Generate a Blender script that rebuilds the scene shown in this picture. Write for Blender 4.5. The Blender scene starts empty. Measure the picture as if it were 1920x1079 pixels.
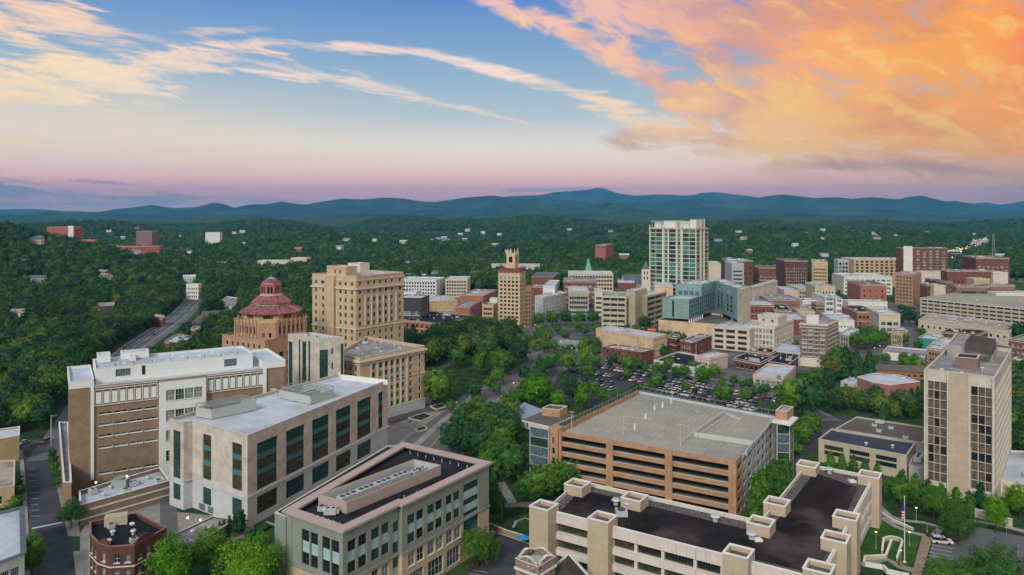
import bpy, math, random
import numpy as np
from mathutils import Vector, Matrix
random.seed(7); rng = np.random.default_rng(7)
S = bpy.context.scene; COL = S.collection
R = math.radians
# ---------------------------------------------------------------- camera
H = 88.0; F = 1400.0; HY = 400.0
cd = bpy.data.cameras.new('camera'); cam = bpy.data.objects.new('camera', cd); COL.objects.link(cam)
cam.location = (0, 0, H); cam.rotation_euler = (R(90), 0, 0)
cd.sensor_width = 36; cd.lens = 36*F/1920; cd.shift_y = -(539.5-HY)/1920
cd.clip_start = 1; cd.clip_end = 80000
S.camera = cam
S.view_settings.view_transform = 'Standard'; S.view_settings.look = 'None'
S.view_settings.exposure = 0; S.view_settings.gamma = 1
cy = S.cycles; cy.max_bounces = 5; cy.diffuse_bounces = 3; cy.glossy_bounces = 2; cy.volume_bounces = 0
cy.transparent_max_bounces = 4; cy.use_denoising = True; cy.caustics_reflective = False; cy.caustics_refractive = False
cy.sample_clamp_indirect = 4
# ---------------------------------------------------------------- node helper
def lin(c):
    c = c/255.0
    return c/12.92 if c <= .04045 else ((c+.055)/1.055)**2.4
def rgb(r, g, b): return (lin(r), lin(g), lin(b), 1)
class NT:
    def __init__(s, tree): s.t = tree; s.n = tree.nodes; s.l = tree.links
    def new(s, typ, **kw):
        n = s.n.new(typ)
        for k, v in kw.items(): setattr(n, k, v)
        return n
    def put(s, sock, v):
        if isinstance(v, bpy.types.NodeSocket): s.l.new(v, sock)
        else: sock.default_value = v
    def m(s, op, a, b=None, c=None, clamp=False):
        n = s.new('ShaderNodeMath', operation=op, use_clamp=clamp)
        for i, v in enumerate((a, b, c)):
            if v is not None: s.put(n.inputs[i], v)
        return n.outputs[0]
    def mix(s, f, a, b, mode='MIX'):
        n = s.new('ShaderNodeMix', data_type='RGBA', blend_type=mode); n.clamp_result = False
        s.put(n.inputs[0], f); s.put(n.inputs[6], a); s.put(n.inputs[7], b)
        return n.outputs[2]
    def ramp(s, f, stops, interp='LINEAR'):
        n = s.new('ShaderNodeValToRGB'); cr = n.color_ramp; cr.interpolation = interp
        while len(cr.elements) > 1: cr.elements.remove(cr.elements[-1])
        cr.elements[0].position = stops[0][0]; cr.elements[0].color = stops[0][1]
        for p, c in stops[1:]:
            e = cr.elements.new(p); e.color = c
        s.put(n.inputs[0], f)
        return n.outputs[0]
    def noise(s, vec, scale, detail=3, rough=.5, dist=0):
        n = s.new('ShaderNodeTexNoise'); n.inputs['Scale'].default_value = scale; n.inputs['Detail'].default_value = detail
        n.inputs['Roughness'].default_value = rough; n.inputs['Distortion'].default_value = dist
        s.put(n.inputs['Vector'], vec); return n.outputs['Fac']
    def sep(s, v):
        n = s.new('ShaderNodeSeparateXYZ'); s.put(n.inputs[0], v); return n.outputs
    def comb(s, x, y, z):
        n = s.new('ShaderNodeCombineXYZ')
        for i, v in enumerate((x, y, z)): s.put(n.inputs[i], v)
        return n.outputs[0]
    def mapr(s, v, a, b, c, d, smooth=False):
        n = s.new('ShaderNodeMapRange'); n.clamp = True
        if smooth: n.interpolation_type = 'SMOOTHSTEP'
        for i, x in enumerate((v, a, b, c, d)): s.put(n.inputs[i], x)
        return n.outputs[0]
# ---------------------------------------------------------------- world: dusk sky with lit high cloud
SUN_EL, SUN_AZ = R(34), R(202)     # soft sky light comes from high up behind the camera
W = bpy.data.worlds.new('World'); S.world = W; W.use_nodes = True
w = NT(W.node_tree); w.n.clear()
tc = w.new('ShaderNodeTexCoord').outputs['Generated']
X, Y, Z = w.sep(tc)[0:3]
AZ = w.m('ARCTAN2', X, Y)
rad = w.m('SQRT', w.m('ADD', w.m('MULTIPLY', X, X), w.m('MULTIPLY', Y, Y)))
EL = w.m('DIVIDE', Z, w.m('MAXIMUM', rad, .02))
def c3(r, g, b): return rgb(r, g, b)
def ev(u, v): return (HY-v)/F*math.cos(math.atan((u-960)/F))
ELn = w.m('MULTIPLY', w.m('ADD', EL, .1), 1/1.1, clamp=True)
def es(v): return (ev(960, v)+.1)/1.1
base = w.ramp(ELn, [(0, c3(120, 130, 150)), (es(402), (.85, .56, .60, 1)), (es(376), (1.05, .57, .60, 1)), (es(358), (1.42, .62, .62, 1)), (es(340), (1.46, .76, .66, 1)),
    (es(312), (1.34, .92, .76, 1)), (es(275), (1.10, .96, .82, 1)), (es(215), c3(196, 212, 218)), (es(150), c3(164, 192, 214)), (es(80), c3(132, 170, 212)),
    (es(0), c3(100, 144, 210)), (.65, c3(96, 134, 196)), (1, c3(110, 140, 190))])
# warm wash towards the right
warm = w.mapr(AZ, .15, .65, 0, .8, True)
wfade = w.mapr(EL, .0, .1, .35, 1, True)
base = w.mix(w.m('MULTIPLY', warm, wfade), base, c3(252, 176, 104))
lw = w.m('MULTIPLY', w.mapr(AZ, -.05, -.55, 0, .6, True), w.m('MULTIPLY', w.mapr(EL, .04, .08, 0, 1, True), w.mapr(EL, .19, .10, 0, 1, True)))
base = w.mix(lw, base, (1.1, .86, .62, 1))
wn = w.comb(w.m('MULTIPLY', AZ, 3.2), w.m('MULTIPLY', EL, 9), .3)
n_big = w.noise(wn, 1.3, 4, .55)
wv = w.m('MULTIPLY', w.m('SUBTRACT', n_big, .5), .055)
n_fine = w.noise(w.comb(w.m('MULTIPLY', AZ, 6), w.m('ADD', w.m('MULTIPLY', EL, 34), w.m('MULTIPLY', AZ, 3)), 1.7), 1.7, 8, .66, .5)
n_wisp = w.noise(w.comb(w.m('ADD', w.m('MULTIPLY', AZ, 9), w.m('MULTIPLY', EL, -8)), w.m('ADD', w.m('MULTIPLY', EL, 22), w.m('MULTIPLY', AZ, 11)), 4.2), 1.2, 7, .6, .6)
def an(u): return (math.atan((u-960)/F)+.75)/1.5
AN = w.m('MULTIPLY', w.m('ADD', AZ, .75), 1/1.5, clamp=True)
def band(pts, warp=1.0, soft=1.0, tex=None, bias=0):
    st = [(an(u), ((ev(u, v)+.05)/.5, T/F/.2, I, 1)) for u, v, T, I in pts]
    col = w.ramp(AN, st)
    n = w.new('ShaderNodeSeparateColor'); w.put(n.inputs[0], col)
    c = w.m('SUBTRACT', w.m('MULTIPLY', n.outputs[0], .5), .05)
    T = w.m('MAXIMUM', w.m('MULTIPLY', n.outputs[1], .2), .0008)
    d = w.m('ABSOLUTE', w.m('SUBTRACT', w.m('ADD', EL, w.m('MULTIPLY', wv, warp)), c))
    k = w.m('SUBTRACT', 1.0, w.m('DIVIDE', d, w.m('MULTIPLY', T, 1.25)))
    t = tex if tex is not None else n_fine
    k = w.m('ADD', w.m('ADD', k, bias), w.m('MULTIPLY', w.m('SUBTRACT', t, .5), 5.2*soft))
    return w.m('MULTIPLY', w.mapr(k, .0, .95, 0, 1, True), n.outputs[2])
def union(*ms):
    r = ms[0]
    for q in ms[1:]: r = w.m('MAXIMUM', r, q)
    return r
left = union(
    band([(-300, 20, 60, 1), (0, 30, 52, 1), (130, 48, 38, .95), (230, 66, 20, .8), (300, 78, 7, .3), (340, 80, 4, 0)], .5),
    band([(-300, 160, 75, 1), (0, 158, 66, 1), (140, 160, 58, 1), (230, 150, 52, 1), (320, 125, 40, .95), (400, 112, 30, .9), (480, 108, 27, .9), (560, 128, 22, .85),
          (650, 150, 17, .85), (740, 172, 13, .8), (830, 194, 8, .7), (900, 210, 6, .6), (990, 230, 4, .5), (1040, 240, 3, 0)], .35),
    band([(430, 78, 3, 0), (480, 78, 8, .9), (560, 82, 9, .9), (700, 90, 9, .9), (800, 102, 10, .9), (880, 120, 12, .95), (960, 143, 13, 1), (1060, 170, 14, 1),
          (1150, 205, 20, 1), (1250, 240, 30, 1), (1400, 250, 34, 1), (1600, 240, 40, 1), (2000, 230, 60, 1)], .12, .7),
    band([(310, 62, 2, 0), (370, 60, 9, .7), (440, 56, 7, .6), (520, 54, 2, 0)], .2),
    band([(-300, 235, 10, .8), (0, 258, 8, .75), (100, 274, 7, .7), (170, 286, 4, .5), (210, 290, 2, 0)], .1, .6),
    band([(190, 262, 2, 0), (235, 261, 8, .8), (262, 266, 3, 0)], .1, .6),
    band([(620, 262, 2, 0), (650, 262, 9, .8), (690, 262, 5, .7), (740, 265, 2, 0)], .1, .6))
right = union(
    band([(840, -12, 6, 0), (900, -2, 14, .8), (960, 14, 20, 1), (1020, 34, 26, 1), (1080, 66, 24, 1), (1140, 98, 26, 1), (1200, 130, 30, 1), (1260, 165, 38, 1), (1330, 205, 50, 1), (1450, 215, 70, 1), (1600, 205, 90, 1), (1760, 200, 100, 1), (1920, 200, 110, 1), (2300, 180, 130, 1)], .3, .8, n_wisp, .15),
    band([(1000, -70, 50, 0), (1060, -30, 50, .8), (1150, 10, 60, .9), (1250, 30, 75, .9), (1400, 60, 90, .95), (1600, 80, 120, 1), (1800, 100, 160, 1), (1920, 110, 180, 1), (2300, 60, 200, 1)], .5, .8, n_wisp, .22),
    band([(1110, 256, 4, 0), (1150, 262, 16, 1), (1250, 262, 24, 1), (1400, 250, 30, 1), (1600, 240, 36, 1), (1920, 260, 50, 1), (2300, 260, 60, 1)], .2, .8))
lowr = band([(1400, 322, 3, 0), (1450, 318, 12, .6), (1520, 308, 22, .85), (1620, 302, 26, .9), (1750, 306, 26, .95), (1850, 318, 22, .9), (1960, 320, 20, .9), (2300, 315, 20, 0)], .15, .7)
darkr = band([(1480, 312, 4, 0), (1560, 312, 12, .7), (1700, 310, 14, .9), (1800, 316, 12, .9), (1850, 326, 6, .6), (1900, 330, 3, 0)], .1, .6, n_wisp)
slate = union(
    band([(-300, 350, 16, 1), (0, 358, 16, 1), (100, 362, 12, 1), (200, 370, 9, .95), (320, 373, 7, .9), (420, 372, 5, .8), (520, 374, 4, .4), (600, 376, 3, 0)], .05, 1.1),
    band([(110, 340, 1, 0), (150, 338, 4, .8), (210, 343, 4, .9), (280, 349, 2, 0)], .03, .4),
    band([(-300, 382, 5, .8), (0, 382, 5, .8), (300, 382, 4, .7), (600, 378, 3, .5), (900, 376, 3, .4), (1000, 378, 3, 0)], .05, 1.0))
cap = band([(920, 362, 2, 0), (960, 357, 5, .8), (1060, 355, 4, .9), (1130, 353, 3, .7), (1180, 358, 2, 0)], .02, .35)
cl = w.ramp(AN, [(an(-300), c3(255, 216, 160)), (an(100), c3(255, 226, 180)), (an(450), c3(255, 222, 196)), (an(900), c3(255, 222, 204)), (an(1150), c3(255, 218, 178)),
    (an(1400), c3(255, 208, 140)), (an(1650), c3(255, 186, 80)), (an(1920), c3(255, 160, 38)), (1, c3(255, 170, 70))])
pinkup = w.mapr(w.m('SUBTRACT', w.m('SUBTRACT', EL, .20), w.m('MULTIPLY', AZ, .12)), .0, .12, 0, .5, True)
cl2 = w.mix(pinkup, cl, c3(255, 190, 160)); cl2 = w.mix(1, cl2, (1.2, 1.2, 1.2, 1), 'MULTIPLY')
cr_ = w.ramp(AN, [(an(850), c3(248, 196, 184)), (an(1150), c3(252, 190, 160)), (an(1300), c3(250, 172, 128)), (an(1500), c3(255, 168, 84)), (an(1700), c3(255, 168, 40)), (an(1850), c3(255, 160, 26)), (an(1960), c3(250, 118, 14)), (1, c3(250, 140, 50))])
cr_ = w.mix(w.mapr(EL, .2, .08, 0, .8, True), cr_, cl)
shade = w.mapr(n_big, .47, .62, 0, .55, True)
cr_ = w.mix(shade, cr_, w.ramp(AN, [(an(1000), c3(150, 140, 178)), (an(1400), c3(188, 136, 142)), (an(1700), c3(214, 124, 78)), (an(1920), c3(214, 96, 40))]))
cr_ = w.mix(w.mapr(n_wisp, .5, .66, 0, .55, True), cr_, c3(255, 208, 104))
left = w.m('MULTIPLY', left, w.mapr(n_fine, .38, .60, .45, 1))
sky = w.mix(w.m('MULTIPLY', left, .96), base, cl2)
cr_ = w.mix(1, cr_, (1.18, 1.16, 1.12, 1), 'MULTIPLY')
sky = w.mix(w.m('MULTIPLY', right, .95), sky, cr_)
sky = w.mix(w.m('MULTIPLY', lowr, .8), sky, c3(250, 184, 128))
sky = w.mix(w.m('MULTIPLY', darkr, .65), sky, c3(186, 134, 134))
sky = w.mix(w.m('MULTIPLY', slate, .62), sky, c3(134, 150, 184))
sky = w.mix(w.m('MULTIPLY', cap, .7), sky, c3(168, 168, 198))
nish = w.new('ShaderNodeTexSky', sky_type='NISHITA'); nish.sun_disc = False
nish.sun_elevation = SUN_EL; nish.sun_rotation = SUN_AZ
# unseen sky behind and above the camera, blended to a neutral tone as fill light
beh = w.m('MAXIMUM', w.mapr(w.m('ABSOLUTE', AZ), .8, 1.6, 0, 1, True), w.mapr(EL, .45, 1.2, 0, 1, True))
sky = w.mix(w.m('MULTIPLY', beh, .85), sky, (.52, .60, .68, 1))
fill_glow = w.m('MULTIPLY', w.m('MULTIPLY', w.mapr(AZ, .66, 1.0, 0, 1, True), w.mapr(AZ, 1.75, 1.25, 0, 1, True)), w.mapr(EL, .8, .1, 0, 1, True))  # warm glow added right of the view to light right-facing walls
sky = w.mix(fill_glow, sky, (2.6, 1.35, .55, 1))
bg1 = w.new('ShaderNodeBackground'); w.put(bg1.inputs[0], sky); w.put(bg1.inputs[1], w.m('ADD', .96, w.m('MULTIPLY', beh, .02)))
bg2 = w.new('ShaderNodeBackground'); w.put(bg2.inputs[0], nish.outputs[0]); bg2.inputs[1].default_value = .004
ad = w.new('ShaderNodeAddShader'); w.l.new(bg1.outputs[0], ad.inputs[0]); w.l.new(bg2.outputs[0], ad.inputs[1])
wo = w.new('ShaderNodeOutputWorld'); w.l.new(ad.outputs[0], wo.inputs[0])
sl = bpy.data.lights.new('sun', 'SUN'); sun = bpy.data.objects.new('sun', sl); COL.objects.link(sun)
sl.energy = 2.9; sl.angle = R(17); sl.color = (1, .91, .78)
sd = Vector((math.sin(SUN_AZ)*math.cos(SUN_EL), math.cos(SUN_AZ)*math.cos(SUN_EL), math.sin(SUN_EL)))
sun.rotation_euler = sd.to_track_quat('Z', 'Y').to_euler()
# ---------------------------------------------------------------- materials
MATS = {}
def newmat(name):
    m = bpy.data.materials.new(name); m.use_nodes = True; t = NT(m.node_tree)
    b = m.node_tree.nodes['Principled BSDF']; MATS[name] = m
    return m, t, b
def mat(name, c, rough=.8, var=.12, sc=.35, kind='plain', c2=None, size=(1.2, .6), mortar=.05, metal=0, spec=.3, streak=.0, emit=0):
    m, t, b = newmat(name)
    oc = t.new('ShaderNodeTexCoord').outputs['Object']
    o = t.sep(oc)
    col = (c[0], c[1], c[2], 1)
    n1 = t.noise(oc, sc, 5, .6)
    dk = t.mix(1, col, (1-var*2.2,)*3+(1,), 'MULTIPLY'); lt = t.mix(1, col, (1+var*1.4,)*3+(1,), 'MULTIPLY')
    out = t.mix(t.mapr(n1, .3, .7, 0, 1), dk, lt)
    if c2: out = t.mix(t.mapr(t.noise(oc, sc*.45, 4, .6), .5, .62, 0, 1), out, (c2[0], c2[1], c2[2], 1))
    if kind in ('brick', 'panel'):
        # in-plane coordinate for any vertical wall: x+y turned, z up
        br = t.new('ShaderNodeTexBrick'); br.offset = .5 if kind == 'brick' else 0
        h = t.m('ADD', t.m('MULTIPLY', o[0], .83), t.m('MULTIPLY', o[1], .97))
        t.put(br.inputs['Vector'], t.comb(h, o[2], 0))
        br.inputs['Scale'].default_value = 1; br.inputs['Mortar Size'].default_value = mortar*.5
        br.inputs['Brick Width'].default_value = size[0]; br.inputs['Row Height'].default_value = size[1]
        br.inputs['Color1'].default_value = (1+var*.9,)*3+(1,); br.inputs['Color2'].default_value = (1-var*.9,)*3+(1,)
        br.inputs['Mortar'].default_value = (.72, .72, .72, 1) if kind == 'panel' else (.9, .88, .85, 1)
        br.inputs['Bias'].default_value = 0
        out = t.mix(1, out, br.outputs[0], 'MULTIPLY')
    if kind == 'slab':
        br = t.new('ShaderNodeTexBrick'); br.offset = .5
        t.put(br.inputs['Vector'], t.comb(t.m('ADD', t.m('MULTIPLY', o[0], .84), t.m('MULTIPLY', o[1], -.55)), t.m('ADD', t.m('MULTIPLY', o[0], .55), t.m('MULTIPLY', o[1], .84)), 0))
        br.inputs['Scale'].default_value = 1; br.inputs['Mortar Size'].default_value = mortar; br.inputs['Brick Width'].default_value = size[0]; br.inputs['Row Height'].default_value = size[1]
        br.inputs['Color1'].default_value = (1.05,)*3+(1,); br.inputs['Color2'].default_value = (.95,)*3+(1,); br.inputs['Mortar'].default_value = (.72,)*3+(1,)
        out = t.mix(1, out, br.outputs[0], 'MULTIPLY')
        out = t.mix(t.mapr(t.noise(oc, .55, 6, .7), .60, .72, 0, .45), out, (c[0]*.4, c[1]*.4, c[2]*.4, 1))
    if streak:
        sv = t.comb(t.m('MULTIPLY', o[0], 1.3), t.m('MULTIPLY', o[1], 1.3), t.m('MULTIPLY', o[2], .08))
        out = t.mix(t.mapr(t.noise(sv, 1.4, 3), .52, .72, 0, streak), out, (c[0]*.35, c[1]*.34, c[2]*.33, 1))
    t.put(b.inputs['Base Color'], out)
    b.inputs['Roughness'].default_value = rough; b.inputs['Metallic'].default_value = metal
    b.inputs['Specular IOR Level'].default_value = spec
    if emit:
        b.inputs['Emission Color'].default_value = col; b.inputs['Emission Strength'].default_value = emit
    return m
def C(r, g, b, k=1.0): return (lin(r)*k, lin(g)*k, lin(b)*k)
mat('stone_tan', (.52, .385, .25), kind='panel', size=(2.4, .9), var=.06, streak=.15)
mat('stone_light', (.62, .57, .48), kind='panel', size=(2.2, 1.0), var=.05, streak=.15)
mat('stone_pink', (.52, .47, .41), kind='panel', size=(2.6, 1.5), var=.10, mortar=.03)
mat('stone_blue', (.50, .53, .55), kind='panel', size=(2.6, 1.5), var=.05, mortar=.04)
mat('brick_orange', (.42, .25, .142), kind='brick', size=(.5, .2), var=.10, streak=.2)
mat('brick_red', (.19, .075, .058), kind='brick', size=(.5, .2), var=.14, streak=.15)
mat('brick_dark', (.13, .06, .05), kind='brick', size=(.5, .2), var=.14)
mat('brick_salmon', (.36, .15, .12), kind='brick', size=(.5, .2), var=.10)
mat('brick_brown', (.27, .19, .125), kind='brick', size=(.5, .2), var=.10)
mat('brick_city', (.42, .26, .17), kind='brick', size=(1.0, .45), var=.08)
mat('brick_tan', (.50, .37, .21), kind='brick', size=(.5, .2), var=.07, streak=.1)
mat('brick_mauve', (.23, .14, .125), kind='brick', size=(.5, .2), var=.10)
mat('cream', (.56, .49, .38), var=.06, streak=.25)
mat('peach', (.62, .45, .29), var=.07, c2=(.45, .34, .24), streak=.3)
mat('white_wall', (.66, .66, .64), var=.05, streak=.15)
mat('white_panel', (.70, .73, .72), kind='panel', size=(1.2, 1.2), var=.02, mortar=.03)
mat('beige', (.44, .40, .30), var=.07, streak=.3)
mat('beige_rib', (.47, .38, .28), kind='panel', size=(30, .55), var=.04, mortar=.05, streak=.1)
mat('concrete', (.36, .35, .32), var=.10, streak=.35)
mat('grey_green', (.235, .265, .235), kind='panel', size=(3, 1.6), var=.04, mortar=.05)
mat('pink_trim', (.40, .32, .29), var=.04)
mat('beige_stucco', (.52, .41, .28), kind='panel', size=(3, 1.6), var=.04, mortar=.04)
mat('teal_wall', (.19, .32, .33), kind='panel', size=(3, 1.6), var=.05, mortar=.06)
mat('teal_spandrel', (.05, .17, .17), rough=.4, var=.04)
mat('cyan_panel', (.36, .52, .51), rough=.35, var=.10)
mat('spandrel_green', (.05, .24, .16), rough=.3, var=.1)
mat('blue_wall', (.20, .36, .48), var=.05)
mat('grey_wall', (.38, .40, .43), var=.05, kind='panel', size=(3, 1.2))
mat('salmon_wall', (.48, .25, .19), var=.08)
mat('plaster_orange', (.52, .33, .15), var=.08)
mat('coping', (.52, .49, .45), var=.08)
mat('coping_white', (.68, .68, .66), var=.06)
mat('coping_dark', (.10, .10, .11), var=.06)
mat('roof_white', kind='slab', size=(16, 3.2), mortar=.06, c=(.47, .53, .60), var=.10, sc=.12, c2=(.34, .38, .43), rough=.7)
mat('roof_grey', kind='slab', size=(12, 2.6), mortar=.05, c=(.28, .28, .29), var=.2, sc=.15, c2=(.18, .18, .19))
mat('roof_black', kind='slab', size=(12, 2.6), mortar=.06, c=(.018, .019, .027), var=.25, sc=.12, c2=(.03, .03, .035), rough=.8, spec=.12)
mat('roof_brown', (.017, .014, .015), var=.42, sc=.11, c2=(.06, .05, .046), spec=.12, rough=.75)
mat('roof_gravel', (.115, .10, .10), var=.45, sc=2.2)
mat('roof_tan', (.40, .35, .30), var=.18, sc=.15, c2=(.24, .2, .17))
mat('roof_taupe', (.115, .10, .09), var=.10, sc=.1)
mat('roof_blueblack', (.045, .058, .088), var=.15, sc=.1, rough=.75, spec=.15)
mat('roof_slate', (.10, .12, .15), var=.12, sc=.4)
mat('roof_maroon', (.17, .05, .045), var=.15, sc=.6)
mat('tile_red', (.26, .095, .115), kind='brick', size=(.9, .5), var=.28)
mat('tile_green', (.10, .19, .16), var=.2)
mat('copper', (.16, .40, .33), var=.12)
mat('deck', kind='slab', size=(18, 9), mortar=.08, c=(.33, .315, .265), var=.09, sc=.09, c2=(.255, .26, .235))
mat('deck_wall', (.46, .49, .48), var=.06, streak=.1)
mat('asphalt', (.048, .053, .064), var=.2, sc=.15, c2=(.068, .072, .082), rough=.85)
mat('asphalt_lot', (.035, .037, .045), var=.18, sc=.12, c2=(.05, .05, .06), rough=.85)
mat('road_grey', (.115, .12, .13), var=.10, sc=.1, c2=(.14, .14, .145), rough=.85)
mat('pavement', (.27, .26, .245), var=.12, sc=.25, kind='plain')
mat('brick_path', (.27, .20, .15), var=.12, sc=.6)
mat('paint_white', (.62, .63, .63), var=.10, sc=2)
mat('paint_yellow', (.6, .42, .06), var=.1, sc=2)
mat('mulch', (.07, .042, .03), var=.3, sc=1)
mat('metal_grey', (.33, .36, .36), rough=.5, var=.06, metal=.2)
mat('metal_light', (.52, .54, .54), rough=.45, var=.05, metal=.2)
mat('screen_metal', (.40, .43, .41), rough=.6, var=.03)
mat('metal_dark', (.05, .055, .06), rough=.5, var=.05)
mat('frame_white', (.60, .60, .57), rough=.6, var=.03)
mat('frame_dark', (.06, .065, .07), rough=.5, var=.03)
mat('frame_green', (.05, .10, .09), rough=.5, var=.03)
mat('awning_red', (.35, .035, .05), var=.1)
mat('awning_blue', (.03, .09, .28), var=.1)
mat('sign_red', (.50, .035, .04), rough=.5, var=.05)
mat('lawn', (.045, .12, .022), var=.25, sc=.3, c2=(.03, .085, .02), rough=.95, spec=.05)
mat('lawn_dark', (.028, .06, .02), var=.3, sc=.2, rough=.95, spec=.05)
mat('stone_rough', (.27, .22, .17), kind='brick', size=(.55, .35), var=.3, sc=1.5)
mat('roof_maroon_dark', (.075, .055, .055), var=.2, sc=.8)
mat('terracotta', (.60, .45, .29), kind='panel', size=(1.6, .7), var=.06)
mat('tile_rib', (.36, .18, .18), var=.2)
mat('tile_green_mix', (.27, .25, .14), var=.3, sc=.8)
mat('teal_light', (.24, .33, .27), kind='panel', size=(1.5, .8), var=.06)
mat('teal_bright', (.04, .27, .27), var=.05)
mat('pink_wash', (.55, .43, .38), var=.06)
mat('brick_salmon2', (.33, .14, .10), kind='brick', size=(.5, .2), var=.10)
mat('brick_hosp', (.42, .13, .07), kind='brick', size=(.5, .2), var=.08)
mat('cream_old', (.56, .48, .30), var=.1, sc=.4, c2=(.36, .32, .24), streak=.3)
mat('blue_roof', (.20, .26, .33), var=.06)
mat('skin', (.42, .25, .17), rough=.6, var=.02); mat('cloth_dark', (.015, .017, .03), var=.1); mat('cloth_pink', (.5, .06, .14), var=.1); mat('hair_dark', (.02, .014, .01), var=.1); mat('flag_red', (.45, .03, .04), var=.05); mat('flag_blue', (.02, .03, .14), var=.05)
mat('awning_pink', (.30, .035, .075), var=.08); mat('awning_blue2', (.02, .22, .55), var=.05)
mat('town_floor', (.10, .10, .10), var=.25, sc=.06, c2=(.15, .145, .14))
mat('panel_cream', (.60, .55, .50), kind='panel', size=(3.2, 8), var=.05, mortar=.05, streak=.2)
mat('hotel_stone', (.52, .49, .42), var=.06, streak=.25)
mat('paint_dim', (.46, .46, .44), var=.10, sc=2)
mat('brick_deep', (.115, .050, .042), kind='brick', size=(.5, .2), var=.12)
mat('dirt', (.12, .085, .06), var=.25, sc=.5)
mat('bark', (.07, .052, .04), var=.2, sc=2)
mat('white_paint', (.62, .63, .64), rough=.3, var=.01, spec=.5)
mat('rubber', (.012, .012, .013), rough=.8, var=.05)
mat('cloud_grey', (.5, .5, .5))
def glass(name, c, rough=.12, c2=None, emit=0, em=(1, .62, .2)):
    m, t, b = newmat(name)
    oc = t.new('ShaderNodeTexCoord').outputs['Object']
    n = t.noise(oc, .9, 2)
    a = (c[0], c[1], c[2], 1); d = c2 or (c[0]*1.9, c[1]*1.8, c[2]*1.7)
    t.put(b.inputs['Base Color'], t.mix(t.mapr(n, .45, .65, 0, 1), a, (d[0], d[1], d[2], 1)))
    b.inputs['Roughness'].default_value = rough; b.inputs['Specular IOR Level'].default_value = .6
    if emit:
        b.inputs['Emission Color'].default_value = em+(1,)
        t.put(b.inputs['Emission Strength'], t.mapr(t.noise(oc, 2.6, 2), .45, .7, 0, emit*.4))
glass('glass_dark', (.010, .013, .014))
glass('glass_green', (.012, .045, .030))
glass('glass_forest', (.03, .16, .105), c2=(.07, .30, .20))
glass('glass_teal', (.014, .050, .050), c2=(.03, .09, .09))
glass('glass_amber', (.030, .027, .014), c2=(.085, .070, .028), rough=.12)
glass('glass_lit', (.10, .07, .03), emit=1.1)
glass('glass_curtain', (.11, .078, .055), c2=(.19, .138, .095), rough=.35)
glass('glass_blue', (.07, .11, .14), c2=(.14, .2, .24))
glass('glass_pale', (.22, .27, .27), c2=(.10, .13, .14), rough=.3)
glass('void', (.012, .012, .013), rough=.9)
for nm_, e_ in (('lamp_glow', 3.2), ('lamp_soft', 1.2)):
    m_, t_, b_ = newmat(nm_); b_.inputs['Emission Color'].default_value = (1, .66, .3, 1); b_.inputs['Emission Strength'].default_value = e_
    b_.inputs['Base Color'].default_value = (.8, .6, .4, 1)
def leafmat(name, stops, soft=False):
    m, t, b = newmat(name)
    oi = t.new('ShaderNodeObjectInfo').outputs['Random']
    at = t.new('ShaderNodeAttribute'); at.attribute_name = 'tint'
    base = t.ramp(oi, [(p_, (q_[0]*1.3, q_[1]*1.42, q_[2]*1.15, 1)) for p_, q_ in stops])
    ol = t.new('ShaderNodeObjectInfo').outputs['Location']
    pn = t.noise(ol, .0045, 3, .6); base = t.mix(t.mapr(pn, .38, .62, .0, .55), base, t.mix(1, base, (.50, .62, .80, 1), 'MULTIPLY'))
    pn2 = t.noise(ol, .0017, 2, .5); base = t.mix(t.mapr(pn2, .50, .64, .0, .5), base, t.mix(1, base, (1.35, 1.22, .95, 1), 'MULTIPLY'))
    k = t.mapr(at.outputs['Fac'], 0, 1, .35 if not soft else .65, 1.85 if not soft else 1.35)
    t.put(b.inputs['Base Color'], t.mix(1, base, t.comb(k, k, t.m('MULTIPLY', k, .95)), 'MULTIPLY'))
    b.inputs['Roughness'].default_value = .7; b.inputs['Specular IOR Level'].default_value = .08
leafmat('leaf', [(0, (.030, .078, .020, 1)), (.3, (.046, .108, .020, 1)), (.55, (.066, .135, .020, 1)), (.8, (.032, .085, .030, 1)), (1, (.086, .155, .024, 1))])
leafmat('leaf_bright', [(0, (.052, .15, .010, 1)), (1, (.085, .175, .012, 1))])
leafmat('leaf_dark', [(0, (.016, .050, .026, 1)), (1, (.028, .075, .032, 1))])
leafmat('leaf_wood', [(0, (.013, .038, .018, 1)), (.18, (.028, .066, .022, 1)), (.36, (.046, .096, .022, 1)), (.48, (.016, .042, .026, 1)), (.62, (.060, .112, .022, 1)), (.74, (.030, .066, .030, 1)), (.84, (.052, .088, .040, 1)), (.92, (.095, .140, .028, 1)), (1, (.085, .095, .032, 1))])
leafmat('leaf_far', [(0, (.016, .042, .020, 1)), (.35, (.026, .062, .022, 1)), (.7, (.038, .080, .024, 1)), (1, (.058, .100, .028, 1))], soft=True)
leafmat('leaf_purple', [(0, (.04, .015, .02, 1)), (1, (.06, .02, .03, 1))])
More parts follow.
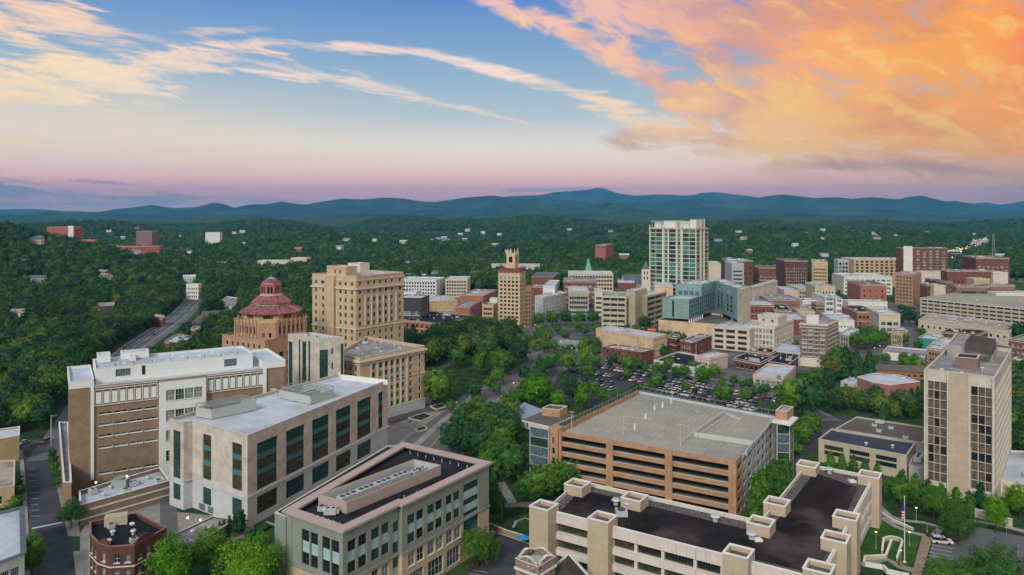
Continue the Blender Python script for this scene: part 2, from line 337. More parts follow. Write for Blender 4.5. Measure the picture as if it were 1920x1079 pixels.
# ---------------------------------------------------------------- geometry helpers
def G(px, D): return ((px-960)/F*D, D)
def P(px, py, z=0.0):
    D = F*(H-z)/(py-HY); return ((px-960)/F*D, D)
def zt(yt, D): return H-(yt-HY)*D/F
def sub(a, b): return (a[0]-b[0], a[1]-b[1])
def add(a, b, k=1): return (a[0]+b[0]*k, a[1]+b[1]*k)
def dist(a, b): return math.hypot(a[0]-b[0], a[1]-b[1])
def unit(a, b):
    d = dist(a, b) or 1; return ((b[0]-a[0])/d, (b[1]-a[1])/d)
def lerp(a, b, t): return (a[0]+(b[0]-a[0])*t, a[1]+(b[1]-a[1])*t)
def inset(poly, d):
    n = len(poly); out = []
    for i in range(n):
        p0, p1, p2 = poly[i-1], poly[i], poly[(i+1) % n]
        u = unit(p0, p1); v = unit(p1, p2)
        nu = (-u[1], u[0]); nv = (-v[1], v[0])   # inward normals of a counter-clockwise polygon
        den = 1+nu[0]*nv[0]+nu[1]*nv[1]
        if den < .15: den = .15
        out.append((p1[0]+(nu[0]+nv[0])*d/den, p1[1]+(nu[1]+nv[1])*d/den))
    return out
def area(poly):
    return .5*sum(poly[i][0]*poly[(i+1) % len(poly)][1]-poly[(i+1) % len(poly)][0]*poly[i][1] for i in range(len(poly)))
def ccw(poly): return poly if area(poly) > 0 else poly[::-1]
def inside(p, poly):
    c = False; n = len(poly)
    for i in range(n):
        a, b = poly[i], poly[i-1]
        if (a[1] > p[1]) != (b[1] > p[1]) and p[0] < (b[0]-a[0])*(p[1]-a[1])/(b[1]-a[1])+a[0]: c = not c
    return c
def quad3(L, N, Rr): return [L, N, Rr, (L[0]+Rr[0]-N[0], L[1]+Rr[1]-N[1])]
def rect(c, w_, d_, ang):
    u = (math.cos(ang), math.sin(ang)); v = (-u[1], u[0])
    return [(c[0]+u[0]*a*w_/2+v[0]*b*d_/2, c[1]+u[1]*a*w_/2+v[1]*b*d_/2) for a, b in ((-1, -1), (1, -1), (1, 1), (-1, 1))]
ROOT = {}
class MB:
    def __init__(s): s.v = []; s.f = []; s.m = []
    def face(s, pts, m=0):
        i = len(s.v); s.v += [tuple(p) for p in pts]; s.f.append(tuple(range(i, i+len(pts)))); s.m.append(m)
    def prism(s, poly, z0, z1, m=0, top=True, bottom=True, mt=None):
        n = len(poly)
        for i in range(n):
            a, b = poly[i], poly[(i+1) % n]
            s.face([(a[0], a[1], z0), (b[0], b[1], z0), (b[0], b[1], z1), (a[0], a[1], z1)], m)
        if top: s.face([(p[0], p[1], z1) for p in poly], m if mt is None else mt)
        if bottom: s.face([(p[0], p[1], z0) for p in poly[::-1]], m)
        return s
    def box(s, x0, y0, z0, x1, y1, z1, m=0): return s.prism([(x0, y0), (x1, y0), (x1, y1), (x0, y1)], z0, z1, m)
    def frustum(s, p0, z0, p1, z1, m=0, top=True):
        n = len(p0)
        for i in range(n):
            j = (i+1) % n
            s.face([(*p0[i], z0), (*p0[j], z0), (*p1[j], z1), (*p1[i], z1)], m)
        if top: s.face([(*p, z1) for p in p1], m)
        return s
    def ring(s, outer, inner, z0, z1, m=0):
        n = len(outer)
        for i in range(n):
            j = (i+1) % n
            a, b, c, d = outer[i], outer[j], inner[j], inner[i]
            s.face([(*a, z0), (*b, z0), (*b, z1), (*a, z1)], m)
            s.face([(*c, z0), (*d, z0), (*d, z1), (*c, z1)], m)
            s.face([(*a, z1), (*b, z1), (*c, z1), (*d, z1)], m)
            s.face([(*d, z0), (*c, z0), (*b, z0), (*a, z0)], m)
        return s
    def bar(s, a, b, t, m=0, t2=None):
        a = Vector(a); b = Vector(b); d = (b-a)
        if d.length < 1e-6: return s
        d.normalize(); up = Vector((0, 0, 1)) if abs(d.z) < .9 else Vector((1, 0, 0))
        x = d.cross(up).normalized(); y = x.cross(d).normalized(); t2 = t2 or t
        q = [(-.5, -.5), (.5, -.5), (.5, .5), (-.5, .5)]
        A = [a+x*t*i+y*t2*j for i, j in q]; B = [b+x*t*i+y*t2*j for i, j in q]
        for i in range(4): j = (i+1) % 4; s.face([A[i], A[j], B[j], B[i]], m)
        s.face(A[::-1], m); s.face(B, m); return s
    def cyl(s, x, y, z0, z1, r0, r1=None, n=10, m=0, top=True):
        r1 = r0 if r1 is None else r1
        p = [(x+r0*math.cos(2*math.pi*i/n), y+r0*math.sin(2*math.pi*i/n)) for i in range(n)]
        q = [(x+r1*math.cos(2*math.pi*i/n), y+r1*math.sin(2*math.pi*i/n)) for i in range(n)]
        return s.frustum(p, z0, q, z1, m, top)
    def wall(s, A, B, z0, z1, holes=(), m=0, rev=.3, mr=None):
        d = unit(A, B); L = dist(A, B); nrm = (d[1], -d[0]); mr = m if mr is None else mr
        hs = [(max(u0, .02), min(u1, L-.02), max(a, z0+.01), min(b, z1-.01)) for u0, u1, a, b in (q[:4] for q in holes)]
        hs = [h for h in hs if h[1] > h[0]+.05 and h[3] > h[2]+.05]
        us = sorted(set([0.0, L]+[round(x, 4) for h in hs for x in h[:2]])); vs = sorted(set([z0, z1]+[round(x, 4) for h in hs for x in h[2:]]))
        ui = {x: i for i, x in enumerate(us)}; vi = {x: i for i, x in enumerate(vs)}
        taken = set()
        for h in hs:
            for i in range(ui[round(h[0], 4)], ui[round(h[1], 4)]):
                for j in range(vi[round(h[2], 4)], vi[round(h[3], 4)]): taken.add((i, j))
        def pt(u, z, k=0): return (A[0]+d[0]*u-nrm[0]*k, A[1]+d[1]*u-nrm[1]*k, z)
        for j in range(len(vs)-1):
            i = 0
            while i < len(us)-1:
                if (i, j) in taken: i += 1; continue
                k = i
                while k < len(us)-1 and (k, j) not in taken: k += 1
                s.face([pt(us[i], vs[j]), pt(us[k], vs[j]), pt(us[k], vs[j+1]), pt(us[i], vs[j+1])], m); i = k
        for u0, u1, a, b in hs:
            s.face([pt(u0, a), pt(u1, a), pt(u1, a, rev), pt(u0, a, rev)], mr)
            s.face([pt(u0, b, rev), pt(u1, b, rev), pt(u1, b), pt(u0, b)], mr)
            s.face([pt(u0, a), pt(u0, a, rev), pt(u0, b, rev), pt(u0, b)], mr)
            s.face([pt(u1, a, rev), pt(u1, a), pt(u1, b), pt(u1, b, rev)], mr)
        return hs
    def mesh(s, name, mats, off=(0, 0, 0)):
        me = bpy.data.meshes.new(name)
        v = np.array(s.v, dtype=float).reshape(-1, 3)-np.array(off)
        me.from_pydata(v.tolist(), [], s.f)
        for k in mats: me.materials.append(MATS[k])
        me.polygons.foreach_set('material_index', s.m); me.update(); return me
    def build(s, name, mats, parent=None):
        if isinstance(mats, str): mats = [mats]
        off = ROOT.get(parent.name if parent else None, (0, 0, 0))
        o = bpy.data.objects.new(name, s.mesh(name, mats, off)); COL.objects.link(o)
        if parent: o.parent = parent; ROOT[o.name] = off
        return o
def tag(o, label=None, cat=None, group=None, kind=None):
    for k, v in (('label', label), ('category', cat), ('group', group), ('kind', kind)):
        if v: o[k] = v
    return o
def empty(name, loc):
    o = bpy.data.objects.new(name, None); COL.objects.link(o); o.location = loc; o.empty_display_size = 2
    ROOT[o.name] = tuple(loc); return o
# ---------------------------------------------------------------- windows
# style: glass choices, frame, vertical divisions, horizontal divisions, sill, spandrels [(z0,z1 fractions, material)]
STY = {
 'dbl': (['glass_dark', 'glass_green', 'glass_dark'], 'frame_dark', 1, 2, 'stone_light', []),
 'green': (['glass_green', 'glass_forest', 'glass_green'], 'frame_green', 2, 2, 'stone_light', []),
 'white': (['glass_dark', 'glass_blue', 'glass_pale'], 'frame_white', 2, 2, 'frame_white', []),
 'wide': (['glass_pale', 'glass_dark', 'glass_pale', 'glass_green'], 'frame_white', 3, 2, 'frame_white', []),
 'plain': (['glass_dark', 'glass_dark', 'glass_blue'], 'frame_dark', 1, 1, None, []),
 'strip': (['glass_dark', 'glass_amber'], 'frame_dark', 9, 1, None, []),
 'slit': (['glass_blue', 'glass_dark'], 'frame_white', 2, 1, 'coping_white', []),
 'court': (['glass_teal', 'glass_amber', 'glass_teal'], 'frame_green', 6, 9, None, [(.31, .42, 'teal_spandrel'), (.64, .75, 'teal_spandrel'), (.02, .31, 'glass_amber'), (.42, .64, 'glass_amber')]),
 'court1': (['glass_teal', 'glass_amber'], 'frame_green', 3, 9, None, [(.31, .42, 'teal_spandrel'), (.64, .75, 'teal_spandrel'), (.02, .31, 'glass_amber'), (.42, .64, 'glass_amber')]),
 'court2': (['glass_teal', 'glass_teal', 'glass_amber'], 'frame_green', 6, 2, None, []),
 'court3': (['glass_teal'], 'frame_green', 3, 3, None, []),
 'tall': (['glass_teal', 'glass_dark'], 'frame_dark', 2, 6, None, [(.34, .66, 'cyan_panel')]),
 'tall2': (['glass_teal'], 'frame_dark', 5, 8, None, [(.52, .76, 'cyan_panel'), (.12, .34, 'cyan_panel')]),
 'shop': (['glass_teal', 'glass_blue'], 'frame_white', 4, 2, None, []),
 'hotel': (['glass_curtain', 'glass_curtain', 'glass_curtain', 'glass_curtain', 'glass_curtain', 'glass_curtain', 'glass_curtain', 'glass_dark'], 'metal_dark', 2, 1, None, []),
 'hotelr': (['glass_curtain', 'glass_dark'], 'coping', 2, 1, None, []),
 'curtain': (['glass_forest', 'glass_forest', 'glass_green', 'glass_dark'], 'metal_grey', 4, 1, None, []),
 'arch': (['glass_dark'], 'frame_dark', 1, 2, None, []),
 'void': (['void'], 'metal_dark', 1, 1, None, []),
 'hall': (['glass_dark', 'glass_lit', 'glass_pale'], 'frame_dark', 2, 2, 'stone_light', []),
 'louver': (['glass_blue'], 'metal_grey', 9, 1, None, []),
 'cyan': (['glass_blue', 'glass_green'], 'frame_dark', 3, 1, None, []),
 'slot': (['glass_teal', 'glass_green'], 'frame_green', 2, 11, None, []),
}
WCACHE = {}
def wmesh(w_, h_, sty, g):
    key = (round(w_, 1), round(h_, 1), sty, g)
    if key in WCACHE: return WCACHE[key]
    _, fr, nx, nz, sill, sp = STY[sty]
    mb = MB(); hw = w_/2; t = min(.10, w_*.05)+.02
    mb.face([(-hw, 0, 0), (hw, 0, 0), (hw, 0, h_), (-hw, 0, h_)], 0)
    mats = [g, fr]
    def br(x0, z0, x1, z1, m=1, y=-.07): mb.box(x0, y, z0, x1, -.004, z1, m)
    br(-hw, 0, -hw+t, h_); br(hw-t, 0, hw, h_); br(-hw+t, 0, hw-t, t); br(-hw+t, h_-t, hw-t, h_)
    for i in range(1, nx): x = -hw+w_*i/nx; br(x-t*.35, t, x+t*.35, h_-t, 1, -.055)
    for i in range(1, nz): z = h_*i/nz; br(-hw+t, z-t*.3, hw-t, z+t*.3, 1, -.045)
    for a, b, m in sp:
        if m not in mats: mats.append(m)
        br(-hw+t, h_*a, hw-t, h_*b, mats.index(m), -.02 if m.startswith('glass') else -.06)
    if sill:
        if sill not in mats: mats.append(sill)
        mb.box(-hw-.12, -.42, -.16, hw+.12, -.01, .02, mats.index(sill))
    me = mb.mesh('window', mats); WCACHE[key] = (me, mb, mats); return WCACHE[key]
FOOT = []
class Bd:
    def __init__(s, name, label, cat, c, group=None, z=0):
        s.root = empty(name, (c[0], c[1], z)); tag(s.root, label, cat, group); s.w = []; s.c = c; s.z = z
    def win(s, A, B, u0, u1, a, b, sty, rev=.3, name='window'):
        d = unit(A, B); u = (u0+u1)/2
        p = (A[0]+d[0]*u-d[1]*rev, A[1]+d[1]*u+d[0]*rev)
        s.w.append((p, a, math.atan2(d[1], d[0]), u1-u0, b-a, sty, name))
    def block(s, poly, z0, z1, wall, roof=None, holes=None, par=.8, cop='coping', name='wall', rev=.3, foot=True, cw=.4, co=.08, ch=.14):
        """walls with real openings, a roof deck below a parapet, and a coping ring"""
        poly = poly if holes else ccw(poly)
        mb = MB(); holes = holes or {}
        for i in range(len(poly)):
            A, B = poly[i], poly[(i+1) % len(poly)]
            hh = holes.get(i, [])
            hh = [h for h in hh if h[3] < z1-.05 and h[2] > z0-.05]; mb.wall(A, B, z0, z1, [h[:4] for h in hh], rev=rev)
            L = dist(A, B)
            for h in hh:
                u0, u1 = max(h[0], .02), min(h[1], L-.02)
                if u1 > u0+.05 and h[4] and h[3] < z1-.05: s.win(A, B, u0, u1, h[2], h[3], h[4], rev, h[5] if len(h) > 5 else 'window')
        if roof:
            inn = inset(poly, .3)
            for i in range(len(poly)):
                a, b = inn[i], inn[(i+1) % len(poly)]
                mb.face([(*b, z1-par), (*a, z1-par), (*a, z1), (*b, z1)], 0)
        else: mb.face([(*p, z1) for p in poly], 0)
        o = mb.build(name, wall, s.root)
        if roof:
            r = MB(); r.face([(*p, z1-par) for p in inset(poly, .28)], 0); r.build('roof', roof, s.root)
            c = MB(); c.ring(inset(poly, -co), inset(poly, cw), z1, z1+ch); c.build('coping', cop, s.root)
        if foot: FOOT.append(poly)
        return o
    def prism(s, name, poly, z0, z1, m, mt=None, parent=None):
        mb = MB(); mb.prism(poly, z0, z1, 0, mt=1 if mt else None)
        return mb.build(name, [m]+([mt] if mt else []), parent or s.root)
    def band(s, name, poly, z0, z1, out, m, inn=.05):
        mb = MB(); mb.ring(inset(poly, -out), inset(poly, inn), z0, z1); return mb.build(name, m, s.root)
    def done(s):
        ws = sorted(s.w, key=lambda q: -q[3]*q[4]/(q[0][0]**2+q[0][1]**2+(q[1]-H)**2))
        rest = MB(); rm = []
        for k, (p, z, ang, w_, h_, sty, nm) in enumerate(ws):
            g = random.choice(STY[sty][0]); me, mb, mats = wmesh(w_, h_, sty, g)
            if k < 100 or len(ws) <= 110:
                o = bpy.data.objects.new(nm, me); COL.objects.link(o); o.parent = s.root
                o.location = (p[0]-s.c[0], p[1]-s.c[1], z-s.z); o.rotation_euler = (0, 0, ang)
            else:
                ca, sa = math.cos(ang), math.sin(ang); i0 = len(rest.v)
                rest.v += [(x*ca-y*sa+p[0], x*sa+y*ca+p[1], q+z) for x, y, q in mb.v]
                rest.f += [tuple(i+i0 for i in f) for f in mb.f]
                mp = []
                for q in mats:
                    if q not in rm: rm.append(q)
                    mp.append(rm.index(q))
                rest.m += [mp[i] for i in mb.m]
        if rest.v: tag(rest.build('window', rm, s.root), kind='stuff')
        return s.root
def grid(L, n, w_, rows, h_, sty, m0=1.0, m1=None, skip=()):
    """n evenly spaced openings w_ wide over a wall of length L, one row per sill height"""
    m1 = m0 if m1 is None else m1; out = []
    if n <= 0: return out
    st = (L-m0-m1)/n
    w_ = min(w_, st*.92)
    for i in range(n):
        if i in skip: continue
        c = m0+st*(i+.5)
        for z in rows: out.append((c-w_/2, c+w_/2, z, z+h_, sty))
    return out
def upx(A, B, px):
    """distance along edge A-B at which it crosses the sight line of column px"""
    k = (px-960)/F; d = unit(A, B)
    return (k*A[1]-A[0])/(d[0]-k*d[1])
UNIT = {}
def unit_mesh(kind):
    if kind in UNIT: return UNIT[kind]
    mb = MB()
    if kind == 0:
        mb.box(-1.3, -.9, .2, 1.3, .9, 1.5); mb.box(-1.1, -.7, 0, 1.1, .7, .2, 1); mb.cyl(-.6, 0, 1.5, 1.62, .42, n=10, m=1); mb.cyl(.6, 0, 1.5, 1.62, .42, n=10, m=1)
        mb.box(1.3, -.5, .4, 1.9, .5, 1.1, 0)
    elif kind == 1:
        mb.cyl(0, 0, 0, .9, .35, n=10); mb.cyl(0, 0, .9, 1.2, .7, .5, n=10, m=0)
    elif kind == 2:
        mb.box(-.8, -.8, 0, .8, .8, 1.0); mb.cyl(0, 0, 1.0, 1.15, .6, n=10, m=1)
    elif kind == 3:
        mb.box(-2.6, -1.1, .3, 2.6, 1.1, 2.0); mb.box(-2.4, -.9, 0, 2.4, .9, .3, 1); mb.box(2.6, -.6, .5, 3.6, .6, 1.4); mb.box(3.1, -.6, 0, 3.6, .6, .5)
        for x in (-1.6, 0, 1.6): mb.cyl(x, 0, 2.0, 2.15, .6, n=10, m=1)
    else:
        mb.box(-.5, -.5, 0, .5, .5, .35); mb.frustum([(-.5, -.5), (.5, -.5), (.5, .5), (-.5, .5)], .35, [(-.3, -.3), (.3, -.3), (.3, .3), (-.3, .3)], .5)
    UNIT[kind] = mb.mesh('rooftop_unit', ['metal_light' if kind != 4 else 'white_wall', 'metal_dark']); return UNIT[kind]
def clutter(b, poly, z, n, kinds=(0, 1, 2, 3, 4, 4), ang=None, seed=0):
    r = random.Random(seed or int(poly[0][0]*7+poly[0][1]*13))
    inn = inset(poly, 2.2); xs = [p[0] for p in poly]; ys = [p[1] for p in poly]
    ang = math.atan2(poly[1][1]-poly[0][1], poly[1][0]-poly[0][0]) if ang is None else ang
    got = []; tries = 0
    while len(got) < n and tries < n*30:
        tries += 1; p = (r.uniform(min(xs), max(xs)), r.uniform(min(ys), max(ys)))
        if not inside(p, inn) or any(dist(p, q) < 4.5 for q in got): continue
        got.append(p); k = r.choice(kinds)
        o = bpy.data.objects.new({0: 'air_conditioner', 1: 'roof_vent', 2: 'fan_unit', 3: 'air_handler', 4: 'skylight'}[k], unit_mesh(k))
        COL.objects.link(o); o.parent = b.root; o.location = (p[0]-b.c[0], p[1]-b.c[1], z-b.z); o.rotation_euler = (0, 0, ang+r.choice((0, math.pi/2)))
def cen(poly): return (sum(p[0] for p in poly)/len(poly), sum(p[1] for p in poly)/len(poly))
# ---------------------------------------------------------------- terrain
_w = [(random.uniform(0, 6.28), random.uniform(.6, 1.6), random.uniform(0, 6.28)) for _ in range(14)]
def vn(x, y, L):
    s = 0
    for i, (a, k, p) in enumerate(_w): s = s+np.sin((x*math.cos(a)+y*math.sin(a))*k*2*math.pi/L+p)
    return s/4.2
def sstep(a, b, x):
    t = np.clip((x-a)/(b-a), 0, 1); return t*t*(3-2*t)
def height(x, y):
    x = np.asarray(x, float); y = np.asarray(y, float); D = np.hypot(x, y)
    z = sstep(900, 5000, D)*22+sstep(800, 2400, D)*vn(x, y, 850)*21+sstep(1800, 5000, D)*vn(x+300, y, 2400)*26
    # wooded hill at the left edge
    u = (x+895)/275; v = (y-940)/300
    z = z+np.maximum(0, np.exp(-(u*u+v*v*.8))*98-3)*sstep(520, 800, D)
    return z
def terrain():
    az = np.concatenate([np.radians(np.linspace(-180, -48, 34)), np.radians(np.linspace(-47.5, 47.5, 560)), np.radians(np.linspace(48, 180, 34))])
    rr = np.concatenate([[0.0, 60, 120, 180, 260, 340, 420, 480], 500*np.exp(np.linspace(0, math.log(60), 300))])
    A, Rr = np.meshgrid(az, rr); x = Rr*np.sin(A); y = Rr*np.cos(A); z = height(x, y)
    z = z+sstep(3600, 4600, Rr)*rng.uniform(-1, 1, z.shape)*4.5*(1+Rr/15000)
    z = z-np.maximum(0, Rr-6000)*.002
    me = bpy.data.meshes.new('ground'); n, m = z.shape
    v = np.stack([x, y, z], -1).reshape(-1, 3)
    i = np.arange((n-1)*(m-1)); r = i//(m-1); c = i % (m-1)
    f = np.stack([r*m+c, (r+1)*m+c, (r+1)*m+c+1, r*m+c+1], -1)
    me.from_pydata(v.tolist(), [], f[:, ::-1].tolist()); me.materials.append(MATS['ground']); me.polygons.foreach_set('use_smooth', [True]*len(f))
    me.update(); o = bpy.data.objects.new('ground', me); COL.objects.link(o); tag(o, kind='structure')
m_, t_, b_ = newmat('ground')
oc_ = t_.new('ShaderNodeTexCoord').outputs['Object']
n1_ = t_.noise(oc_, .02, 6, .6); n2_ = t_.noise(oc_, .0016, 5, .6); n3_ = t_.noise(oc_, .11, 3, .6)
c_ = t_.ramp(n1_, [(.3, (.022, .048, .02, 1)), (.5, (.034, .070, .026, 1)), (.7, (.052, .095, .03, 1))])
c_ = t_.mix(t_.mapr(n2_, .52, .64, 0, .5), c_, (.06, .085, .04, 1))
c_ = t_.mix(1, c_, t_.ramp(n3_, [(.3, (.6, .6, .6, 1)), (.7, (1.4, 1.4, 1.4, 1))]), 'MULTIPLY')
t_.put(b_.inputs['Base Color'], c_); b_.inputs['Roughness'].default_value = .95; b_.inputs['Specular IOR Level'].default_value = .05
terrain()
m_, t_, b_ = newmat('mountain')
oc_ = t_.new('ShaderNodeTexCoord').outputs['Object']
t_.put(b_.inputs['Base Color'], t_.ramp(t_.noise(oc_, .0016, 8, .7), [(.32, (.006, .020, .014, 1)), (.5, (.024, .052, .028, 1)), (.68, (.060, .095, .055, 1))]))
b_.inputs['Roughness'].default_value = .95; b_.inputs['Specular IOR Level'].default_value = 0
def ridge(name, D, pts, width, base=40, rough=.26, seed=0, xmin=-300, xmax=2220, folds=1.0):
    """a mountain range whose crest runs at depth D, with spurs and hollows on both flanks"""
    rs = np.random.default_rng(seed); n = 620; px = np.linspace(xmin, xmax, n)
    py = np.interp(px, [p[0] for p in pts], [p[1] for p in pts])
    zc = H+(HY-py)*D/F; X0 = (px-960)/F*D
    zc = zc+np.convolve(rs.normal(0, 1, n), np.ones(5)/5, 'same')*D/F*.45
    t = np.linspace(-1, 1, 41); V = np.zeros((len(t), n, 3))
    sp = sum(np.abs(np.sin(X0/(width*k)+ph)) * a for k, ph, a in ((.34, rs.uniform(0, 6), .5), (.15, rs.uniform(0, 6), .32), (.07, rs.uniform(0, 6), .18)))
    fb = [(6.28/(width*k)*math.cos(th), 6.28/(width*k)*math.sin(th)*width/D, ph, am) for k, th, ph, am in ((.9, .5, 1, 1), (.5, 1.9, 2, 1.5), (.31, .9, 4, 2), (.17, 2.4, 5, 3), (.11, .3, 0, 4))]
    for j, tt in enumerate(t):
        a = abs(tt); sh = X0+(width*.22*a*np.sin(X0/(width*.8)+seed))*folds
        prof = (1-a)**1.15
        cut = 1-rough*3.2*np.sin(math.pi*min(1, a))*(1-sp)*folds
        nz = sum(np.sin(X0*q[0]+D*tt*q[1]+q[2])/q[3] for q in fb); z = base+(zc-base)*prof*cut*(1+.24*nz*min(1, a*3.2))
        if a > .97: z = z-30
        V[j, :, 0] = sh; V[j, :, 1] = D+tt*width; V[j, :, 2] = z
    r, c = np.meshgrid(np.arange(len(t)-1), np.arange(n-1), indexing='ij')
    f = np.stack([r*n+c, r*n+c+1, (r+1)*n+c+1, (r+1)*n+c], -1).reshape(-1, 4)
    me = bpy.data.meshes.new(name); me.from_pydata(V.reshape(-1, 3).tolist(), [], f.tolist()); me.materials.append(MATS['mountain'])
    me.polygons.foreach_set('use_smooth', [True]*len(f)); me.update()
    o = bpy.data.objects.new(name, me); COL.objects.link(o); tag(o, kind='structure')
ridge('mountains', 17500, [(-300, 390), (0, 393), (60, 392), (120, 396), (240, 399), (330, 390), (400, 388), (500, 395), (800, 388), (900, 375), (960, 368), (1010, 366), (1040, 361), (1075, 358), (1105, 356), (1122, 352), (1135, 355),
    (1160, 363), (1190, 367), (1240, 365), (1280, 367), (1310, 365), (1335, 360), (1360, 363), (1410, 369), (1500, 385), (1700, 395), (1800, 384), (1850, 380), (1880, 385), (1920, 377), (2200, 372)], 2200, seed=3)
ridge('mountains', 11800, [(-300, 396), (95, 402), (185, 398), (225, 391), (255, 389), (285, 384), (305, 388), (325, 396), (370, 388), (400, 380), (420, 383), (440, 390), (465, 384), (500, 383), (530, 379), (550, 382),
    (575, 384), (610, 377), (640, 373), (680, 374), (720, 371), (760, 373), (790, 378), (820, 379), (870, 371), (920, 367), (950, 370), (985, 374), (1010, 372), (1060, 376), (1140, 384), (1240, 378),
    (1300, 374), (1360, 377), (1410, 373), (1440, 368), (1465, 365), (1490, 367), (1525, 372), (1565, 370), (1600, 373), (1635, 370), (1660, 372), (1685, 374), (1705, 369), (1727, 367), (1745, 371), (1770, 378), (1810, 380), (1850, 388), (1900, 394), (2200, 400)], 1900, seed=11)
ridge('mountains', 8600, [(-300, 398), (0, 402), (60, 405), (95, 397), (130, 401), (300, 402), (520, 404), (720, 402), (900, 398), (960, 385), (1005, 378), (1040, 385), (1080, 395), (1105, 387), (1140, 379), (1160, 382), (1200, 393), (1245, 401), (1400, 403), (1460, 400), (1560, 404),
    (1750, 402), (1880, 404), (1940, 399), (2200, 396)], 1100, seed=5)
def sheet(name, poly, z, m, kind='structure', thick=0):
    poly = ccw(poly); mb = MB()
    if thick: mb.prism(poly, z-thick, z)
    else: mb.face([(*p, z) for p in poly])
    o = mb.build(name, m); tag(o, kind=kind); return o
def strip(name, pts, w_, z, m, kind='structure'):
    mb = MB(); L = []; Rr = []
    for i, p in enumerate(pts):
        a = pts[max(0, i-1)]; b = pts[min(len(pts)-1, i+1)]; d = unit(a, b)
        L.append((p[0]-d[1]*w_/2, p[1]+d[0]*w_/2)); Rr.append((p[0]+d[1]*w_/2, p[1]-d[0]*w_/2))
    for i in range(len(pts)-1): mb.face([(*Rr[i], z), (*Rr[i+1], z), (*L[i+1], z), (*L[i], z)])
    o = mb.build(name, m); tag(o, kind=kind); return o, L, Rr
NOTREE = []
def pp(*pts): return [P(x, y) for x, y in pts]
# downtown floor: everything between the blocks is paved
town = pp((700, 1100), (690, 780), (780, 735), (860, 650), (800, 590), (740, 560), (1180, 540), (1990, 520), (2050, 640), (1990, 700), (1480, 700), (1480, 790), (1200, 770), (960, 720))
sheet('town_paving', town, .02, 'town_floor')
yd0 = pp((318, 1010), (330, 960), (470, 975), (480, 1000), (420, 1020), (330, 1045)); sheet('yard', ccw(yd0), .03, 'pavement'); sheet('yard', ccw(pp((300, 1000), (300, 940), (330, 940), (335, 1000))), .034, 'road_grey'); NOTREE.append(ccw(yd0)); sheet('yard', ccw(pp((150, 1000), (160, 985), (300, 940), (330, 1040), (330, 1100), (150, 1100))), .028, 'pavement')
# street by the detention centre
st = pp((-20, 1110), (57, 1079), (54, 1000), (50, 930), (46, 880), (43, 845), (40, 828), (86, 824), (90, 850), (99, 885), (108, 920), (118, 965), (127, 1006), (142, 1012), (150, 1079), (152, 1110))
sheet('street', st, .05, 'asphalt'); NOTREE.append(st)
lp = pp((57, 1079), (54, 1000), (50, 930), (46, 880), (43, 845), (36, 845), (38, 880), (42, 930), (45, 1000), (46, 1079)); sheet('pavement', lp, .15, 'pavement', thick=.2); NOTREE.append(lp)
rp = pp((90, 850), (99, 885), (108, 920), (118, 965), (127, 1006), (150, 1006), (145, 940), (125, 900), (108, 850)); sheet('pavement', rp, .15, 'pavement', thick=.2); NOTREE.append(rp)
rp2 = pp((137, 1035), (142, 1079), (158, 1079), (154, 1035)); sheet('pavement', rp2, .15, 'pavement', thick=.2)
mk = MB()
for i in range(13):
    t = i/12; x = 62+t*58; y = 991-t*12
    a = P(x, y, .06); mk.box(a[0]-.28, a[1]-.45, .06, a[0]+.28, a[1]+.45, .075)
tag(mk.build('crosswalk_marking', 'paint_white'), kind='structure')
mk = MB()
for k in range(9):
    a = P(60+k*.8, 880+k*11, .06); mk.box(a[0]-1.2, a[1]-.06, .06, a[0]+1.2, a[1]+.06, .075)
tag(mk.build('parking_marking', 'paint_white'), kind='structure')
# highway to the left
hwc = [lerp(P(a, y), P(b, y), .5) for a, b, y in ((70, 150, 860), (120, 195, 780), (160, 225, 720), (199, 240, 687), (231, 274, 653), (267, 299, 632), (312, 331, 606), (336, 349, 588), (350, 366, 572), (356, 372, 560), (350, 364, 552), (330, 342, 545))]
_, hl, hr = strip('highway', hwc, 20, .06, 'road_grey'); NOTREE.append(hl+hr[::-1])
for i_ in range(1, len(hwc)-1): NOTREE.append(ccw([hl[i_], hr[i_], (hr[i_+1][0]*1, hr[i_+1][1]), hl[i_+1]])); k_ = .85; NOTREE.append(ccw([(hr[i_][0]*k_, hr[i_][1]*k_), (hr[i_+1][0]*k_, hr[i_+1][1]*k_), hr[i_+1], hr[i_]]))
strip('median_barrier', hwc[2:9], .5, .9, 'concrete'); strip('lane_marking', [add(p, (4.6, 0)) for p in hwc[2:9]], .22, .08, 'paint_white')
strip('lane_marking', [add(p, (-4.6, 0)) for p in hwc[2:9]], .22, .08, 'paint_white')
_, L_, R_ = strip('pavement', [add(p, (-9.6, 2)) for p in hwc[3:9]], 1.6, .2, 'pavement')
# college street and the park roads
col = [P(780, 870), P(830, 812), P(880, 782), P(930, 752), P(975, 716), P(1018, 686), P(1050, 664), P(1068, 650), P(1010, 634), P(940, 624)]
_, a_, b2_ = strip('street', col, 13, .05, 'road_grey'); NOTREE.append(a_+b2_[::-1])
strip('lane_marking', col[:7], .25, .07, 'paint_yellow')
c2 = [P(740, 792), P(800, 770), P(850, 730), P(900, 704), P(940, 690)]
_, a_, b2_ = strip('street', [P(735, 860), P(790, 815), P(842, 775), P(885, 740), P(925, 715)], 6.5, .052, 'road_grey'); NOTREE.append(a_+b2_[::-1])
_, a_, b2_ = strip('pavement', [P(770, 845), P(812, 806), P(862, 764), P(906, 728)], 3.0, .16, 'pavement'); NOTREE.append(a_+b2_[::-1])
pk = pp((800, 720), (835, 690), (905, 648), (990, 650), (985, 680), (925, 712), (880, 735), (835, 765), (810, 760)); sheet('park_lawn', pk, .06, 'lawn_dark', thick=0)
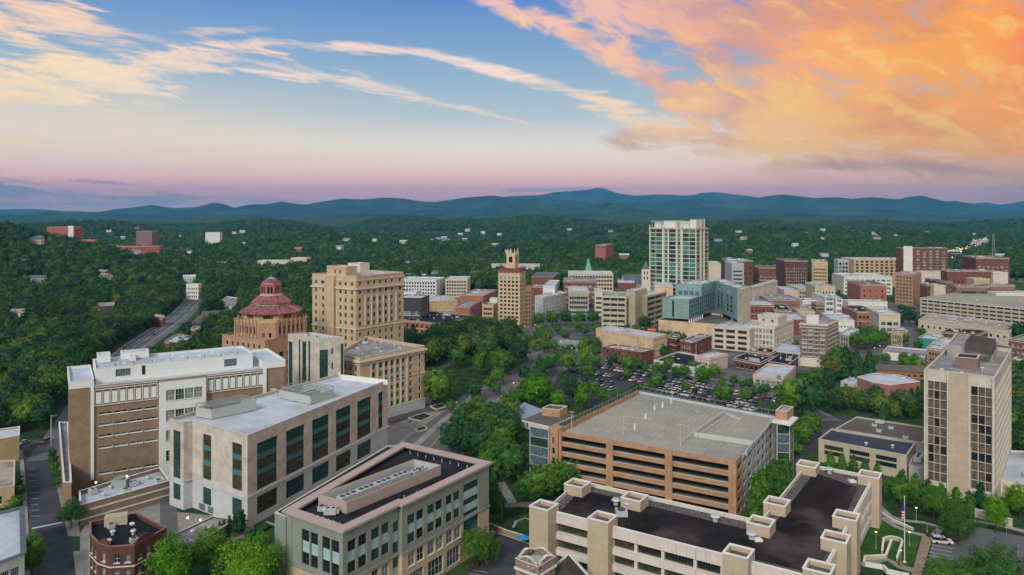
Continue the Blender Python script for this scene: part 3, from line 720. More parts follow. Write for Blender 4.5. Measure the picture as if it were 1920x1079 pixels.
lot = pp((1036, 722), (1050, 700), (1085, 683), (1112, 679), (1160, 690), (1260, 708), (1380, 735), (1482, 765), (1510, 790), (1440, 800), (1220, 775), (1060, 760), (1010, 750))
sheet('car_park', lot, .05, 'asphalt_lot'); NOTREE.append(lot)
rd = [P(1075, 656), P(1110, 668), P(1180, 683), P(1260, 700), P(1340, 718), P(1420, 738), P(1500, 760), P(1560, 790)]
_, a_, b2_ = strip('street', rd, 9, .056, 'road_grey'); NOTREE.append(a_+b2_[::-1])
_, a_, b2_ = strip('pavement', [add(p, (2, 7)) for p in rd], 2.6, .17, 'pavement')
pt = pp((1450, 845), (1500, 815), (1560, 782), (1640, 775), (1610, 800), (1530, 840), (1490, 875)); sheet('driveway', pt, .05, 'asphalt'); NOTREE.append(pt)
# right foreground: lawn, paths, car park
lw = pp((1600, 1060), (1640, 965), (1690, 972), (1722, 1005), (1713, 1060), (1700, 1100), (1600, 1100)); sheet('lawn', lw, .06, 'lawn'); NOTREE.append(lw)
def RP(z, *pts): return [P(x, y, z) for x, y in pts]
# ================================================================ judicial centre
z = 25.9
J = RP(z, (318, 786), (344, 793), (361, 789.5), (464, 817.5), (727, 713), (633, 702))
b = Bd('courthouse_annex', 'pale stone court block with tall green glass bays and a white flat roof', 'building', cen(J))
zb = 8.7
def rows_at(A, B, spans, zs, sty):
    out = []
    for x0, x1 in spans:
        for (a, c), s in zip(zs, sty): out.append((upx(A, B, x0), upx(A, B, x1), a, c, s))
    return out
sp = [(482, 520), (536.5, 570.5), (585.5, 616.5), (630, 657.5), (670, 695.5)]
hu = {3: rows_at(J[3], J[4], sp, [(9.2, 22.6)], ['court'])+rows_at(J[3], J[4], [(709.5, 718)], [(9.2, 22.6)], ['court1']),
      2: rows_at(J[2], J[3], [(380.6, 396), (435.4, 453.5)], [(9.8, 23.0)], ['court1']),
      0: rows_at(J[0], J[1], [(325, 338.4)], [(8.8, 23.0)], ['slot'])}
b.block(J, zb, z, 'stone_pink', 'roof_white', hu, par=.9, cop='coping')
hl_ = {3: rows_at(J[3], J[4], sp, [(2.2, 7.4)], ['court2']), 2: rows_at(J[2], J[3], [(380.6, 396), (435.4, 453.5)], [(2.4, 7.4)], ['court3'])+
       rows_at(J[2], J[3], [(373, 385), (389, 400)], [(.1, 2.2)], ['louver']), 0: rows_at(J[0], J[1], [(325, 338.4)], [(2.4, 7.2)], ['court3'])}
mb_ = b.block(J, 0, zb, 'stone_blue', None, hl_, name='plinth', foot=False)
b.band('string_course', J, zb-.35, zb+.25, .35, 'stone_blue', -.02)
def screen(b, base, z, h, rail=True):
    base = ccw(base); mb = MB(); mb.ring(base, inset(base, .15), z+.35, z+h)
    for p in inset(base, .12): mb.box(p[0]-.12, p[1]-.12, z, p[0]+.12, p[1]+.12, z+.35)
    o = mb.build('plant_screen', 'screen_metal', b.root)
    m2 = MB(); n = len(base)
    q = inset(base, .1); zt_ = z+h+1.1
    for i in range(n):
        A, B = q[i], q[(i+1) % n]; k = max(2, int(dist(A, B)/3.2))
        m2.bar((*A, zt_), (*B, zt_), .14)
        for j in range(k+1):
            c = lerp(A, B, j/k); m2.bar((*c, z+h-.2), (*c, zt_), .12)
    if n == 4:
        for j in range(1, 6):
            a = lerp(q[0], q[1], j/6); c = lerp(q[3], q[2], j/6); m2.bar((*a, zt_), (*c, zt_), .14)
            a = lerp(q[0], q[3], j/6); c = lerp(q[1], q[2], j/6); m2.bar((*a, zt_-.15), (*c, zt_-.15), .1)
    m2.build('pipe_frame', 'metal_grey', o)
    return o
zr = z-.9
sc1 = RP(zr, (366.7, 783), (396, 788.4), (480.8, 770.4)); screen(b, quad3(*sc1), zr, 3.2)
sc2 = RP(zr, (523.3, 748), (582, 760.6), (625.4, 747)); screen(b, quad3(*sc2), zr, 3.0)
for qd in (sc1, sc2):
    q4 = quad3(*qd)
    for t in (.25, .7):
        o = bpy.data.objects.new('air_handler', unit_mesh(3)); COL.objects.link(o); o.parent = b.root
        c = lerp(lerp(q4[1], q4[2], t), lerp(q4[0], q4[3], t), .5); o.location = (c[0]-b.c[0], c[1]-b.c[1], zr); u = unit(q4[1], q4[2]); o.rotation_euler = (0, 0, math.atan2(u[1], u[0]))
rv = MB(); c = P(513, 737, zr); rv.cyl(*c, zr, zr+.5, 1.6, n=12); rv.cyl(*c, zr+.5, zr+1.2, .8, n=12); rv.cyl(*c, zr+1.2, zr+1.4, 1.2, .9, n=12); rv.build('roof_vent', 'metal_light', b.root)
rv = MB()
for u_, v_ in (((640, 712), (727, 722)), ((640, 712), (633, 705))): rv.bar((*P(*u_, zr), zr+.9), (*P(*v_, zr), zr+.9), .25, t2=1.9)
rv.build('parapet_wall', 'coping_white', b.root)
for x, y in ((352, 958), (376, 962)): lm = MB(); lm.cyl(*P(x, y+14, 3.2), 3.1, 3.5, .28); lm.build('wall_lamp', 'lamp_glow', b.root)
b.done()
# ================================================================ detention centre
z = 35.6
F0 = P(131, 716, z); F1 = P(533, 675, z); ux = unit(F0, F1); uy = (-ux[1], ux[0]); LW = dist(F0, F1)
def loc(x, y): return (F0[0]+ux[0]*x+uy[0]*y, F0[1]+ux[1]*x+uy[1]*y)
def lr(x0, y0, x1, y1): return [loc(x0, y0), loc(x1, y0), loc(x1, y1), loc(x0, y1)]
b = Bd('detention_centre', 'large brown brick block with a white panelled top storey and narrow slit windows', 'building', loc(LW/2, 12))
def fx(px): return upx(F0, F1, px)
xa, xc0, xc1, xe = fx(176), fx(298), fx(385), LW
full = lr(0, 0, LW, 26)
hs = []
for k in range(4):
    u = xa+1.2+(xc0-xa-1.4)*(k+.5)/4
    for zz in (24.1, 20.6, 17.0, 13.4, 5.2): hs.append((u-1.9, u+1.9, zz, zz+.75, 'slit'))
L1 = dist(full[0], full[1])
for k in range(8):
    u = xa+.9+(xc0-xa-1.2)*(k+.5)/8; hs.append((u-.95, u+.95, 27.4, 31.7, 'louver'))
    u = xc1+.9+(fx(496)-xc1-1.2)*(k+.5)/8; hs.append((u-1.2, u+1.2, 27.6, 31.9, 'louver'))
b.block(full, 0, 33.2, 'brick_brown', None, {0: hs}, rev=.25)
tp = lr(0, -.25, LW+.3, 26.2)
b.block(lr(-.3, -.25, fx(176), 26), 33.2, z, 'white_panel', 'roof_white', {}, par=.7, cop='coping_white', name='upper_wall', foot=False)
b.block(lr(fx(492), -.25, LW+.3, 26), 33.2, z, 'white_panel', 'roof_white', {}, par=.7, cop='coping_white', name='upper_wall', foot=False)
th = {0: [(fx(218)-fx(180), fx(247)-fx(180), 35.0, 37.4, 'louver'), (fx(268)-fx(180), fx(275)-fx(180), 34.8, 37.8, 'void'), (fx(424)-fx(180), fx(448)-fx(180), 34.6, 37.2, 'louver')]}
b.block(lr(fx(180), 3.2, fx(478), 21), 33.2, 38.3, 'white_panel', 'roof_white', th, par=.5, cop='coping_white', name='penthouse', foot=False)
b.prism('roof', lr(fx(176)+.02, -.1, fx(492)-.02, 26), 33.2, 33.5, 'roof_white')
b.prism('pilaster', lr(fx(170), -.55, fx(176), 0), 4, 33.3, 'white_panel'); b.prism('pilaster', lr(fx(493), -.55, fx(499), 0), 20, 33.3, 'white_panel')
# central projecting white bay with brick window grids
bay = lr(xc0, -1.6, xc1, 0)
bh = []
for r_ in range(4):
    for k in range(4):
        u = (xc1-xc0)*(.13+.8*(k+.5)/4)
        bh.append((u-1.35, u+1.35, 26.2-r_*6.6, 29.8-r_*6.6, 'wide'))
b.block(bay, 0, 32.4, 'white_panel', None, {0: bh}, name='bay_wall', foot=False)
for X0, X1 in ((xa+.2, xc0-.4), (xc1+.6, fx(495))):     # louvred top storey frames
    m = MB()
    for zz in (27.0, 32.0, 32.7): m.prism(lr(X0, -.3, X1, -.02), zz, zz+.25)
    n = 8
    for k in range(n+1):
        x = X0+(X1-X0)*k/n; m.prism(lr(x-.14, -.29, x+.14, -.03), 27.25, 32.0)
    m.build('window_frame', 'stone_light', b.root)
    m = MB()
    for k in range(n):
        x = X0+(X1-X0)*(k+.5)/n; m.prism(lr(x-.75, -.22, x+.75, -.04), 27.7, 31.3)
    m.build('shutter_panel', 'white_panel', b.root)
for x0, x1, y0, y1, h in ((fx(188), fx(213), 15, 21, 40.4), (fx(236), fx(290), 17, 22, 40.2), (fx(250), fx(262), 13, 17, 39.4)):
    b.block(lr(x0, y0, x1, y1), 37.9, h, 'white_panel', 'roof_white', {}, par=.3, cop='coping_white', name='stair_head', foot=False)
for k in range(9): m = MB(); m.cyl(*loc(fx(182)+k*5.4, 3.6), 38.3, 39.3, .12, n=6); m.build('roof_pipe', 'brick_dark', b.root)
clutter(b, lr(fx(182), 3.5, fx(476), 20), 37.8, 7, kinds=(1, 4, 4), seed=3)
# side wing to the left and loading wing in front
Wg = RP(12, (108, 793), (131, 905), (146, 900), (126, 790))
Wg = [P(119, 905, 10), P(134, 905, 10), P(128, 792, 10), P(110, 792, 10)]
b.block(ccw(Wg), 0, 10, 'brick_brown', 'roof_grey', None, par=.8, cop='coping_white', name='wing_wall')
b.done()
z = 6.0
lwp = RP(z, (150, 948), (318, 902), (300, 877), (148, 921))
b = Bd('loading_dock', 'low brown brick loading dock with pale bands and machinery on its roof', 'building', cen(lwp))
b.block(lwp, 0, z, 'brick_brown', 'roof_white', {}, par=1.1, cop='coping_white')
for zz in (1.6, 3.9): b.band('string_course', lwp, zz, zz+.45, .08, 'coping_white', -.02)
m = MB(); c = P(226, 914, z-1); m.box(c[0]-2.2, c[1]-1.2, z-1.1, c[0]+2.2, c[1]+1.4, z+1.6); m.cyl(c[0], c[1], z+1.6, z+2.2, 1.3, 1.5, n=12); m.build('cooling_unit', 'metal_grey', b.root)
clutter(b, lwp, z-1.1, 7, kinds=(0, 2, 1), seed=5)
for x, y in ((180, 905), (238, 893)): m = MB(); m.cyl(*P(x, y, 8), 7.8, 8.2, .25); m.build('wall_lamp', 'lamp_glow', b.root)
b.done()
# ================================================================ small brick corner building
z = 12
q = RP(z, (168, 1003), (183, 1019), (206, 1026), (252, 1023), (290, 1003), (313, 990), (257, 962), (168, 979))
b = Bd('brick_building', 'small dark red brick corner building with a curved stepped parapet and black roof', 'building', cen(q))
hh = {}
for i in (0, 1, 2, 3, 4, 7):
    L = dist(q[i], q[(i+1) % 8]); n = max(1, int(L/2.6)); hh[i] = grid(L, n, 1.25, (1.2, 4.8, 8.2), 1.9, 'white', .3)
b.block(q, 0, z, 'brick_deep', 'roof_black', hh, par=1.0, cop='brick_mauve')
for i in (1, 3):
    A, B = q[i], q[i+1]; m = MB(); d = unit(A, B); L = dist(A, B); n = 20
    for k in range(n):
        u0, u1 = L*k/n, L*(k+1)/n; h = 1.3*math.sin(math.pi*(k+.5)/n)
        a, c = add(A, d, u0), add(A, d, u1); m.prism([a, c, (c[0]-d[1]*.35, c[1]+d[0]*.35), (a[0]-d[1]*.35, a[1]+d[0]*.35)], z+.13, z+.14+h)
    m.build('parapet_gable', 'brick_deep', b.root)
b.band('string_course', q, 7.2, 7.5, .12, 'stone_light', -.02)
ph = rect(P(218, 975, z), 5, 2.6, R(22)); b.prism('roof_hatch', ph, z-1, z+1.3, 'beige')
clutter(b, q, z-1, 6, kinds=(0, 2, 4, 1), seed=8); b.done()
z = 4
q = RP(z, (318, 1006), (336, 1040), (396, 1004), (440, 975), (400, 968))
b = Bd('low_building', 'low grey flat roofed block between the brick corner building and the court block', 'building', cen(q))
b.block(ccw(q), 0, z, 'brick_dark', 'roof_grey', None, par=.3); clutter(b, ccw(q), z-.3, 4, kinds=(0, 4, 1)); b.done()
# ================================================================ buildings cut by the left edge
z = 9
q = RP(z, (-50, 833), (36, 817), (37, 800), (-50, 812))
b = Bd('tan_building', 'tan brick building with a white roof, farther of two at the left edge', 'building', cen(q))
b.block(ccw(q), 0, z, 'brick_tan', 'roof_white', None, par=.5, cop='coping_white'); b.done()
z = 6
q = RP(z, (-60, 925), (27, 911), (28, 863), (-60, 868))
b = Bd('tan_building', 'small tan block with a worn pale roof beside the street at the left edge', 'building', cen(q))
b.block(q, 0, z, 'brick_tan', 'roof_tan', {1: grid(dist(q[1], q[2]), 2, 1.2, (1.4,), 2, 'dbl', 1.5), 0: [(dist(q[0], q[1])-5, dist(q[0], q[1])-3, 1, 3.5, 'white')]}, par=.5); b.done()
z = 10
q = RP(z, (-90, 1090), (46, 1038), (43, 950), (-90, 985))
b = Bd('white_building', 'white trimmed building with a broad pale roof in the bottom left corner', 'building', cen(q))
L = dist(q[0], q[1])
b.block(q, 0, z, 'white_wall', 'roof_white', {0: grid(L, 6, 2.6, (.6,), 7, 'shop', 1)}, par=.4, cop='roof_slate', cw=.8, co=.4); b.done()
# ================================================================ wedge-shaped office
z = 21.5
q0 = P(536, 961, z); q1 = P(642.6, 998, z); q2 = P(911.6, 869.4, z); q3 = P(756.4, 834, z)
d = unit(q1, q2); nr = (d[1], -d[0]); kL = upx(q1, q2, 748); kk = add(q1, d, kL)
O = [q0, q1, kk, add(kk, nr, .9), add(q2, nr, .9), q3]
b = Bd('office_building', 'grey green wedge shaped office with a pink roof rim and black roof', 'building', cen(O))
e = [(O[i], O[(i+1) % 6]) for i in range(6)]
def ox(i, x): return upx(e[i][0], e[i][1], x)
hu = {0: [(ox(0, a), ox(0, c), 11.6, 19.2, 'tall') for a, c in ((565.5, 579.5), (582, 596), (604, 618.5), (621, 635.5))],
      1: [(ox(1, a), ox(1, c), 12.0, 19.0, 'tall') for a, c in ((652, 667.5), (672, 687.5), (696, 711.5), (715.5, 729.5))]+[(ox(1, 736.5), ox(1, 747.4), 11.0, 18.2, 'tall')],
      3: [(ox(3, a), ox(3, c), 12.0, 18.6, 'tall') for a, c in ((764, 778), (781, 794), (801.5, 814.5), (817, 829.5), (836, 847.5), (850.5, 861.8))]+[(ox(3, 869), ox(3, 897), 11.0, 19.2, 'tall2')]}
b.block(O, 10.6, z, 'grey_green', 'roof_black', hu, par=1.0, cop='pink_trim', cw=1.9, co=.7, ch=.5)
hl_ = {0: [(ox(0, a), ox(0, c), 5.5, 9.4, 'white') for a, c in ((568, 594), (606, 634))],
       1: [(ox(1, a), ox(1, c), 6.6, 9.8, 'white') for a, c in ((653, 665), (673, 686), (697, 710), (716, 729))]+[(ox(1, a), ox(1, c), .8, 5.0, 'shop') for a, c in ((655, 688), (698, 729))]+[(ox(1, 736.5), ox(1, 747.4), 3.0, 10.0, 'tall')],
       3: [(ox(3, a), ox(3, c), 6.6, 9.8, 'white') for a, c in ((765, 778), (782, 795), (802, 815), (818, 831), (837, 849), (852, 864))]+[(ox(3, a), ox(3, c), .8, 5.0, 'shop') for a, c in ((769, 794), (803, 831), (838, 862))]+[(ox(3, 869), ox(3, 897), 5.2, 10.0, 'court2')]}
b.block(O, 0, 10.6, 'beige_stucco', None, hl_, name='lower_wall', foot=False)
b.band('string_course', O, 10.3, 10.7, .25, 'grey_green', -.02)
c1 = RP(20.7, (515, 961), (536, 969), (756, 836), (727, 836)); b.block(ccw(c1), 0, 20.6, 'grey_green', 'roof_black', None, par=.4, cop='coping', name='side_wing', foot=False)
zr = z-1
ph = quad3(*RP(zr, (596.8, 949), (650, 964), (827, 891)))
m = MB(); m.ring(ph, inset(ph, .25), zr, zr+2.6); o = m.build('plant_screen', 'pink_trim', b.root)
inn = inset(ph, .3)
m = MB(); m.ring(inn, inset(inn, .06), zr+.1, zr+2.5); m.build('screen_lining', 'metal_light', b.root)
u = unit(ph[1], ph[2]); an_ = math.atan2(u[1], u[0])
for t, k in ((.16, 3), (.34, 3), (.52, 3), (.62, 0), (.70, 3), (.82, 2), (.88, 0), (.94, 0)):
    c = lerp(lerp(ph[1], ph[2], t), lerp(ph[0], ph[3], t), .55); o = bpy.data.objects.new('air_handler', unit_mesh(k)); COL.objects.link(o); o.parent = b.root
    o.location = (c[0]-b.c[0], c[1]-b.c[1], zr); o.rotation_euler = (0, 0, an_)
for t in [i/9 for i in range(10)]:
    for A, B in ((q1, q2), (q0, q1), (q3, q2)):
        c = lerp(A, B, t); c = add(c, unit(c, cen(O)), 3.4); m = MB(); m.cyl(*c, zr, zr+.8, .12, n=6); m.build('roof_pipe', 'metal_light', b.root)
for x, y, k in ((603, 957, 2), (609, 963, 1), (620, 965, 0), (740, 905, 1)):
    o = bpy.data.objects.new('fan_unit', unit_mesh(k)); COL.objects.link(o); o.parent = b.root; c = P(x, y, zr); o.location = (c[0]-b.c[0], c[1]-b.c[1], zr)
cp = RP(15.5, (500, 978), (545, 996), (560, 985), (520, 968)); b.prism('canopy', ccw(cp), 15.2, 15.7, 'grey_green', 'roof_black'); b.done()
# ================================================================ L-shaped office with brick pylons
z = 16.5
Lp = RP(z, (1023.5, 955), (1534.5, 1085.4), (1638, 893.5), (1513, 870.5), (1426.3, 977.4), (1085, 901.5))
b = Bd('civic_office', 'L shaped office with cream bands, tan brick pylons and a stained dark roof', 'building', cen(Lp))
def bands(L, marks, lv, sty='strip'):
    out = []
    for a, c in marks:
        for zz in lv: out.append((a, c, zz, zz+2.0, sty))
    return out
A, B = Lp[0], Lp[1]; L = dist(A, B)
ml = [1023.5, 1035.5, 1104, 1111, 1137, 1148, 1192, 1242.5, 1303, 1354, 1364, 1398, 1416, 1460, 1510, 1533]
mk_ = [(upx(A, B, a)+.35, upx(A, B, c)-.35) for a, c in zip(ml[:-1], ml[1:]) if upx(A, B, c)-upx(A, B, a) > 1.2]
lv = (11.9, 8.1, 4.3, .6)
hs = {0: bands(L, mk_, lv), 1: bands(0, [(k*4.6+1.2, k*4.6+4.4) for k in range(int(dist(B, Lp[2])/4.6))], lv, 'plain'),
      5: bands(0, [(k*4.6+1.2, k*4.6+4.4) for k in range(int(dist(Lp[5], A)/4.6))], lv, 'plain')}
b.block(Lp, 0, z, 'stone_light', 'roof_gravel', hs, par=.8, cop='coping_white', rev=.7, cw=.25)
zr = z-.8
r1 = RP(zr+.03, (1048, 962), (1530, 1077), (1610, 915), (1527, 887), (1437, 1002), (1090, 918)); m = MB(); m.face([(*p, zr+.03) for p in ccw(r1)]); m.build('roof_membrane', 'roof_brown', b.root)
for e_ in (0, 1): # projecting cream spandrel bands
    A, B = Lp[e_], Lp[(e_+1) % 6]; d = unit(A, B); n_ = (d[1], -d[0]); m = MB()
    for zz, zt_ in ((14.1, 16.45), (10.25, 11.75), (6.45, 7.95), (2.65, 4.15)):
        a, c = add(A, d, 2.5), add(B, d, -2.5); m.prism([add(a, n_, .5), add(c, n_, .5), add(c, n_, .01), add(a, n_, .01)], zz, zt_)
    m.build('spandrel', 'panel_cream', b.root)
ga = math.atan2(unit(Lp[0], Lp[1])[1], unit(Lp[0], Lp[1])[0])
for x, y in ((1020, 945), (1130, 967), (1385, 1031), (1083, 904), (1190, 929), (1427, 975), (1457, 938), (1515, 868), (1631, 887), (1587, 964), (1567, 1004), (1536, 1060), (1505, 1076)):
    if (x, y) == (1505, 1076): continue
    c = P(x, y, z+2); t4 = rect(c, 5.2, 5.0, ga); m = MB(); m.ring(t4, inset(t4, .45), 0, z+1.6); m.face([(*p, z+.7) for p in inset(t4, .4)], 1)
    o = m.build('pylon', ['beige_rib', 'roof_gravel'], b.root); m = MB(); m.ring(inset(t4, -.06), inset(t4, .36), z+1.6, z+1.85); m.build('coping', 'coping_white', o)
for x, y, k in ((1155, 947, 1), (1178, 953, 1), (1341, 978, 1), (1409, 1011, 1), (1421, 1014, 4), (1555, 888, 1), (1598, 904, 4), (1165, 966, 2)):
    c = P(x, y, zr); o = bpy.data.objects.new('roof_vent', unit_mesh(k)); COL.objects.link(o); o.parent = b.root; o.location = (c[0]-b.c[0], c[1]-b.c[1], zr); o.scale = (1.7, 1.7, 1.3)
b.done()
# ================================================================ orange brick parking garage
z = 18.6
Gq = [P(1041.6, 807.6, z), P(1381, 865.4, z), P(1454, 779.4, z), P(1197.3, 732, z)]
b = Bd('parking_garage', 'orange brick parking garage with an open concrete roof deck and white marked bays', 'building', cen(Gq))
A, B, Cc, Dd = Gq
lv = [z-1.2-2.0-3.15*k for k in range(5)]
def gx(x): return upx(A, B, x)
hs = [(gx(a), gx(c), zz, zz+1.75, None) for a, c in ((1051, 1137.5), (1149, 1247.5), (1260, 1366)) for zz in lv]
L2 = dist(B, Cc); br = 7.0
hr = [(1.2, br-1.2, zz, zz+1.75, None) for zz in lv]
m = MB(); m.wall(A, B, 0, z, hs, 0, .45); d2 = unit(B, Cc); E = add(B, d2, br)
m.wall(B, E, 0, z, hr, 0, .45); m.wall(Dd, A, 0, z, [(u0*9.0+2, u0*9.0+8.5, zz, zz+1.75, None) for u0 in range(6) for zz in lv], 0, .45)
for (p, r_) in ((A, B), (B, E), (Dd, A)):
    dd = unit(p, r_); nn = (-dd[1], dd[0]); m.prism([add(add(p, nn, .02), dd, .5), add(add(r_, nn, .02), dd, -.02), add(add(r_, nn, .3), dd, -.02), add(add(p, nn, .3), dd, .5)], z-1.15, z-.004)
m.build('wall', 'brick_orange', b.root)
m = MB(); hr2 = [(k*6.3+1.0, k*6.3+5.2, zz, zz+1.75, None) for k in range(7) for zz in lv]
m.wall(E, Cc, 0, z-.25, hr2, 0, .45); m.wall(Cc, Dd, 0, z-.3, [(k*7.0+1, k*7.0+6, zz, zz+1.75, None) for k in range(7) for zz in lv], 0, .45)
m.build('white_wall', 'deck_wall', b.root)
inn = inset(Gq, .35); m = MB()
for zz in [v-1.1 for v in lv]+[z-1.3]: m.prism(inn, zz-.3, zz)
m.build('floor_deck', 'deck', b.root)
m = MB()
for i in range(7):
    for j in range(1, 5): c = lerp(lerp(inn[0], inn[1], i/6), lerp(inn[3], inn[2], i/6), j/5); m.prism(rect(c, .7, .7, ga), 0, z-1.6)
m.build('column', 'concrete', b.root)
for i in (0,):
    for x in (1041.6, 1143, 1253.5, 1373): # pilasters
        m = MB()
        u0 = gx(x)-(1.0 if x > 1050 else 0)+(0 if x > 1042 else .1); a = add(A, unit(A, B), u0); dd = unit(A, B); nn = (dd[1], -dd[0])
        m.prism([add(a, nn, .35), add(add(a, dd, 2.2), nn, .35), add(add(a, dd, 2.2), nn, .01), add(a, nn, .01)], 0, z+.25); m.build('pilaster', 'brick_orange', b.root)
m = MB()
for u0, u1, a_, c_, _ in hs:
    dd = unit(A, B); nn = (dd[1], -dd[0]); p = add(A, dd, u0); r_ = add(A, dd, u1); m.prism([add(p, nn, .12), add(r_, nn, .12), add(r_, nn, -.44), add(p, nn, -.44)], a_-.12, a_+.01)
m.build('sill', 'coping', b.root)
zd = z-1.29
mk = MB()
def gp(s, t): return lerp(lerp(A, B, s), lerp(Dd, Cc, s), t)
for t0 in (.07, .30, .42, .64, .76, .93):
    for k in range(24):
        s0 = .05+k*.0375
        if .50 < s0 < .6 and t0 < .5: continue
        if s0 > .86 and t0 > .6: continue
        a, c = gp(s0, t0-.045), gp(s0, t0+.045); mk.bar((*a, zd+.012), (*c, zd+.012), .16, t2=.012)
for s0, t0 in ((.2, .185), (.4, .185), (.7, .36), (.3, .53), (.55, .53), (.75, .53), (.2, .85), (.5, .85), (.72, .70)):
    a = gp(s0, t0); c = gp(s0+.022, t0); mk.bar((*a, zd+.013), (*c, zd+.013), .6, t2=.012); a = gp(s0+.02, t0); c = gp(s0+.032, t0); mk.bar((*a, zd+.014), (*c, zd+.014), 1.3, t2=.012)
mk.build('bay_marking', 'paint_dim', b.root)
# raised ramp walls on the deck
zw = z-.05
def wl(name, pts, h, th=.35, m_='deck_wall', z0=None):
    m = MB()
    for i in range(len(pts)-1): m.bar((*pts[i], (z0 or zd)+h/2), (*pts[i+1], (z0 or zd)+h/2), th, t2=h)
    return m.build(name, m_, b.root)
wl('ramp_wall', RP(zd, (1276, 838), (1300, 819), (1360, 778)), 1.5); wl('ramp_wall', RP(zd, (1300, 819), (1413, 836), (1399, 855)), 1.5); wl('ramp_wall', RP(zd, (1306, 822), (1366, 781)), .9)
wl('ramp_wall', RP(zd, (1360, 778), (1388, 789)), .9)
wl('parapet_wall', [add(B, d2, br), Cc], .95, .35, z0=z-1.25); wl('parapet_wall', [Cc, Dd], 1.0, .3, z0=z-1.3)
m = MB()   # mesh fence round the far edges
for P0, P1 in ((Cc, Dd), (Dd, A)):
    n = int(dist(P0, P1)/2.4)
    for k in range(n+1): c = lerp(P0, P1, k/n); m.bar((*c, z), (*c, z+1.6), .09)
    for zz in (z+.1, z+1.6): m.bar((*P0, zz), (*P1, zz), .09)
m.build('railing', 'metal_grey', b.root)
for x, y in ((1191, 805), (1211, 785), (1228, 769), (1243, 764), (1259, 757)):
    c = P(x, y, zd); m = MB(); q4 = rect(c, 1.3, .5, ga+R(90)); m.frustum(q4, zd, inset(q4, .08), zd+1.7); m.build('vent_post', 'coping_white', b.root)
for x, y in ((1169, 815), (1276, 832), (1072, 806), (1260, 748)):
    c = P(x, y, zd); m = MB(); m.cyl(*c, zd, zd+5.8, .12, .08, n=6); m.bar((c[0]-.9, c[1], zd+5.8), (c[0]+.9, c[1], zd+5.8), .3, t2=.12); m.build('lamp_post', 'metal_light', b.root)
# stair towers
def stair(xl, xr, xw, ytop, D, roofpx, boxh, name):
    pass
tw = quad3(P(993, 799, 19.0), P(1028.5, 806, 19.0), P(1040, 799, 19.0))
sub_ = Bd('stair_tower', 'glass stair tower under a flat slab at the left end of the orange garage', 'stair tower', cen(tw))
hs = {0: [(0.3, dist(tw[0], tw[1])-.25, 1+3.0*k, 3.8+3.0*k, 'cyan') for k in range(6)], 3: [(.3, dist(tw[3], tw[0])-.3, 1+3.0*k, 3.8+3.0*k, 'cyan') for k in range(6)]}
sub_.block(tw, 0, 19.3, 'metal_light', None, hs, rev=.12)
tb = [add(p, unit(A, B), dist(tw[0], tw[1])+.05) for p in tw]
sub_.block([tb[0], add(tb[0], unit(A, B), 3.0), add(tb[3], unit(A, B), 3.0), tb[3]], 0, 19.3, 'brick_orange', None, {0: [(1.0, 1.9, 2+3.15*k, 4+3.15*k, 'plain') for k in range(5)]}, name='brick_wall')
sl = quad3(P(979, 787, 20), P(1030, 799, 20), P(1077, 778, 20)); sub_.prism('roof', sl, 19.32, 19.9, 'coping', 'roof_taupe')
bx = quad3(P(1016, 779.5, 19.9), P(1050, 783, 19.9), P(1064, 775.5, 19.9)); sub_.block(bx, 19.9, 22.3, 'brick_orange', 'roof_taupe', {}, par=.3, name='roof_house', foot=False); sub_.done()
FOOT.append(inset(tw, -1))
tw = quad3(P(1456, 796, 19.0), P(1481, 797, 19.0), P(1488, 789, 19.0))
sub_ = Bd('stair_tower', 'glass stair tower under a flat slab at the right end of the orange garage', 'stair tower', cen(tw))
sub_.block(tw, 0, 19.3, 'metal_light', None, {0: [(0.3, dist(tw[0], tw[1])-.25, 1+3.0*k, 3.8+3.0*k, 'cyan') for k in range(6)], 1: [(.3, dist(tw[1], tw[2])-.3, 1+3.0*k, 3.8+3.0*k, 'cyan') for k in range(6)]}, rev=.12)
sl = quad3(P(1447, 789, 20), P(1482, 796, 20), P(1497, 782, 20)); sub_.prism('roof', sl, 19.32, 19.8, 'coping_white')
bx = quad3(P(1454, 786, 19.8), P(1476, 789, 19.8), P(1488, 779, 19.8)); sub_.block(bx, 19.8, 22.6, 'brick_orange', 'roof_grey', {}, par=.3, name='roof_house', foot=False); sub_.done()
b.done()
# ================================================================ hotel tower on the right
z = 40.0
A = P(1735, 692, z); B = P(1866, 708, z); Cc = P(1897, 655, z); q = quad3(A, B, Cc)
b = Bd('hotel_tower', 'tall cream hotel tower with two curtained window bays and a rooftop plant house', 'building', cen(q))
def hx(x): return upx(A, B, x)
hs = []
n = 11; z1 = 36.6; zb0 = 6.0; st_ = (z1-zb0)/n
for a, c in ((1740, 1751), (1751.6, 1762), (1762.8, 1776)):
    hs += [(hx(a)+.03, hx(c)-.03, zb0+st_*k+.1, zb0+st_*(k+1)-.06, 'hotel') for k in range(n)]
for a, c in ((1820.5, 1833.5), (1834.5, 1847), (1847.6, 1859.5)):
    hs += [(hx(a)+.03, hx(c)-.03, zb0+st_*k+.1, zb0+st_*(k+1)-.06, 'hotel') for k in range(n)]
hs += [(hx(1740), hx(1776), .4, 4.6, 'strip'), (hx(1820), hx(1860), .4, 4.6, 'strip')]
L2 = dist(B, Cc)
h2 = [(1.5+k*3.55, 4.85+k*3.55, zb0+st_*j+.35, zb0+st_*(j+1)-.2, 'hotelr') for k in range(int((L2-2)/3.55)) for j in range(n)]
b.block(q, 0, z, 'hotel_stone', 'roof_grey', {0: hs, 1: h2}, par=1.1, cop='coping', rev=.5)
dd = unit(A, B); nn = (dd[1], -dd[0])
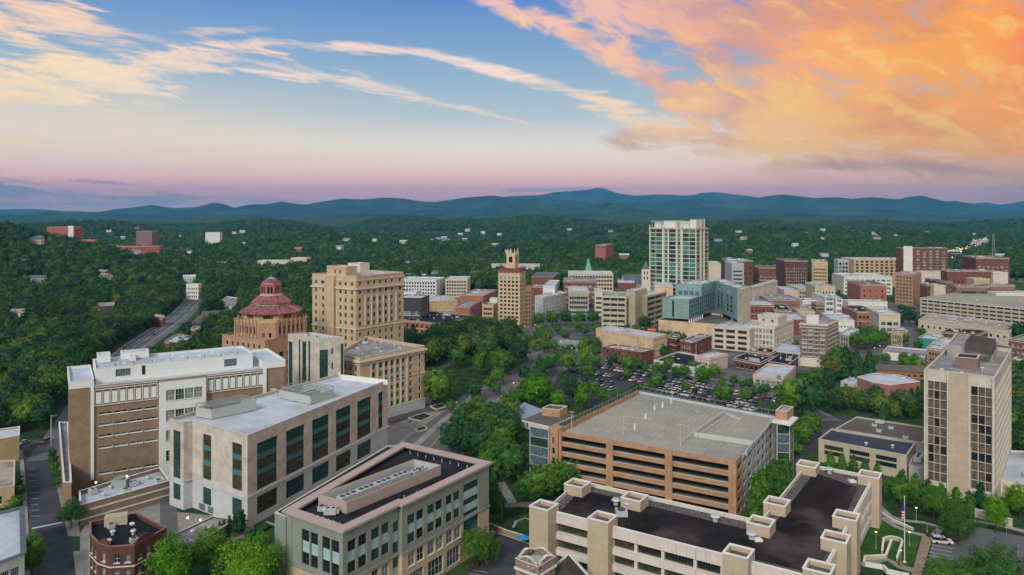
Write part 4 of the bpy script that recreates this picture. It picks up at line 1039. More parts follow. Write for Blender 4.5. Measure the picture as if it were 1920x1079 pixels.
for a, c, mm in ((1777.5, 1818, 'beige_rib'), (1733.5, 1738.5, 'coping'), (1816.5, 1819.5, 'coping'), (1776.2, 1779, 'coping'), (1860.6, 1866, 'coping')):
    p = add(A, dd, hx(a)); r_ = add(A, dd, hx(c)); o_ = .5 if mm == 'beige_rib' else .7
    b.prism('pier', [add(p, nn, o_), add(r_, nn, o_), add(r_, nn, .01), add(p, nn, .01)], 0, z-.05 if mm == 'beige_rib' else z-.03, mm)
zr = z-1.1
for (pts, h, wm, rm) in (((1775, 664, 1862, 676, 1872, 651), 3.6, 'concrete', 'roof_grey'), ((1791, 688, 1833, 692, 1838, 684), 3.6, 'brick_mauve', 'roof_black')):
    q4 = quad3(P(pts[0], pts[1]+3, zr), P(pts[2], pts[3]+3, zr), P(pts[4], pts[5]+3, zr)); b.block(q4, zr, zr+h, wm, rm, {}, par=.3, name='plant_house', foot=False, cop='coping')
q4 = quad3(P(1810, 655, zr+3.6), P(1860, 665, zr+3.6), P(1868, 650, zr+3.6)); m = MB(); m.ring(q4, inset(q4, .3), zr+3.2, zr+6.2); m.build('plant_screen', 'roof_taupe', b.root)
clutter(b, q, zr, 5, kinds=(1, 4, 0), seed=4)
m = MB(); c = P(1803, 705, zr); m.cyl(*c, zr, zr+.6, 1.1, n=10); m.cyl(*c, zr+.6, zr+1.2, .9, .3, n=10); m.build('roof_vent', 'coping_white', b.root)
b.done()
# ================================================================ low hotel wings
z = 8
q = RP(z, (1534.6, 823.6), (1700, 854.6), (1717.9, 829.5), (1559.7, 804.3))
b = Bd('banquet_hall', 'low cream hall with a blue black roof behind a row of conifers', 'building', cen(q))
L = dist(q[0], q[1]); hs = [(2+(L-3)*k/3, 2+(L-3)*(k+1)/3-2, zz, zz+1.5, 'strip') for k in range(3) for zz in (5.0, 3.0)]
b.block(q, 0, z, 'beige', 'roof_blueblack', {0: hs}, par=.5, cop='coping'); clutter(b, q, z-.5, 2, kinds=(1,), seed=2)
b.done()
q = RP(8.3, (1566, 805), (1731, 831), (1745, 803), (1607, 782))
b = Bd('ballroom_block', 'low block with a plain brown roof behind the blue black roofed hall', 'building', cen(q))
b.block(ccw(q), 0, 8.3, 'beige', 'roof_taupe', None, par=.4, cop='coping'); clutter(b, q, 7.9, 5, kinds=(0, 1, 2), seed=12)
b.done()
q = RP(5, (1704, 874), (1737, 880), (1740, 842), (1716, 836))
b = Bd('service_block', 'grey link block with air conditioners between the hall and the hotel tower', 'building', cen(q))
b.block(ccw(q), 0, 5, 'concrete', 'roof_grey', None, par=.3); clutter(b, ccw(q), 4.7, 5, kinds=(3, 0), seed=1); b.done()
q = RP(5, (1872, 900), (1990, 925), (2000, 850), (1890, 845))
b = Bd('lobby_wing', 'low white roofed lobby with a warmly lit window beside the hotel tower', 'building', cen(q))
L = dist(q[0], q[1]); b.block(q, 0, 5, 'stone_light', 'roof_white', {0: [(L*.2, L*.9, 1, 3.6, 'court2')]}, par=.4, cop='coping_white')
m = MB(); a = lerp(q[0], q[1], .2); c = lerp(q[0], q[1], .6); m.bar((a[0], a[1]-.4, 3), (c[0], c[1]-.4, 3), .1, t2=1.2); m.build('lit_sign', 'lamp_soft', b.root)
clutter(b, q, 4.6, 5, seed=6); b.done()
# ================================================================ church at the bottom edge
z = 15.0
c = P(1004, 1046, z); q = rect(c, 6.0, 6.0, ga-R(6))
b = Bd('church', 'rough stone church tower with an arched white window at the bottom of the view', 'church', c)
L = 6.0
b.block(q, 0, z, 'stone_rough', 'roof_white', {0: [(2.1, 3.9, 8.6, 12.2, 'white')], 1: [(2.2, 3.8, 8.6, 11.8, 'white')]}, par=1.0, cop='coping_white', cw=.5)
b.band('string_course', q, 12.9, 13.3, .25, 'coping_white', -.02)
for i in (0, 1, 2, 3):
    A, B = q[i], q[(i+1) % 4]; m = MB(); d = unit(A, B)
    for k in range(18):
        h = 1.0*math.sin(math.pi*(k+.5)/18)**2; a, e2 = add(A, d, k/3), add(A, d, (k+1)/3); m.prism([a, e2, (e2[0]-d[1]*.8, e2[1]+d[0]*.8), (a[0]-d[1]*.8, a[1]+d[0]*.8)], z+.14, z+.15+h, mt=1)
    m.build('parapet_gable', ['stone_rough', 'coping_white'], b.root)
b.done()
rg = [P(1066, 1040, 12.5), P(1040, 1120, 12.5)]
A, B = (rg[0][0], rg[0][1]), (rg[0][0]-4, rg[0][1]-24)
b = Bd('church_hall', 'dark pitched church roof with a white gable edge beside the stone tower', 'church', A)
m = MB(); hw = 6.2
def rr(p, s, z_): return (p[0]+s*hw, p[1]-s*1.2, z_)
m.face([rr(A, -1, 6), rr(B, -1, 6), (*B, 12.5), (*A, 12.5)]); m.face([rr(B, 1, 6), rr(A, 1, 6), (*A, 12.5), (*B, 12.5)]); m.build('roof', 'roof_maroon_dark', b.root)
m = MB(); m.face([(*rr(A, -1, 0)[:2], 0), (*rr(A, 1, 0)[:2], 0), rr(A, 1, 6), (*A, 12.5), rr(A, -1, 6)][::-1]); m.face([rr(A, -1, 0), rr(B, -1, 0), rr(B, -1, 6), rr(A, -1, 6)]); m.face([rr(B, 1, 0), rr(A, 1, 0), rr(A, 1, 6), rr(B, 1, 6)]); m.build('wall', 'stone_rough', b.root)
m = MB(); m.bar(rr(A, -1, 6.1), (*A, 12.7), .6, t2=.5); m.bar(rr(A, 1, 6.1), (*A, 12.7), .6, t2=.5); m.build('gable_coping', 'coping_white', b.root); b.done()
FOOT.append([rr(A, -1, 0)[:2], rr(A, 1, 0)[:2], rr(B, 1, 0)[:2], rr(B, -1, 0)[:2]])
# ================================================================ county courthouse
zt_ = 56.3
N = P(667.4, 519, zt_); Lc = P(585.6, 513.7, zt_); Rc = P(757, 511, zt_); q = quad3(Lc, N, Rc)
b = Bd('courthouse_tower', 'tall tan stone court tower with arched window columns above a lower front block', 'courthouse', cen(q))
LA, LB = dist(q[0], q[1]), dist(q[1], q[2])
rows = [31.6, 35.6, 39.6, 43.6]
def ax(x): return upx(q[0], q[1], x)
def bx_(x): return upx(q[1], q[2], x)
hs0, hs1 = [], []
for x in (592.5, 606, 638.5, 648, 660):
    for zz in (20.2, 24.0, 27.3, 31.6, 35.4, 39.2, 43.0, 47.2, 51.4): hs0.append((ax(x)-.75, ax(x)+.75, zz, zz+(2.1 if zz < 44 else 1.8), 'green'))
for x in (602, 635):
    for zz in (51.4,): hs0.append((ax(x)-.0, ax(x)+.8, zz, zz+1.8, 'green'))
for x in (675, 691, 702, 713, 724, 735, 750):
    for zz in (18.0, 21.9, 25.8, 31.2, 35.1, 39.0, 42.9, 47.2, 51.6): hs1.append((bx_(x)-.8, bx_(x)+.8, zz, zz+(2.2 if zz < 44 else 1.8), 'green'))
b.block(q, 0, zt_, 'stone_tan', 'roof_white', {0: hs0, 1: hs1, 2: grid(LA, 5, 1.4, (35, 39, 43), 2, 'green'), 3: grid(LB, 6, 1.4, (35, 39, 43), 2, 'green')}, par=1.1, cop='stone_light', rev=.4)
for zz, h, o_ in ((49.6, .7, .7), (29.6, .5, .35), (54.0, .3, .25)): b.band('cornice', q, zz, zz+h, o_, 'stone_light', -.02)
def pil(b, A, B, us, z0, z1, w_, o_, m_, name='pilaster'):
    d = unit(A, B); n_ = (d[1], -d[0])
    for u in us:
        p, r_ = add(A, d, u-w_/2), add(A, d, u+w_/2); m = MB(); m.prism([add(p, n_, o_), add(r_, n_, o_), add(r_, n_, .01), add(p, n_, .01)], z0, z1); m.build(name, m_, b.root)
pil(b, q[1], q[2], [bx_(x) for x in (684.5, 696.5, 707.5, 718.5, 729.5, 742.5)], 31, 46.2, .55, .4, 'stone_light')
pil(b, q[0], q[1], [ax(x) for x in (598, 611, 632, 643.3, 654)], 31, 46.2, .5, .4, 'stone_light')
pr = [add(q[0], unit(q[0], q[1]), ax(612)), add(q[0], unit(q[0], q[1]), ax(630))]; u = unit(q[0], q[1]); n_ = (u[1], -u[0]); ib = (-u[1], u[0])
pr4 = [add(pr[0], n_, 1.6), add(pr[1], n_, 1.6), add(pr[1], n_, -10), add(pr[0], n_, -10)]
b.block([pr4[0], pr4[1], add(pr[1], n_, .01), add(pr[0], n_, .01)], 0, 56, 'stone_tan', None, None, name='stair_shaft', foot=False)
e4 = [add(pr[0], n_, 1.2), add(add(pr[1], u, 7.5), n_, 1.2), add(add(pr[1], u, 7.5), n_, -7), add(pr[0], n_, -7)]
e4 = [add(pr[0], n_, -.3), add(add(pr[1], u, 6.8), n_, -.3), add(add(pr[1], u, 6.8), n_, -8), add(pr[0], n_, -8)]
b.block(e4, 55.2, 60.8, 'stone_tan', 'roof_tan', {0: [(5.5, 6.5, 57.2, 59.2, 'green'), (9, 10, 57.2, 59.2, 'green')]}, par=.5, cop='stone_light', name='penthouse', foot=False)
r4 = rect(lerp(q[3], q[1], .46), 9, 7, R(-33)); b.block(r4, 55.2, 61.5, 'stone_light', 'roof_tan', None, par=.4, name='penthouse', foot=False)
clutter(b, q, zt_-1.1, 7, kinds=(0, 2, 3, 1), seed=9)
z = 28.0
pN = P(675, 672, z); pR = P(796, 648.7, z); d = unit(pN, pR); pl = add(pN, (-d[1], d[0]), 16)
PQ = [pl, pN, pR, add(pR, (-d[1], d[0]), 40)]
LB = dist(pN, pR)
def px_(x): return upx(pN, pR, x)
hs = []
for x in (701, 714, 724.6, 735, 746, 756, 770, 787):
    for k in range(7): hs.append((px_(x)-(.8 if x < 780 else .5), px_(x)+(.8 if x < 780 else .5), 1.2+k*3.5, 3.4+k*3.5, 'green'))
hl_ = grid(16, 4, 1.4, [1.2+k*3.5 for k in range(7)], 2.2, 'green')
b.block(PQ, 0, z, 'stone_tan', 'roof_grey', {0: hl_, 1: hs}, par=1.2, cop='stone_light', name='lower_wall', rev=.4)
for zz, h, o_ in ((26.0, .9, .9), (25.0, .4, .45), (4.2, .4, .3), (16.0, .3, .2)): b.band('cornice', PQ, zz, zz+h, o_, 'stone_light', -.02)
pil(b, pN, pR, [px_(x) for x in (695, 707.5, 719.4, 730, 740.5, 751.5, 763)], 5, 24.9, .7, .3, 'stone_light')
m = MB(); m.ring(inset(PQ, -.2), inset(PQ, -.02), 0, 4.1); m.build('plinth', 'stone_blue', b.root)
m = MB(); c = lerp(pN, pR, .05); c = add(c, (-d[1], d[0]), 3); m.cyl(*c, z, z+11, .12, .06, n=6); m.build('flag_mast', 'metal_light', b.root)
clutter(b, PQ, z-1.2, 10, kinds=(0, 2, 1), seed=2); b.done()
# ================================================================ slim stone tower with vertical green strips
z = 37.5
q = quad3(P(540, 626.7, z), P(598, 636, z), P(645, 633, z))
A, B, Cc = q[0], q[1], q[2]
b = Bd('office_tower', 'slim pale stone tower with vertical green glass strips in front of the domed hall', 'office tower', cen(q))
def vx(x): return upx(A, B, x)
def vy(x): return upx(B, Cc, x)
hs = [(vx(541), vx(548.5), 0, 34.5, 'slot'), (vx(560), vx(563.2), 0, 36, 'slot'), (vx(566.5), vx(574), 0, 35.5, 'slot'), (vx(578), vx(581.5), 0, 36, 'slot')]
h2 = [(.3, vy(615), 0, 33, 'slot')]+[(vy(621.5), vy(624.5), zz, zz+2.6, 'green') for zz in (31, 25, 19, 13)]+[(vy(639), vy(645)-.2, 0, 35, 'slot')]
b.block(q, 0, z, 'stone_pink', 'roof_white', {0: hs, 1: h2}, par=.9, cop='coping')
clutter(b, q, z-.9, 6, kinds=(2, 0, 1), seed=7); b.done()
# ================================================================ city hall
c0 = (-113.5, 352.0)
an0 = R(-34)
def sq(s, ang=an0, c=c0): return rect(c, s, s, ang)
def octo(r, n=8, off=0, c=c0): return [(c[0]+r*math.cos(2*math.pi*(i+.5)/n+an0+off), c[1]+r*math.sin(2*math.pi*(i+.5)/n+an0+off)) for i in range(n)]
b = Bd('city_hall', 'salmon brick civic tower with a stepped octagonal dome of dark pink tiles', 'city hall', c0)
q = sq(31)
rw = (2, 6.2, 10.4, 14.6, 18.8, 23.0)
b.block(q, 0, 31.5, 'brick_city', 'roof_tan', {0: grid(31, 7, 1.5, rw, 2.3, 'dbl', 2)+grid(31, 7, 1.3, (27.2,), 2.0, 'dbl', 2), 1: grid(31, 6, 2.4, rw, 2.3, 'dbl', 2.5), 3: grid(31, 6, 1.6, rw, 2.3, 'dbl', 2)}, par=.8, cop='brick_city', rev=.4)
s2 = 28.0; c2_ = 5.4
def cham(s, c): # chamfered square
    p = sq(s); o = []
    for i in range(4):
        a, q_, e = p[i-1], p[i], p[(i+1) % 4]; o += [add(q_, unit(q_, a), c), add(q_, unit(q_, e), c)]
    return o
up = cham(s2, c2_)
hh = {}
for i in range(8):
    L = dist(up[i], up[(i+1) % 8])
    hh[i] = grid(L, 6, .95, (33.2,), 3.4, 'arch', 1.2) if L > 12 else grid(L, 2, 1.2, (31.9,), 2.0, 'plain', 1)
b.block(up, 30.7, 38.6, 'brick_city', 'roof_tan', hh, par=.6, cop='stone_light', name='upper_wall', foot=False)
for i in range(8):
    L = dist(up[i], up[(i+1) % 8])
    if L > 12: pil(b, up[i], up[(i+1) % 8], [1.0+(L-2)*k/6 for k in range(7)], 31.6, 39.8, .8, .45, 'brick_city', 'buttress')
dr = octo(12.6)
b.block(dr, 38.0, 42.2, 'plaster_orange', None, {i: grid(dist(dr[i], dr[(i+1) % 8]), 4, 1.0, (39.6,), 1.5, 'plain', 2.6) for i in range(8)}, name='drum', foot=False, rev=.4)
def roof_tier(r0, z0, r1, z1, m_='tile_red', ribs=4):
    m = MB(); m.frustum(octo(r0), z0, octo(r1), z1); m.face([(*p, z0) for p in octo(r0)[::-1]]); o = m.build('tiled_roof', m_, b.root)
    m = MB(); A, B = octo(r0), octo(r1)
    for i in range(8):
        for k in range(ribs):
            t = k/ribs; p, e = lerp(A[i], A[(i+1) % 8], t), lerp(B[i], B[(i+1) % 8], t); m.bar((*p, z0+.12), (*e, z1+.12), .32 if k == 0 else .16)
    m.build('roof_rib', 'tile_rib', o)
roof_tier(14.8, 42.0, 8.6, 45.3)
m = MB(); m.frustum(octo(9.4), 45.2, octo(9.0), 46.1); m.build('ledge', 'tile_green_mix', b.root)
roof_tier(9.5, 46.1, 5.6, 49.4)
ln = octo(4.9)
b.block(ln, 49.0, 54.4, 'brick_salmon', None, {i: grid(dist(ln[i], ln[(i+1) % 8]), 2, .95, (50.6,), 3.0, 'arch', .5) for i in range(8)}, name='lantern', foot=False, rev=.5)
m = MB(); m.frustum(octo(5.4), 48.9, octo(5.1), 50.2); m.build('ledge', 'stone_tan', b.root)
m = MB(); m.frustum(octo(5.1), 54.4, octo(3.9), 56.0); m.frustum(octo(3.9), 56.0, octo(2.0), 57.2); m.build('cap', 'tile_red', b.root)
m = MB(); m.frustum(octo(2.1), 57.2, octo(.7), 57.9); m.cyl(*c0, 57.9, 58.7, .3, .05, n=6); m.build('finial', 'copper', b.root)
b.done()
# ================================================================ gothic office tower (centre)
z = 44.6
q = quad3(P(934.7, 507, z), P(974.3, 508.4, z), P(984.5, 506.5, z)); q[3] = add(q[0], sub(q[2], q[1]))
b = Bd('office_tower', 'slender cream terracotta tower with a dark red roof and pinnacled belfry', 'office tower', cen(q))
LA, LB = dist(q[0], q[1]), dist(q[1], q[2])
rw = [5.8+2.95*k for k in range(12)]
b.block(q, 0, 42.8, 'terracotta', None, {0: grid(LA, 5, 2.0, rw, 1.7, 'dbl', .7)+grid(LA, 5, 1.6, (.5,), 3.6, 'hall', .7), 1: grid(LB, 4, 1.6, rw, 1.7, 'dbl', .5)+grid(LB, 3, 1.8, (.5,), 3.6, 'hall', .6)})
for zz in (5.0, 38.8): b.band('cornice', q, zz, zz+.5, .35, 'stone_light', -.02)
pil(b, q[0], q[1], [.25+(LA-.5)*k/5 for k in range(6)], 5.5, 43.6, .5, .3, 'terracotta'); pil(b, q[1], q[2], [.2+(LB-.4)*k/4 for k in range(5)], 5.5, 43.6, .4, .3, 'terracotta')
m = MB(); m.frustum(inset(q, -.3), 42.8, inset(q, 1.2), 46.4); m.build('roof', 'roof_maroon', b.root)
bc = lerp(q[0], q[1], .55); bc = add(bc, sub(q[3], q[0]), .45); ba = math.atan2(q[1][1]-q[0][1], q[1][0]-q[0][0]); bl = rect(bc, 7.0, 7.0, ba)
b.block(bl, 44, 57.2, 'terracotta', None, {i: [(2.0, 5.0, 50.6, 55.0, 'arch')] for i in range(4)}, name='belfry', foot=False, rev=.5)
b.band('cornice', bl, 56.4, 57.0, .3, 'stone_light', -.02)
m = MB()
for p in inset(bl, .5): m.frustum(rect(p, 1.1, 1.1, ba), 57.2, rect(p, .2, .2, ba), 61.2)
for i in range(4): c = lerp(inset(bl, .4)[i], inset(bl, .4)[(i+1) % 4], .5); m.frustum(rect(c, .8, .8, ba), 57.2, rect(c, .1, .1, ba), 59.8)
m.build('pinnacle', 'terracotta', b.root)
an2 = [add(q[1], unit(q[1], q[2]), 1), (P(995.5, 539, 32)[0], q[1][1]+9.5), (P(995.5, 539, 32)[0]-1.5, q[1][1]+22), q[2]]
ax2 = [(q[2][0]+.1, q[2][1]), (q[2][0]+4.8, q[2][1]+3), (q[2][0]+2, q[2][1]+16), (q[2][0]-4, q[2][1]+12)]
b.block(ax2, 0, 32, 'brick_orange', 'roof_grey', {0: grid(dist(ax2[0], ax2[1]), 2, 1.2, [2+3*k for k in range(9)], 1.8, 'dbl', .4)}, par=.6, name='rear_wall'); b.done()
# ================================================================ green glass residential tower
D0 = 620.0; zz_ = zt(425, D0)
A = G(1218, D0+25); B = G(1306, D0); d = unit(A, B)
Bk = (-d[1], d[0]); w2 = upx(B, add(B, Bk, 60), 1328)
q = [A, B, add(B, Bk, w2), add(A, Bk, w2)]
b = Bd('residential_tower', 'tallest tower of the town, green glass with pale pilasters and a white ragged top', 'apartment tower', cen(q))
L = dist(A, B)
def gx_(x): return upx(A, B, x)
rw = [4.0+3.55*k for k in range(20)]
hs = [(gx_(a)+.1, gx_(c)-.1, zz, zz+3.1, 'curtain') for a, c in ((1219.5, 1229.5), (1229.8, 1241.5), (1245.5, 1252), (1254, 1267), (1270, 1276), (1280, 1292), (1292.3, 1304.8)) for zz in rw]
h2 = [(a, c, zz, zz+3.1, 'curtain') for a, c in ((.3, w2*.28), (w2*.42, w2*.56), (w2*.70, w2*.98)) for zz in rw]
b.block(q, 0, zz_-1.5, 'stone_light', None, {0: hs, 1: h2}, rev=.25)
pil(b, A, B, [gx_(x) for x in (1218.8, 1243.5, 1268.5, 1278.3, 1305.2)], 0, zz_+1, .8, .6, 'stone_light'); pil(b, B, q[2], [w2*.35, w2*.63], 0, zz_+6, 1.6, .6, 'stone_light')
b.band('crown', q, zz_-2.6, zz_-1.5, .5, 'stone_tan', -.02)
dkp = [4+3.55*k+2.95 for k in range(4)]
m = MB(); m.prism(inset(q, .6), zz_-1.5, zz_-1.2); m.build('roof', 'roof_white', b.root)
for s0, s1, t0, t1, h in ((.05, .2, .2, .8, 3.2), (.28, .55, .1, .9, 4.4), (.6, .86, .2, .9, 3.6), (.86, .98, .05, .6, 5.6)):
    p4 = [lerp(lerp(q[0], q[1], s), lerp(q[3], q[2], s), t) for s, t in ((s0, t0), (s1, t0), (s1, t1), (s0, t1))]; b.block(p4, zz_-1.2, zz_+h, 'white_wall', 'roof_white', None, par=.6, name='plant_house', foot=False)
m = MB()
for k in range(14): c = lerp(lerp(q[0], q[1], .03+.94*k/13), lerp(q[3], q[2], .03+.94*k/13), .1); m.bar((*c, zz_-1.2), (*c, zz_+4.2), .3)
m.bar((*lerp(q[0], q[3], .1), zz_+4.2), (*lerp(q[1], q[2], .1), zz_+4.2), .4); m.build('roof_trellis', 'coping', b.root); b.done()
# ================================================================ teal hotel on its parking podium
Dg = 497.0
def t3(z, *pts): return [P(x, y, z) for x, y in pts]
z = 29.5
ll = t3(z, (1242.5, 559.5), (1292, 562.5)); kR = t3(z, (1341, 548))[0]
q = quad3(ll[0], ll[1], kR)
b = Bd('teal_hotel', 'teal panelled L shaped hotel raised above a cream parking podium', 'hotel', cen(q))
L = dist(q[0], q[1]); L2 = dist(q[1], q[2])
hs = {0: [(L*.36, L*.44, 17, 28.5, 'slot')], 1: [(L2*k/13+.25, L2*(k+.8)/13, 16.8+zz*3.15, 19.2+zz*3.15, 'plain') for k in range(13) for zz in range(4)]}
b.block(q, 16.2, z, 'teal_wall', 'roof_white', hs, par=.7, cop='teal_wall', ch=.3)
m = MB(); pan = []
d = unit(q[0], q[1]); n_ = (d[1], -d[0])
for s0, s1 in ((.06, .32), (.5, .94)):
    for k in range(4):
        p, e = add(q[0], d, L*s0), add(q[0], d, L*s1); m.prism([add(p, n_, .1), add(e, n_, .1), add(e, n_, .01), add(p, n_, .01)], 18.0+2.8*k, 19.6+2.8*k)
m.build('wall_panel', 'teal_light', b.root)
z2 = 37.5
u3 = t3(z2, (1272, 537), (1322, 539.5)); v3 = t3(z2, (1341, 535))[0]
qa = lerp(q[0], q[3], .45); qb = lerp(q[1], q[2], .45)
qq = [qa, qb, q[2], q[3]]
b.block(qq, z-.6, z2, 'teal_wall', 'roof_white', {0: [(dist(qa, qb)*s, dist(qa, qb)*(s+.16), z+.2, z+3, 'cyan') for s in (.1, .32, .54, .76)]}, par=.7, cop='teal_wall', name='upper_wall', foot=False)
d1 = unit(q[0], q[1]); r0 = q[2]; r1 = P(1382, 541, z2); r1 = add(r0, unit(r0, r1), upx(r0, r1, 1382)); W3 = dist(r0, r1); nb = unit(q[1], q[2])
wq = [r0, r1, add(r1, nb, 22), add(r0, nb, 22)]
hw_ = [(W3*s, W3*(s+.09), zz, zz+2.3, 'plain') for s in (.10, .25, .53, .70) for zz in (19.6, 22.6, 25.6, 28.6)]+[(W3*s, W3*(s+.12), 33, 35.4, 'wide') for s in (.12, .60)]
b.block(wq, 16.2, z2, 'teal_wall', 'roof_white', {0: hw_}, par=.7, cop='teal_wall', name='wing_wall')
m = MB(); d = unit(r0, r1); n_ = (d[1], -d[0])
for s in (.20, .34, .64, .80):
    for zz in (19.6, 22.6, 25.6, 28.6): p, e = add(r0, d, W3*s), add(r0, d, W3*(s+.05)); m.prism([add(p, n_, .12), add(e, n_, .12), add(e, n_, .01), add(p, n_, .01)], zz, zz+2.3)
m.build('wall_panel', 'glass_pale', b.root)
e0 = r1; e1_ = add(r1, unit(r0, r1), 9.5); eq = [add(e0, nb, .4), add(e1_, nb, .4), add(e1_, nb, 22), add(e0, nb, 22)]
b.block(eq, 0, z2, 'cream', 'roof_white', {0: [(5, 7, 31, 34, 'plain')]}, par=.7, name='end_wall')
clutter(b, wq, z2-.7, 9, kinds=(0, 2, 3), seed=3); clutter(b, qq, z2-.7, 9, kinds=(0, 2, 3), seed=4)
pdn = [add(q[0], d1, -3), add(q[1], d1, 26), add(add(q[1], d1, 26), nb, 52), add(add(q[0], d1, -3), nb, 52)]
b.block(pdn, 0, 14.4, 'peach', 'road_grey', None, par=1.1, cop='coping', name='podium')
m = MB()
for k in range(7): c = add(q[1], nb, 1+k*4.6); m.prism(rect(c, .8, .8, ga), 13.3, 16.2)
m.build('column', 'coping_white', b.root)
m = MB()
for s in (.3, .75): c = add(r0, d, W3*s); c = add(c, n_, -.5); m.cyl(*c, 13.3, 16.2, .45, n=8)
m.build('column', 'paint_yellow', b.root); b.done()
# ================================================================ generic city blocks
def mk(name, label, L, N_, R_, z, wall, roof, rows=None, h=1.8, sty='dbl', nL=0, nR=0, w_=1.4, par=.7, cop='coping', cl_=4, bands_=None, D=None, cat=None, deepen=None, group=None, ret=False, kinds=(0, 1, 2, 3, 4, 4), z0=0):
    """L, N, R are the left, nearest and right corners of the roof line, as columns at depth D or as sight lines at height z"""
    if D is not None:
        n_ = G(N_[0], D) if isinstance(N_, tuple) else G(N_, D)
        an_ = deepen if deepen is not None else -33
        u = (math.cos(R(an_)), math.sin(R(an_))); v = (-u[1], u[0])
        w1 = upx(n_, add(n_, u, -1), L); d1_ = upx(n_, add(n_, v, 1), R_) if R_ is not None and R_ > N_ else 14
        d1_ = max(6, min(d1_, 60)) if d1_ > 0 else 40
        q = [add(n_, u, -w1), n_, add(n_, v, d1_), add(add(n_, u, -w1), v, d1_)]
        if z < 0: z = zt(-z, D)
    else:
        q = quad3(P(*L, z), P(*N_, z), P(*R_, z))
    b = Bd(name, label, cat or 'building', cen(q), group, z=z0)
    if rows is None: rows = [1.0+3.3*k for k in range(max(1, int((z-1.2)/3.3)))]
    hs = {0: grid(dist(q[0], q[1]), nL, w_, rows, h, sty), 1: grid(dist(q[1], q[2]), nR, w_, rows, h, sty)}
    if not nL and not nR: hs = None
    b.block(q, z0 if z0 else 0, z, wall, roof, hs, par=par, cop=cop)
    if nL or nR:
        r_ = random.Random(len(label)); mt_ = 'metal_dark' if wall in ('metal_dark',) else r_.choice(('stone_light', 'coping', wall, 'coping_white'))
        b.band('cornice', q, z-1.1, z-.75, .28, mt_, -.02)
        if z > 8 and sty != 'void': b.band('string_course', q, z0+4.0, z0+4.3, .18, mt_, -.02)
    if cl_: clutter(b, q, z-par, cl_, kinds=kinds)
    if ret: return b, q
    b.done(); return b
mk('bank_building', 'beige office with dark ribbon windows on the left of its plain corner shaft', (1127.9, 554.7), (1174.6, 556), (1176, 548), 25.5, 'beige', 'roof_grey', [1.5+4.1*k for k in range(6)], 1.9, 'strip', 3, 0, 20, cl_=3)
mk('bank_tower', 'plain beige corner shaft of the ribbon windowed office', (1174.7, 544), (1191, 546), (1213, 541), 29.5, 'beige', 'roof_white', None, cl_=2)
mk('bank_wing', 'long beige office wing with dark ribbon windows beside the teal hotel', (1196, 552), (1213, 556), (1256, 545), 25.0, 'beige', 'roof_white', [1.2+4.1*k for k in range(6)], 2.0, 'strip', 0, 3, 20, cl_=4)
mk('warehouse', 'long peach warehouse with a faded sign, white roof and a small red sign on top', (1117.5, 616), (1226, 633.8), (1250, 627.5), 12.3, 'peach', 'roof_white', [1.5, 5, 8.5], 1.9, 'white', 0, 7, 1.0, cl_=9)
b = Bd('roof_sign', 'small red box sign standing on the white roof of the peach warehouse', 'sign', P(1222, 618, 12.3), z=11.7)
m = MB(); c = P(1222, 620, 12.3); q = rect(c, 5, 1.6, R(-20)); m.prism(q, 11.75, 13.6); m.build('sign_box', 'sign_red', b.root)
m = MB(); m.prism(inset(q, -.05), 12.9, 13.2); m.build('sign_stripe', 'paint_white', b.root)
mk('brick_building', 'red brick two storey building with a tan roof in front of the peach warehouse', (1131, 650), (1203.7, 660.5), (1226.5, 655), 8.3, 'brick_red', 'roof_tan', [1.2, 4.8], 1.7, 'plain', 6, 3, 1.1, cl_=6)
mk('brick_building', 'narrow dark brick building right of the peach warehouse', (1252, 630), (1268, 633), (1275, 629), 9.5, 'brick_dark', 'roof_grey', [1.5, 5], 1.6, 'dbl', 3, 2, 1, cl_=1)
mk('shop', 'low white shop front with a black roof behind the car park', (1226, 675), (1302, 689), (1345, 672), 5.0, 'white_wall', 'roof_black', [.6], 2.4, 'shop', 7, 0, 3.2, cl_=2)
mk('shop', 'white fronted store with a pale pink brick side wall behind the car park', (1302.5, 668), (1330, 672), (1364.5, 664), 7.8, 'pink_wash', 'roof_white', [3.2], 1.8, 'dbl', 4, 0, .9, cl_=2)
mk('brick_building', 'red brick building with small white balconies above the black roofed shop', (1275, 639), (1297, 643.5), (1333.5, 629.5), 9.0, 'brick_red', 'roof_grey', [1.5, 5], 1.9, 'white', 4, 1, 1.0, cl_=5)
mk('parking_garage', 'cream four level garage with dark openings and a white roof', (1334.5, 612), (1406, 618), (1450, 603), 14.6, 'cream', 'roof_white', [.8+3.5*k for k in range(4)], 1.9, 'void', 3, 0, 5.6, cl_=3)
mk('office_building', 'tan office with tall dark windows and a white penthouse beside the cream garage', (1406.5, 611), (1452, 615), (1488, 599), 15.8, 'stone_light', 'roof_white', [1, 4.6, 8.2, 11.8], 2.4, 'white', 6, 7, 1.7, cl_=4)
mk('penthouse_block', 'small cream box with a round vent on the tan office roof', (1421, 590), (1459, 594.5), (1475, 590), 21, 'cream', 'roof_white', [17], 1.6, 'plain', 2, 0, 1.6, cl_=2)
mk('brick_building', 'low dark restaurant with a black roof and brick side behind the car park', (1376, 672), (1425, 681), (1452, 668), 5.5, 'brick_dark', 'roof_black', [.8], 2.2, 'dbl', 5, 2, 1.8, cl_=5)
mk('brick_building', 'low brick block behind the dark restaurant', (1402, 657), (1446, 662), (1460, 655), 7.5, 'brick_mauve', 'roof_black', [3], 1.5, 'dbl', 4, 2, 1.2, cl_=3)
mk('brick_building', 'small black roofed brick block between the dark restaurant and the pink store', (1440, 678), (1478, 684), (1500, 668), 5, 'brick_red', 'roof_black', None, cl_=3)
